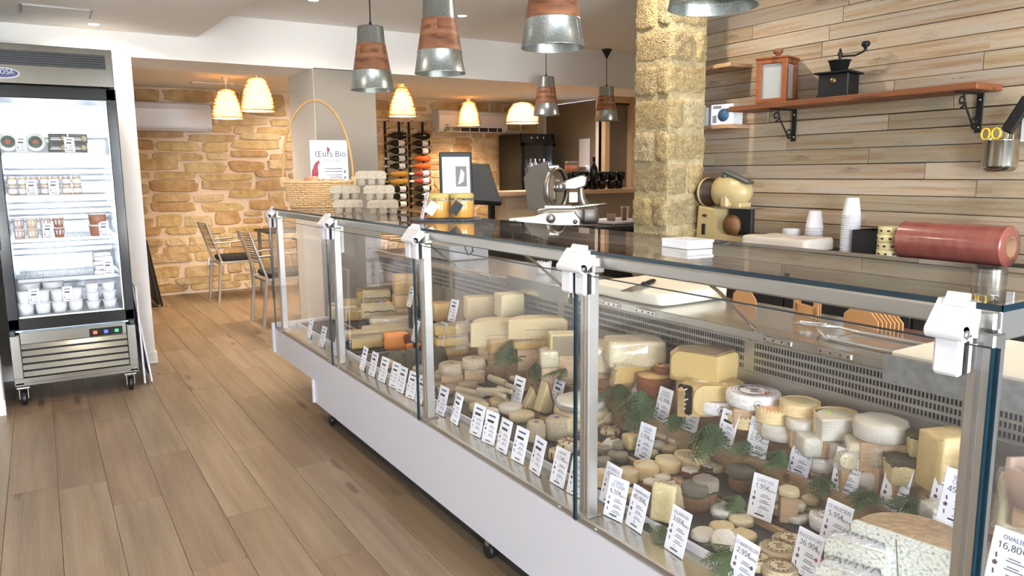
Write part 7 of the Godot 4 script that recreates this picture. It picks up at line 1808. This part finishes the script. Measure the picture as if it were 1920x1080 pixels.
var card_rows := [
	[1.29, 0.407, -4.382, "CHEVRE", "2.50€", "/pièce", "white price card on the steel ledge, first at the far end of the counter", false, 0],
	[1.278, 0.407, -4.104, "CHEVRE", "2.50€", "/pièce", "white price card on the steel ledge, second from the far end", false, 0],
	[1.274, 0.407, -3.864, "CHEVRE", "2.50€", "/pièce", "white price card on the steel ledge, third from the far end, at the second post", false, 0],
	[1.283, 0.407, -3.485, "CHEVRE", "2.50€", "/pièce", "white price card on the steel ledge, fourth from the far end", false, 0],
	[1.282, 0.407, -3.354, "CHEVRE", "2.50€", "/pièce", "white price card on the steel ledge, fifth from the far end", false, 0],
	[1.283, 0.407, -3.23, "CHEVRE", "2.50€", "/pièce", "white price card on the steel ledge, sixth from the far end, shining", false, 0],
	[1.288, 0.407, -3.11, "CHEVRE", "2.50€", "/pièce", "white price card on the steel ledge, seventh from the far end", false, 0],
	[1.284, 0.407, -3.022, "CHEVRE", "2.50€", "/pièce", "white price card on the steel ledge, eighth from the far end", false, 0],
	[1.285, 0.407, -2.915, "CHEVRE", "2.50€", "/pièce", "white price card on the steel ledge, ninth from the far end", false, 0],
	[1.287, 0.407, -2.832, "CHEVRE", "2.50€", "/pièce", "white price card on the steel ledge, tenth from the far end, at the third post", false, 0],
	[1.292, 0.407, -2.641, "CHEVRE", "2.50€", "/pièce", "white price card on the steel ledge, first right of the third post", false, 0],
	[1.292, 0.407, -2.516, "CHEVRE", "2.50€", "/pièce", "white price card on the steel ledge, second right of the third post", false, 0],
	[1.292, 0.407, -2.35, "CHEVRE", "2.50€", "/pièce", "white price card on the steel ledge, third right of the third post", false, 0],
	[1.29, 0.407, -2.252, "CHEVRE", "2.50€", "/pièce", "white price card on the steel ledge, fourth right of the third post", false, 0],
	[1.287, 0.407, -2.154, "CHEVRE", "2.50€", "/pièce", "white price card on the steel ledge, fifth right of the third post", false, 0],
	[1.286, 0.407, -2.049, "CHEVRE", "2.50€", "/pièce", "white price card on the steel ledge, sixth right of the third post, blank with glare", false, 0],
	[1.282, 0.407, -1.938, "CHEVRE", "2.50€", "/pièce", "white price card on the steel ledge, seventh right of the third post, blank with glare", false, 0],
	[1.286, 0.407, -1.819, "CHEVRE", "2.50€", "/pièce", "white price card on the steel ledge, eighth right of the third post, blue mark", true, 0],
	[1.287, 0.407, -1.726, "CHEVRE", "2.50€", "/pièce", "white price card on the steel ledge, half hidden behind the fourth post", true, 0],
	[1.285, 0.407, -1.546, "CORNE|DU TURBY", "6.50€", "/pièce", "white price card reading CORNE, right of the fourth post on the ledge", true, 0],
	[1.298, 0.43, -1.589, "GOURBIOU", "4.10€", "/pièce", "white price card half hidden behind the CORNE card", true, 0.023],
	[1.293, 0.407, -1.468, "LE BARRIGOUT", "45.00€", "/kg", "white price card reading LE BARRIGOUT 45.00€, on the ledge", true, 0],
	[1.29, 0.407, -1.311, "PELARDON", "3.00€", "/pièce", "white price card reading PELARDON 3.00€, on the ledge", true, 0],
	[1.3, 0.407, -1.109, "ST MARCELLIN", "2.95€", "/pièce", "white price card reading ST MARCELLIN 2.95€, cut by the bottom edge", true, 0],
	[1.42, 0.429, -1.028, "ROQUEFORT", "36.90€", "/kg", "white price card reading ROQUEFORT 36.90€ with a red dot, at the bottom edge", true, 0],
	[1.563, 0.445, -1.272, "CABECOU", "1.95€", "/pièce", "white price card reading CABECOU 1.95€, before the heap of white discs", true, 0],
	[1.5, 0.485, -1.013, "ST FELICIEN", "5.95€", "/pièce", "white price card reading ST FELICIEN 5.95€, left of the blue cheeses", true, 0.056],
	[1.744, 0.521, -1.294, "BRILLAT SAVARIN", "7.90€|3.95€|34.00€", "/pièce|/demi|/kg", "white price card reading BRILLAT SAVARIN with three prices", true, 0],
	[1.74, 0.521, -1.147, "GAPERON|AFFINE", "11.00€|5.50€", "/pièce|/demi", "white price card reading GAPERON AFFINE with two prices", true, 0],
	[1.745, 0.521, -1.018, "FROMAGE|DU MAQUIS", "48.00 €", "/kg", "white price card reading FROMAGE DU MAQUIS 48.00€", true, 0],
	[1.62, 0.604, -0.803, "BREBIS|CURON", "45,90€", "/kg", "white price card reading 45,90€, tilted beside the corner post", true, 0],
	[1.72, 0.568, -0.879, "VACHE|LEANE", "32.00€", "/kg", "white price card peeping out behind the 45,90€ card", true, 0],
	[1.46, 0.586, -0.625, "OVALIE", "16,80€", "/kg", "white price card beginning 16, in the bottom right corner beyond the corner post", true, 0.157],
	[1.751, 0.521, -1.449, "CAMEMBERT|DE NORMANDIE|FERMIER", "7.90€|3.95€", "/pièce|/demi", "white price card with two prices 7.90€ and 3.95€, before the creamy rounds", true, 0],
	[1.733, 0.521, -1.556, " ", "", "", "blank pale card before the orange spruce-boxed cheese", false, 0],
	[1.748, 0.521, -1.722, "GALET A|TRUFFE", "29.10€", "/kg", "white price card reading 29.10€, before the printed round", true, 0],
	[1.738, 0.521, -1.845, "GOUDA|AU PESTO", "42.90€", "/kg", "white price card reading 42.90€, left of the half gouda", true, 0],
	[1.766, 0.521, -2.026, "TOMME|GRISE", "28.70€", "/kg", "white price card reading 28.70€, behind the big fern", true, 0],
	[1.822, 0.586, -2.182, "TOMME", "27.50€", "/kg", "small white card before the floury half wheel, left of the 28.70€ card", false, 0],
	[1.585, 0.445, -1.763, "CHEVRE|FRAIS", "3.70€", "/pièce", "tall pale card standing between the ash crottins and ivory discs", true, 0],
	[1.765, 0.521, -2.954, "COMTE", "31.50€", "/kg", "white price card left of the big fern, before the cracked half wheel", false, 0],
	[1.767, 0.521, -2.706, "ABONDANCE", "26.50€", "/kg", "white price card right of the big fern, second of three", false, 0],
	[1.764, 0.521, -2.537, "TOMME", "27.90€", "/kg", "white price card below the crusted block, third of three", false, 0],
	[1.654, 0.445, -2.354, "BRIE", "17.50€", "/kg", "white price card before the brie stack", false, 0],
	[1.548, 0.446, -2.474, "CHEVRE", "3.20€", "/pièce", "shiny white card between the logs and the leaning wedge", false, 0.017],
	[1.6, 0.535, -3.251, "RACLETTE", "22.00€", "/kg", "white price card before the yellow slabs, right of the third post", false, 0.09],
	[1.77, 0.602, -3.452, "EMMENTAL", "19.00€", "/kg", "small white card behind the yellow slabs, left one", false, 0.081],
	[1.78, 0.599, -3.279, "CANTAL", "21.00€", "/kg", "small white card behind the yellow slabs, right one", false, 0.079],
	[1.6, 0.495, -3.559, "REBLOCHON", "18.00€", "/kg", "white price card left of the third post above the grey pyramids", false, 0.051],
	[1.74, 0.615, -3.922, "MORBIER", "17.00€", "/kg", "small white card beside the tan slab in the far bay", false, 0.16],
]

var riser_rows := [
	["riser", 1.62, 0.444, 0.515, -1.225, 0.045, 0.04, -0.739],
	["riser", 1.5, 0.428, 0.483, -2.934, 0.098, 0.085, -0.378],
	["riser", 1.58, 0.444, 0.508, -2.871, 0.09, 0.078, -0.403],
	["riser", 1.66, 0.444, 0.497, -3.191, 0.089, 0.056, -0.234],
	["riser", 1.66, 0.444, 0.529, -3.243, 0.13, 0.056, -0.228],
	["riser", 1.66, 0.444, 0.587, -3.246, 0.139, 0.056, -0.228],
	["riser", 1.74, 0.52, 0.584, -2.942, 0.176, 0.084, -0.427],
	["riser", 1.8, 0.585, 0.656, -2.687, 0.176, 0.07, -0.572],
	["riser", 1.76, 0.52, 0.616, -2.673, 0.13, 0.063, -0.466],
	["riser", 1.71, 0.444, 0.559, -2.883, 0.072, 0.049, -0.128],
	["riser", 1.83, 0.585, 0.646, -3.246, 0.124, 0.07, -0.311],
	["riser", 1.84, 0.585, 0.699, -2.986, 0.097, 0.063, -0.092],
	["riser", 1.75, 0.52, 0.639, -2.426, 0.09, 0.056, -0.5],
	["riser", 1.68, 0.444, 0.598, -2.428, 0.058, 0.042, -0.484],
	["riser", 1.825, 0.585, 0.614, -2.215, 0.149, 0.105, -0.501],
	["riser", 1.825, 0.585, 0.664, -2.082, 0.165, 0.105, -0.526],
	["riser", 1.804, 0.585, 0.613, -2.063, 0.158, 0.07, -0.225],
	["riser", 1.85, 0.585, 0.647, -1.949, 0.055, 0.048, -0.607],
	["riser", 1.783, 0.52, 0.557, -2.06, 0.058, 0.035, -0.271],
	["riser", 1.833, 0.585, 0.676, -1.733, 0.176, 0.119, -0.651],
	["riser", 1.824, 0.585, 0.594, -1.668, 0.122, 0.106, -0.664],
	["riser", 1.832, 0.585, 0.65, -1.53, 0.134, 0.118, -0.7],
	["riser", 1.808, 0.585, 0.631, -1.429, 0.088, 0.077, -0.722],
	["riser", 1.84, 0.585, 0.663, -1.367, 0.091, 0.08, -0.746],
	["riser", 1.8, 0.585, 0.634, -1.33, 0.066, 0.058, -0.747],
	["riser", 1.82, 0.585, 0.638, -1.24, 0.094, 0.082, -0.478],
	["riser", 1.83, 0.585, 0.668, -1.109, 0.11, 0.097, -0.821],
	["riser", 1.794, 0.52, 0.534, -1.249, 0.063, 0.055, -0.77],
	["riser", 1.791, 0.52, 0.586, -1.143, 0.103, 0.049, -0.602],
	["riser", 1.8, 0.52, 0.606, -1.083, 0.047, 0.041, -0.323],
	["riser", 1.784, 0.52, 0.54, -1.105, 0.043, 0.037, -0.813],
	["riser", 1.83, 0.585, 0.629, -1.108, 0.136, 0.056, -0.821],
	["riser", 1.796, 0.52, 0.589, -1.008, 0.08, 0.056, -0.748],
	["riser", 1.83, 0.585, 0.651, -1.007, 0.038, 0.033, -0.754],
	["riser", 1.8, 0.585, 0.599, -0.917, 0.085, 0.063, -0.38],
	["riser", 1.783, 0.52, 0.546, -0.863, 0.043, 0.035, -0.496],
	["riser", 1.7, 0.444, 0.558, -0.869, 0.064, 0.042, -0.578],
	["riser", 1.56, 0.444, 0.497, -0.835, 0.16, 0.091, -1.414],
	["riser", 1.47, 0.428, 0.504, -0.915, 0.096, 0.063, -1.261],
	["riser", 1.42, 0.428, 0.473, -0.893, 0.106, 0.063, -1.258],
	["riser", 1.775, 0.52, 0.558, -0.768, 0.033, 0.021, -0.93],
	["riser", 1.6, 0.444, 0.549, -0.66, 0.047, 0.035, -0.943],
	["riser", 1.82, 0.485, 0.524, -4.606, 0.145, 0.056, -0.301],
	["riser", 1.78, 0.455, 0.482, -4.348, 0.176, 0.063, -0.311],
	["riser", 1.72, 0.455, 0.476, -4.111, 0.176, 0.063, -0.317],
	["riser", 1.86, 0.485, 0.636, -4.239, 0.113, 0.063, -0.231],
	["riser", 1.85, 0.485, 0.562, -4.219, 0.115, 0.07, -0.231],
]

var fern_rows := [
	[1.725, 0.568, -3.043, 0.1, [[-1.2, 0.2], [-2.4, 0.3]], "small fern sprig left of the card before the cracked half wheel"],
	[1.725, 0.63, -2.77, 0.17, [[-1.5, 0.5], [-0.7, 0.4], [-2.2, 0.6], [-1.1, 0.9]], "large fern sprig hanging below the cracked half wheel between two cards"],
	[1.725, 0.579, -2.576, 0.12, [[-0.8, 0.5], [-1.9, 0.6]], "fern sprig hanging between the second and third cards of the row"],
	[1.725, 0.596, -2.37, 0.11, [[-2.2, 0.2], [-1.4, 0.4]], "fern sprig right of the card below the crusted block"],
	[1.725, 0.603, -2.048, 0.13, [[-2.2, 0.4], [-1.2, 0.5], [-0.4, 0.2]], "fern sprig below the small card, right of the fourth post"],
	[1.725, 0.609, -1.919, 0.17, [[-1.5, 0.7], [-2.3, 0.6], [-0.8, 0.6], [-1.1, 0.3], [-1.9, 1]], "largest fern sprig hanging under the reddish wheel"],
	[1.725, 0.573, -1.768, 0.09, [[-1.2, 0.5], [-0.5, 0.4]], "small fern sprig between the 42.90€ and 29.10€ cards"],
	[1.725, 0.585, -1.597, 0.15, [[-1.5, 0.5], [-2.2, 0.5], [-0.7, 0.3], [-1.2, 0.9]], "big fern sprig left of the blank card"],
	[1.725, 0.574, -1.463, 0.09, [[-2, 0.3], [-1.2, 0.5]], "small fern sprig between the blank card and the two-price card"],
	[1.725, 0.581, -1.329, 0.09, [[-1.9, 0.4], [-2.6, 0.2], [-1.2, 0.6]], "fern sprig between the two-price card and BRILLAT SAVARIN"],
	[1.725, 0.551, -1.203, 0.08, [[-1.2, 0.4], [-2.1, 0.4], [-0.4, 0.2]], "fern sprig between the BRILLAT SAVARIN and GAPERON cards"],
	[1.725, 0.559, -1.071, 0.08, [[-1.8, 0.5], [-0.8, 0.3], [-2.4, 0.3]], "fern sprig between the GAPERON and MAQUIS cards"],
	[1.725, 0.585, -0.944, 0.11, [[-1.6, 0.3], [-0.4, 0.1], [-2.5, 0.2], [-1, 0.5]], "bright fern sprig before the tall yellow block"],
	[1.565, 0.481, -1.344, 0.08, [[-1.8, 0.5], [-2.6, 0.3], [-1, 0.6]], "dark fern sprig left of the CABECOU card"],
	[1.35, 0.463, -1.169, 0.1, [[-1.5, 0.2], [-2.3, 0.2], [-2.9, 0.1]], "fern sprig left of the ST MARCELLIN card"],
	[1.345, 0.413, -1.444, 0.1, [[-1.8, 0.2], [-2.7, 0.1]], "fern sprig between the CORNE and LE BARRIGOUT cards"],
	[1.345, 0.43, -1.403, 0.08, [[-0.6, 0.1], [-1.2, 0.2]], "thin fern sprig between the LE BARRIGOUT and PELARDON cards"],
	[1.345, 0.377, -1.676, 0.08, [[-2.4, 0.1], [-1.4, 0.2]], "fern sprig at the foot of the fourth post"],
	[1.345, 0.393, -1.973, 0.07, [[-1, 0.2], [-1.9, 0.2]], "small fern sprig at the foot of the blank shiny cards"],
	[1.5, 0.376, -4.172, 0.12, [[-2.4, 0], [-0.6, 0.1]], "fern sprig lying on the long cream slab in the far bay"],
	[1.45, 0.387, -4.828, 0.16, [[-1.6, 0.1], [-2.4, 0.1], [-0.6, 0]], "fern sprig at the far end of the counter"],
	[1.36, 0.381, -4.263, 0.12, [[-0.2, 0.1], [-1.3, 0.1]], "fern sprig between the first two front cards at the far end"],
	[1.42, 0.441, -3.648, 0.07, [[-1.4, 0.3], [-0.6, 0.2]], "dark fern sprig before the yellow printed block"],
]


func cheeses() -> void:
	cheese_materials()
	var counter_node := get_node("display_counter")
	for q in riser_rows:
		var o := part("riser", MB.new().box(Vector3(0, (q[3] - q[2]) / 2, 0), Vector3(q[5], q[3] - q[2] - 0.001, q[6]), 0.002), M.board_wood, counter_node, Vector3(q[1] - 1.2, q[2], q[4] + 2.7))
		o.rotation.y = q[7]
	var n := 1
	for q in cheese_rows:
		cheese(q[0], Vector3(q[1], q[2], q[3]), q[4], q[5], q[6], q[7], q[8], q[9], n)
		n += 1

func tags() -> void:
	var r := RandomNumberGenerator.new(); r.seed = 8
	for q in card_rows:
		price_card(Vector3(q[0], q[1], q[2]), -1.57 + r.randf_range(-0.12, 0.12), q[3], q[4], q[5], q[6], 0.074, 0.116, q[7], "price cards", q[8])

func ferns() -> void:
	for q in fern_rows:
		sprig(Vector3(q[0], q[1], q[2]), q[3], q[4], q[5])


func fridge_items() -> void:
	# shelf tops: 1.515, 1.262, 0.998, 0.755, 0.535
	var zf := -5.43
	var ordn := ["first", "second", "third", "fourth", "fifth", "sixth", "last"]
	# top shelf: two round boxes leaning up and four black cartons
	mat("pale_box", rgb(214, 216, 208), 0.4); mat("green_disc", rgb(40, 84, 66), 0.5); mat("red_mark", rgb(170, 70, 60), 0.5)
	mat("terrine", rgb(150, 92, 58), 0.4); mat("spread", rgb(196, 168, 132), 0.5); mat("rillettes", rgb(176, 152, 140), 0.5); mat("tub_white", rgb(226, 228, 230), 0.35)
	var rim := MB.new().lathe([[0.0, 0.0], [0.052, 0.0], [0.055, 0.004], [0.055, 0.024], [0.05, 0.028], [0.0, 0.028]], 28).mesh()
	for k in 2:
		var t := thing("round_cheese_box", "round pale cheese box with a green disc on the top fridge shelf, %s one" % ["left", "right"][k], "box", Vector3([-0.125, 0.012][k], 1.5715, zf), 0.0, "round boxes in the fridge")
		t.basis = Basis(Vector3.RIGHT, PI / 2 - 0.12)
		part("box", rim, M.pale_box, t)
		part("green_label", MB.new().lathe([[0.036, 0.0285], [0.036, 0.0292], [0.0, 0.0292]], 24), M.green_disc, t)
		part("red_mark", MB.new().lathe([[0.016, 0.0293], [0.016, 0.03], [0.0, 0.03]], 16), M.red_mark, t)
	for k in 4:
		var t := thing("black_carton", "black dessert carton on the top fridge shelf, %s" % ["lower left", "lower right", "upper left", "upper right"][k], "carton", Vector3([0.125, 0.232][k % 2] + 0.005 * (k / 2), 1.5155 + 0.056 * (k / 2), zf - 0.02), 0.0, "black cartons in the fridge")
		part("carton", bx(Vector3(0, 0.0275, 0), Vector3(0.10, 0.055, 0.08), 0.002), M.black_gloss, t)
		part("print", MB.new().box(Vector3(-0.012, 0.02, 0.0405), Vector3(0.055, 0.006, 0.001)).box(Vector3(-0.012, 0.03, 0.0405), Vector3(0.045, 0.004, 0.001)), M.white_plastic, t)
		part("picture", MB.new().lathe([[0.0, 0.0], [0.016, 0.0], [0.016, 0.001], [0.0, 0.001]], 16, Transform3D(Basis(Vector3.RIGHT, PI / 2), Vector3(0.032, 0.028, 0.04))), M.butter, t)
	# second shelf: two layers of seven yogurt jars
	var jm := MB.new().lathe([[0.0, 0.0], [0.020, 0.0], [0.025, 0.006], [0.026, 0.036], [0.022, 0.046], [0.022, 0.050]], 16).mesh()
	var lm := MB.new().lathe([[0.0258, 0.010], [0.0268, 0.034]], 16).mesh()
	var cm := MB.new().lathe([[0.0235, 0.047], [0.0235, 0.054], [0.021, 0.056], [0.0, 0.056]], 16).mesh()
	for k in 14:
		var row := k / 7
		var t := thing("yogurt_jar", "small labelled yogurt jar on the second fridge shelf, %s row, %s from the left" % [["lower", "upper"][row], ordn[k % 7]], "jar", Vector3(-0.128 + 0.056 * (k % 7), 1.2625 + 0.0565 * row, zf - 0.004 * (k % 3)), 0.0, "yogurt jars in the fridge")
		part("jar", jm, M.rillettes if k % 3 == 0 else M.spread, t)
		part("label", lm, M.paper, t)
		part("lid", cm, M.white_plastic, t)
	# third shelf: dip pots and two terrines
	var pm := MB.new().lathe([[0.0, 0.0], [0.024, 0.0], [0.030, 0.056], [0.0, 0.056]], 18).mesh()
	var pl := MB.new().lathe([[0.033, 0.055], [0.033, 0.061], [0.030, 0.062], [0.0, 0.062]], 18).mesh()
	var ps := MB.new().lathe([[0.0264, 0.018], [0.0296, 0.044]], 9).mesh()
	for k in 8:
		var row := k / 4
		var t := thing("dip_pot", "clear pot of brownish spread on the third fridge shelf, %s row, %s from the left" % [["lower", "upper"][row], ordn[k % 4]], "pot", Vector3(-0.118 + 0.069 * (k % 4), 0.9985 + 0.0625 * row, zf - 0.006 * (k % 2)), 0.0, "spread pots in the fridge")
		part("pot", pm, [M.rillettes, M.spread, M.rillettes, M.terrine][k % 4], t)
		part("lid", pl, M.white_plastic, t)
		part("label", ps, M.paper, t)
	for k in 2:
		var t := thing("terrine_tub", "wide tub of red-brown terrine on the third fridge shelf, %s" % ["lower of two", "upper of two"][k], "tub", Vector3(0.302, 0.9985 + 0.072 * k, zf), 0.0, "terrine tubs in the fridge")
		part("tub", MB.new().lathe([[0.0, 0.0], [0.045, 0.0], [0.052, 0.064], [0.0, 0.064]], 24), M.terrine, t)
		part("lid", MB.new().lathe([[0.056, 0.062], [0.056, 0.070], [0.053, 0.0715], [0.0, 0.0715]], 24), M.white_plastic, t)
	# fourth shelf: clear bag of blocks
	for k in 5:
		single("clear_pack", rblock(Vector3(0.10, 0.027, 0.09), 0.008, 0.006, 40.0, k, 7), M.tub_white if k % 2 else M.white_paper, "white pack in clear film on the fourth fridge shelf, %s from the bottom" % ["lowest", "second", "third", "fourth", "topmost"][k], "pack", Vector3(0.305 + 0.004 * (k % 2), 0.7695 + 0.0285 * k, zf), 0.1 * (k % 2), "clear packs in the fridge")
	# bottom: white tubs
	var um := MB.new().lathe([[0.0, 0.0], [0.034, 0.0], [0.042, 0.066], [0.0, 0.066]], 20).mesh()
	var ul := MB.new().lathe([[0.042, 0.062], [0.0436, 0.064], [0.0436, 0.071], [0.042, 0.0725], [0.0, 0.0725]], 20).mesh()
	for k in 8:
		var row := k / 4
		var t := thing("cream_tub", "tall white tub on the fridge floor at the left, %s row, %s from the left" % [["lower", "upper"][row], ordn[k % 4]], "tub", Vector3([-0.124, -0.036, 0.052, 0.140][k % 4], 0.5355 + 0.0735 * row, zf), 0.0, "tall white tubs in the fridge")
		part("tub", um, M.tub_white, t)
		part("lid", ul, M.white_plastic, t)
	var sm := MB.new().lathe([[0.0, 0.0], [0.031, 0.0], [0.038, 0.049], [0.0, 0.049]], 20).mesh()
	var sl := MB.new().lathe([[0.038, 0.046], [0.044, 0.048], [0.044, 0.054], [0.040, 0.056], [0.0, 0.056]], 20).mesh()
	for k in 6:
		var row := k / 2
		var t := thing("small_tub", "small white lidded tub with framed print in the fridge, %s of the %s stack" % [["lowest", "middle", "topmost"][row], ["left", "right"][k % 2]], "tub", Vector3([0.237, 0.329][k % 2], 0.5355 + 0.0565 * row, zf), 0.0, "small lidded tubs in the fridge")
		part("tub", sm, M.tub_white, t)
		part("lid", sl, M.white_plastic, t)
		var fr := []
		for q in [[-1, 0.016], [1, 0.016], [1, 0.036], [-1, 0.036]]: fr.append(Vector3(q[0] * 0.017, q[1], sqrt(0.0352 * 0.0352 - 0.017 * 0.017) + (q[1] - 0.016) * 0.14 + 0.0012))
		part("frame_print", MB.new().tube(fr, 0.0007, 4, true), M.ink, t)
	for k in 2:
		var t := thing("bucket_tub", "big translucent white bucket behind the tall tubs in the fridge, %s" % ["left", "right"][k], "bucket", Vector3(-0.10 + 0.13 * k - 0.02 * (k / 2), 0.5355, zf - 0.13), 0.0, "white buckets in the fridge")
		part("bucket", MB.new().lathe([[0.0, 0.0], [0.05, 0.0], [0.058, 0.17], [0.0, 0.17]], 22), M.tub_white, t)
		part("lid", MB.new().lathe([[0.061, 0.165], [0.061, 0.178], [0.057, 0.18], [0.0, 0.18]], 22), M.white_plastic, t)
	var cards := [[-0.06, 1.515, "on the top fridge shelf between the round boxes"], [0.187, 1.515, "on the top fridge shelf before the black cartons"], [-0.03, 1.2625, "on the second fridge shelf, left one"], [0.083, 1.2625, "on the second fridge shelf, right one"], [0.03, 0.9985, "on the third fridge shelf before the spread pots"], [0.33, 0.9985, "on the third fridge shelf before the terrine tubs"], [0.335, 0.7555, "on the fourth fridge shelf before the clear packs"], [-0.075, 0.606, "hung before the left tall tubs in the fridge"], [0.10, 0.606, "hung before the right tall tubs in the fridge"]]
	for q in cards: price_card(Vector3(q[0], q[1] + 0.0005, zf + 0.065), 0.0, "PRIX", "4.50€", "/pièce", "small white price card " + q[2], 0.055, 0.092, false, "fridge price cards")
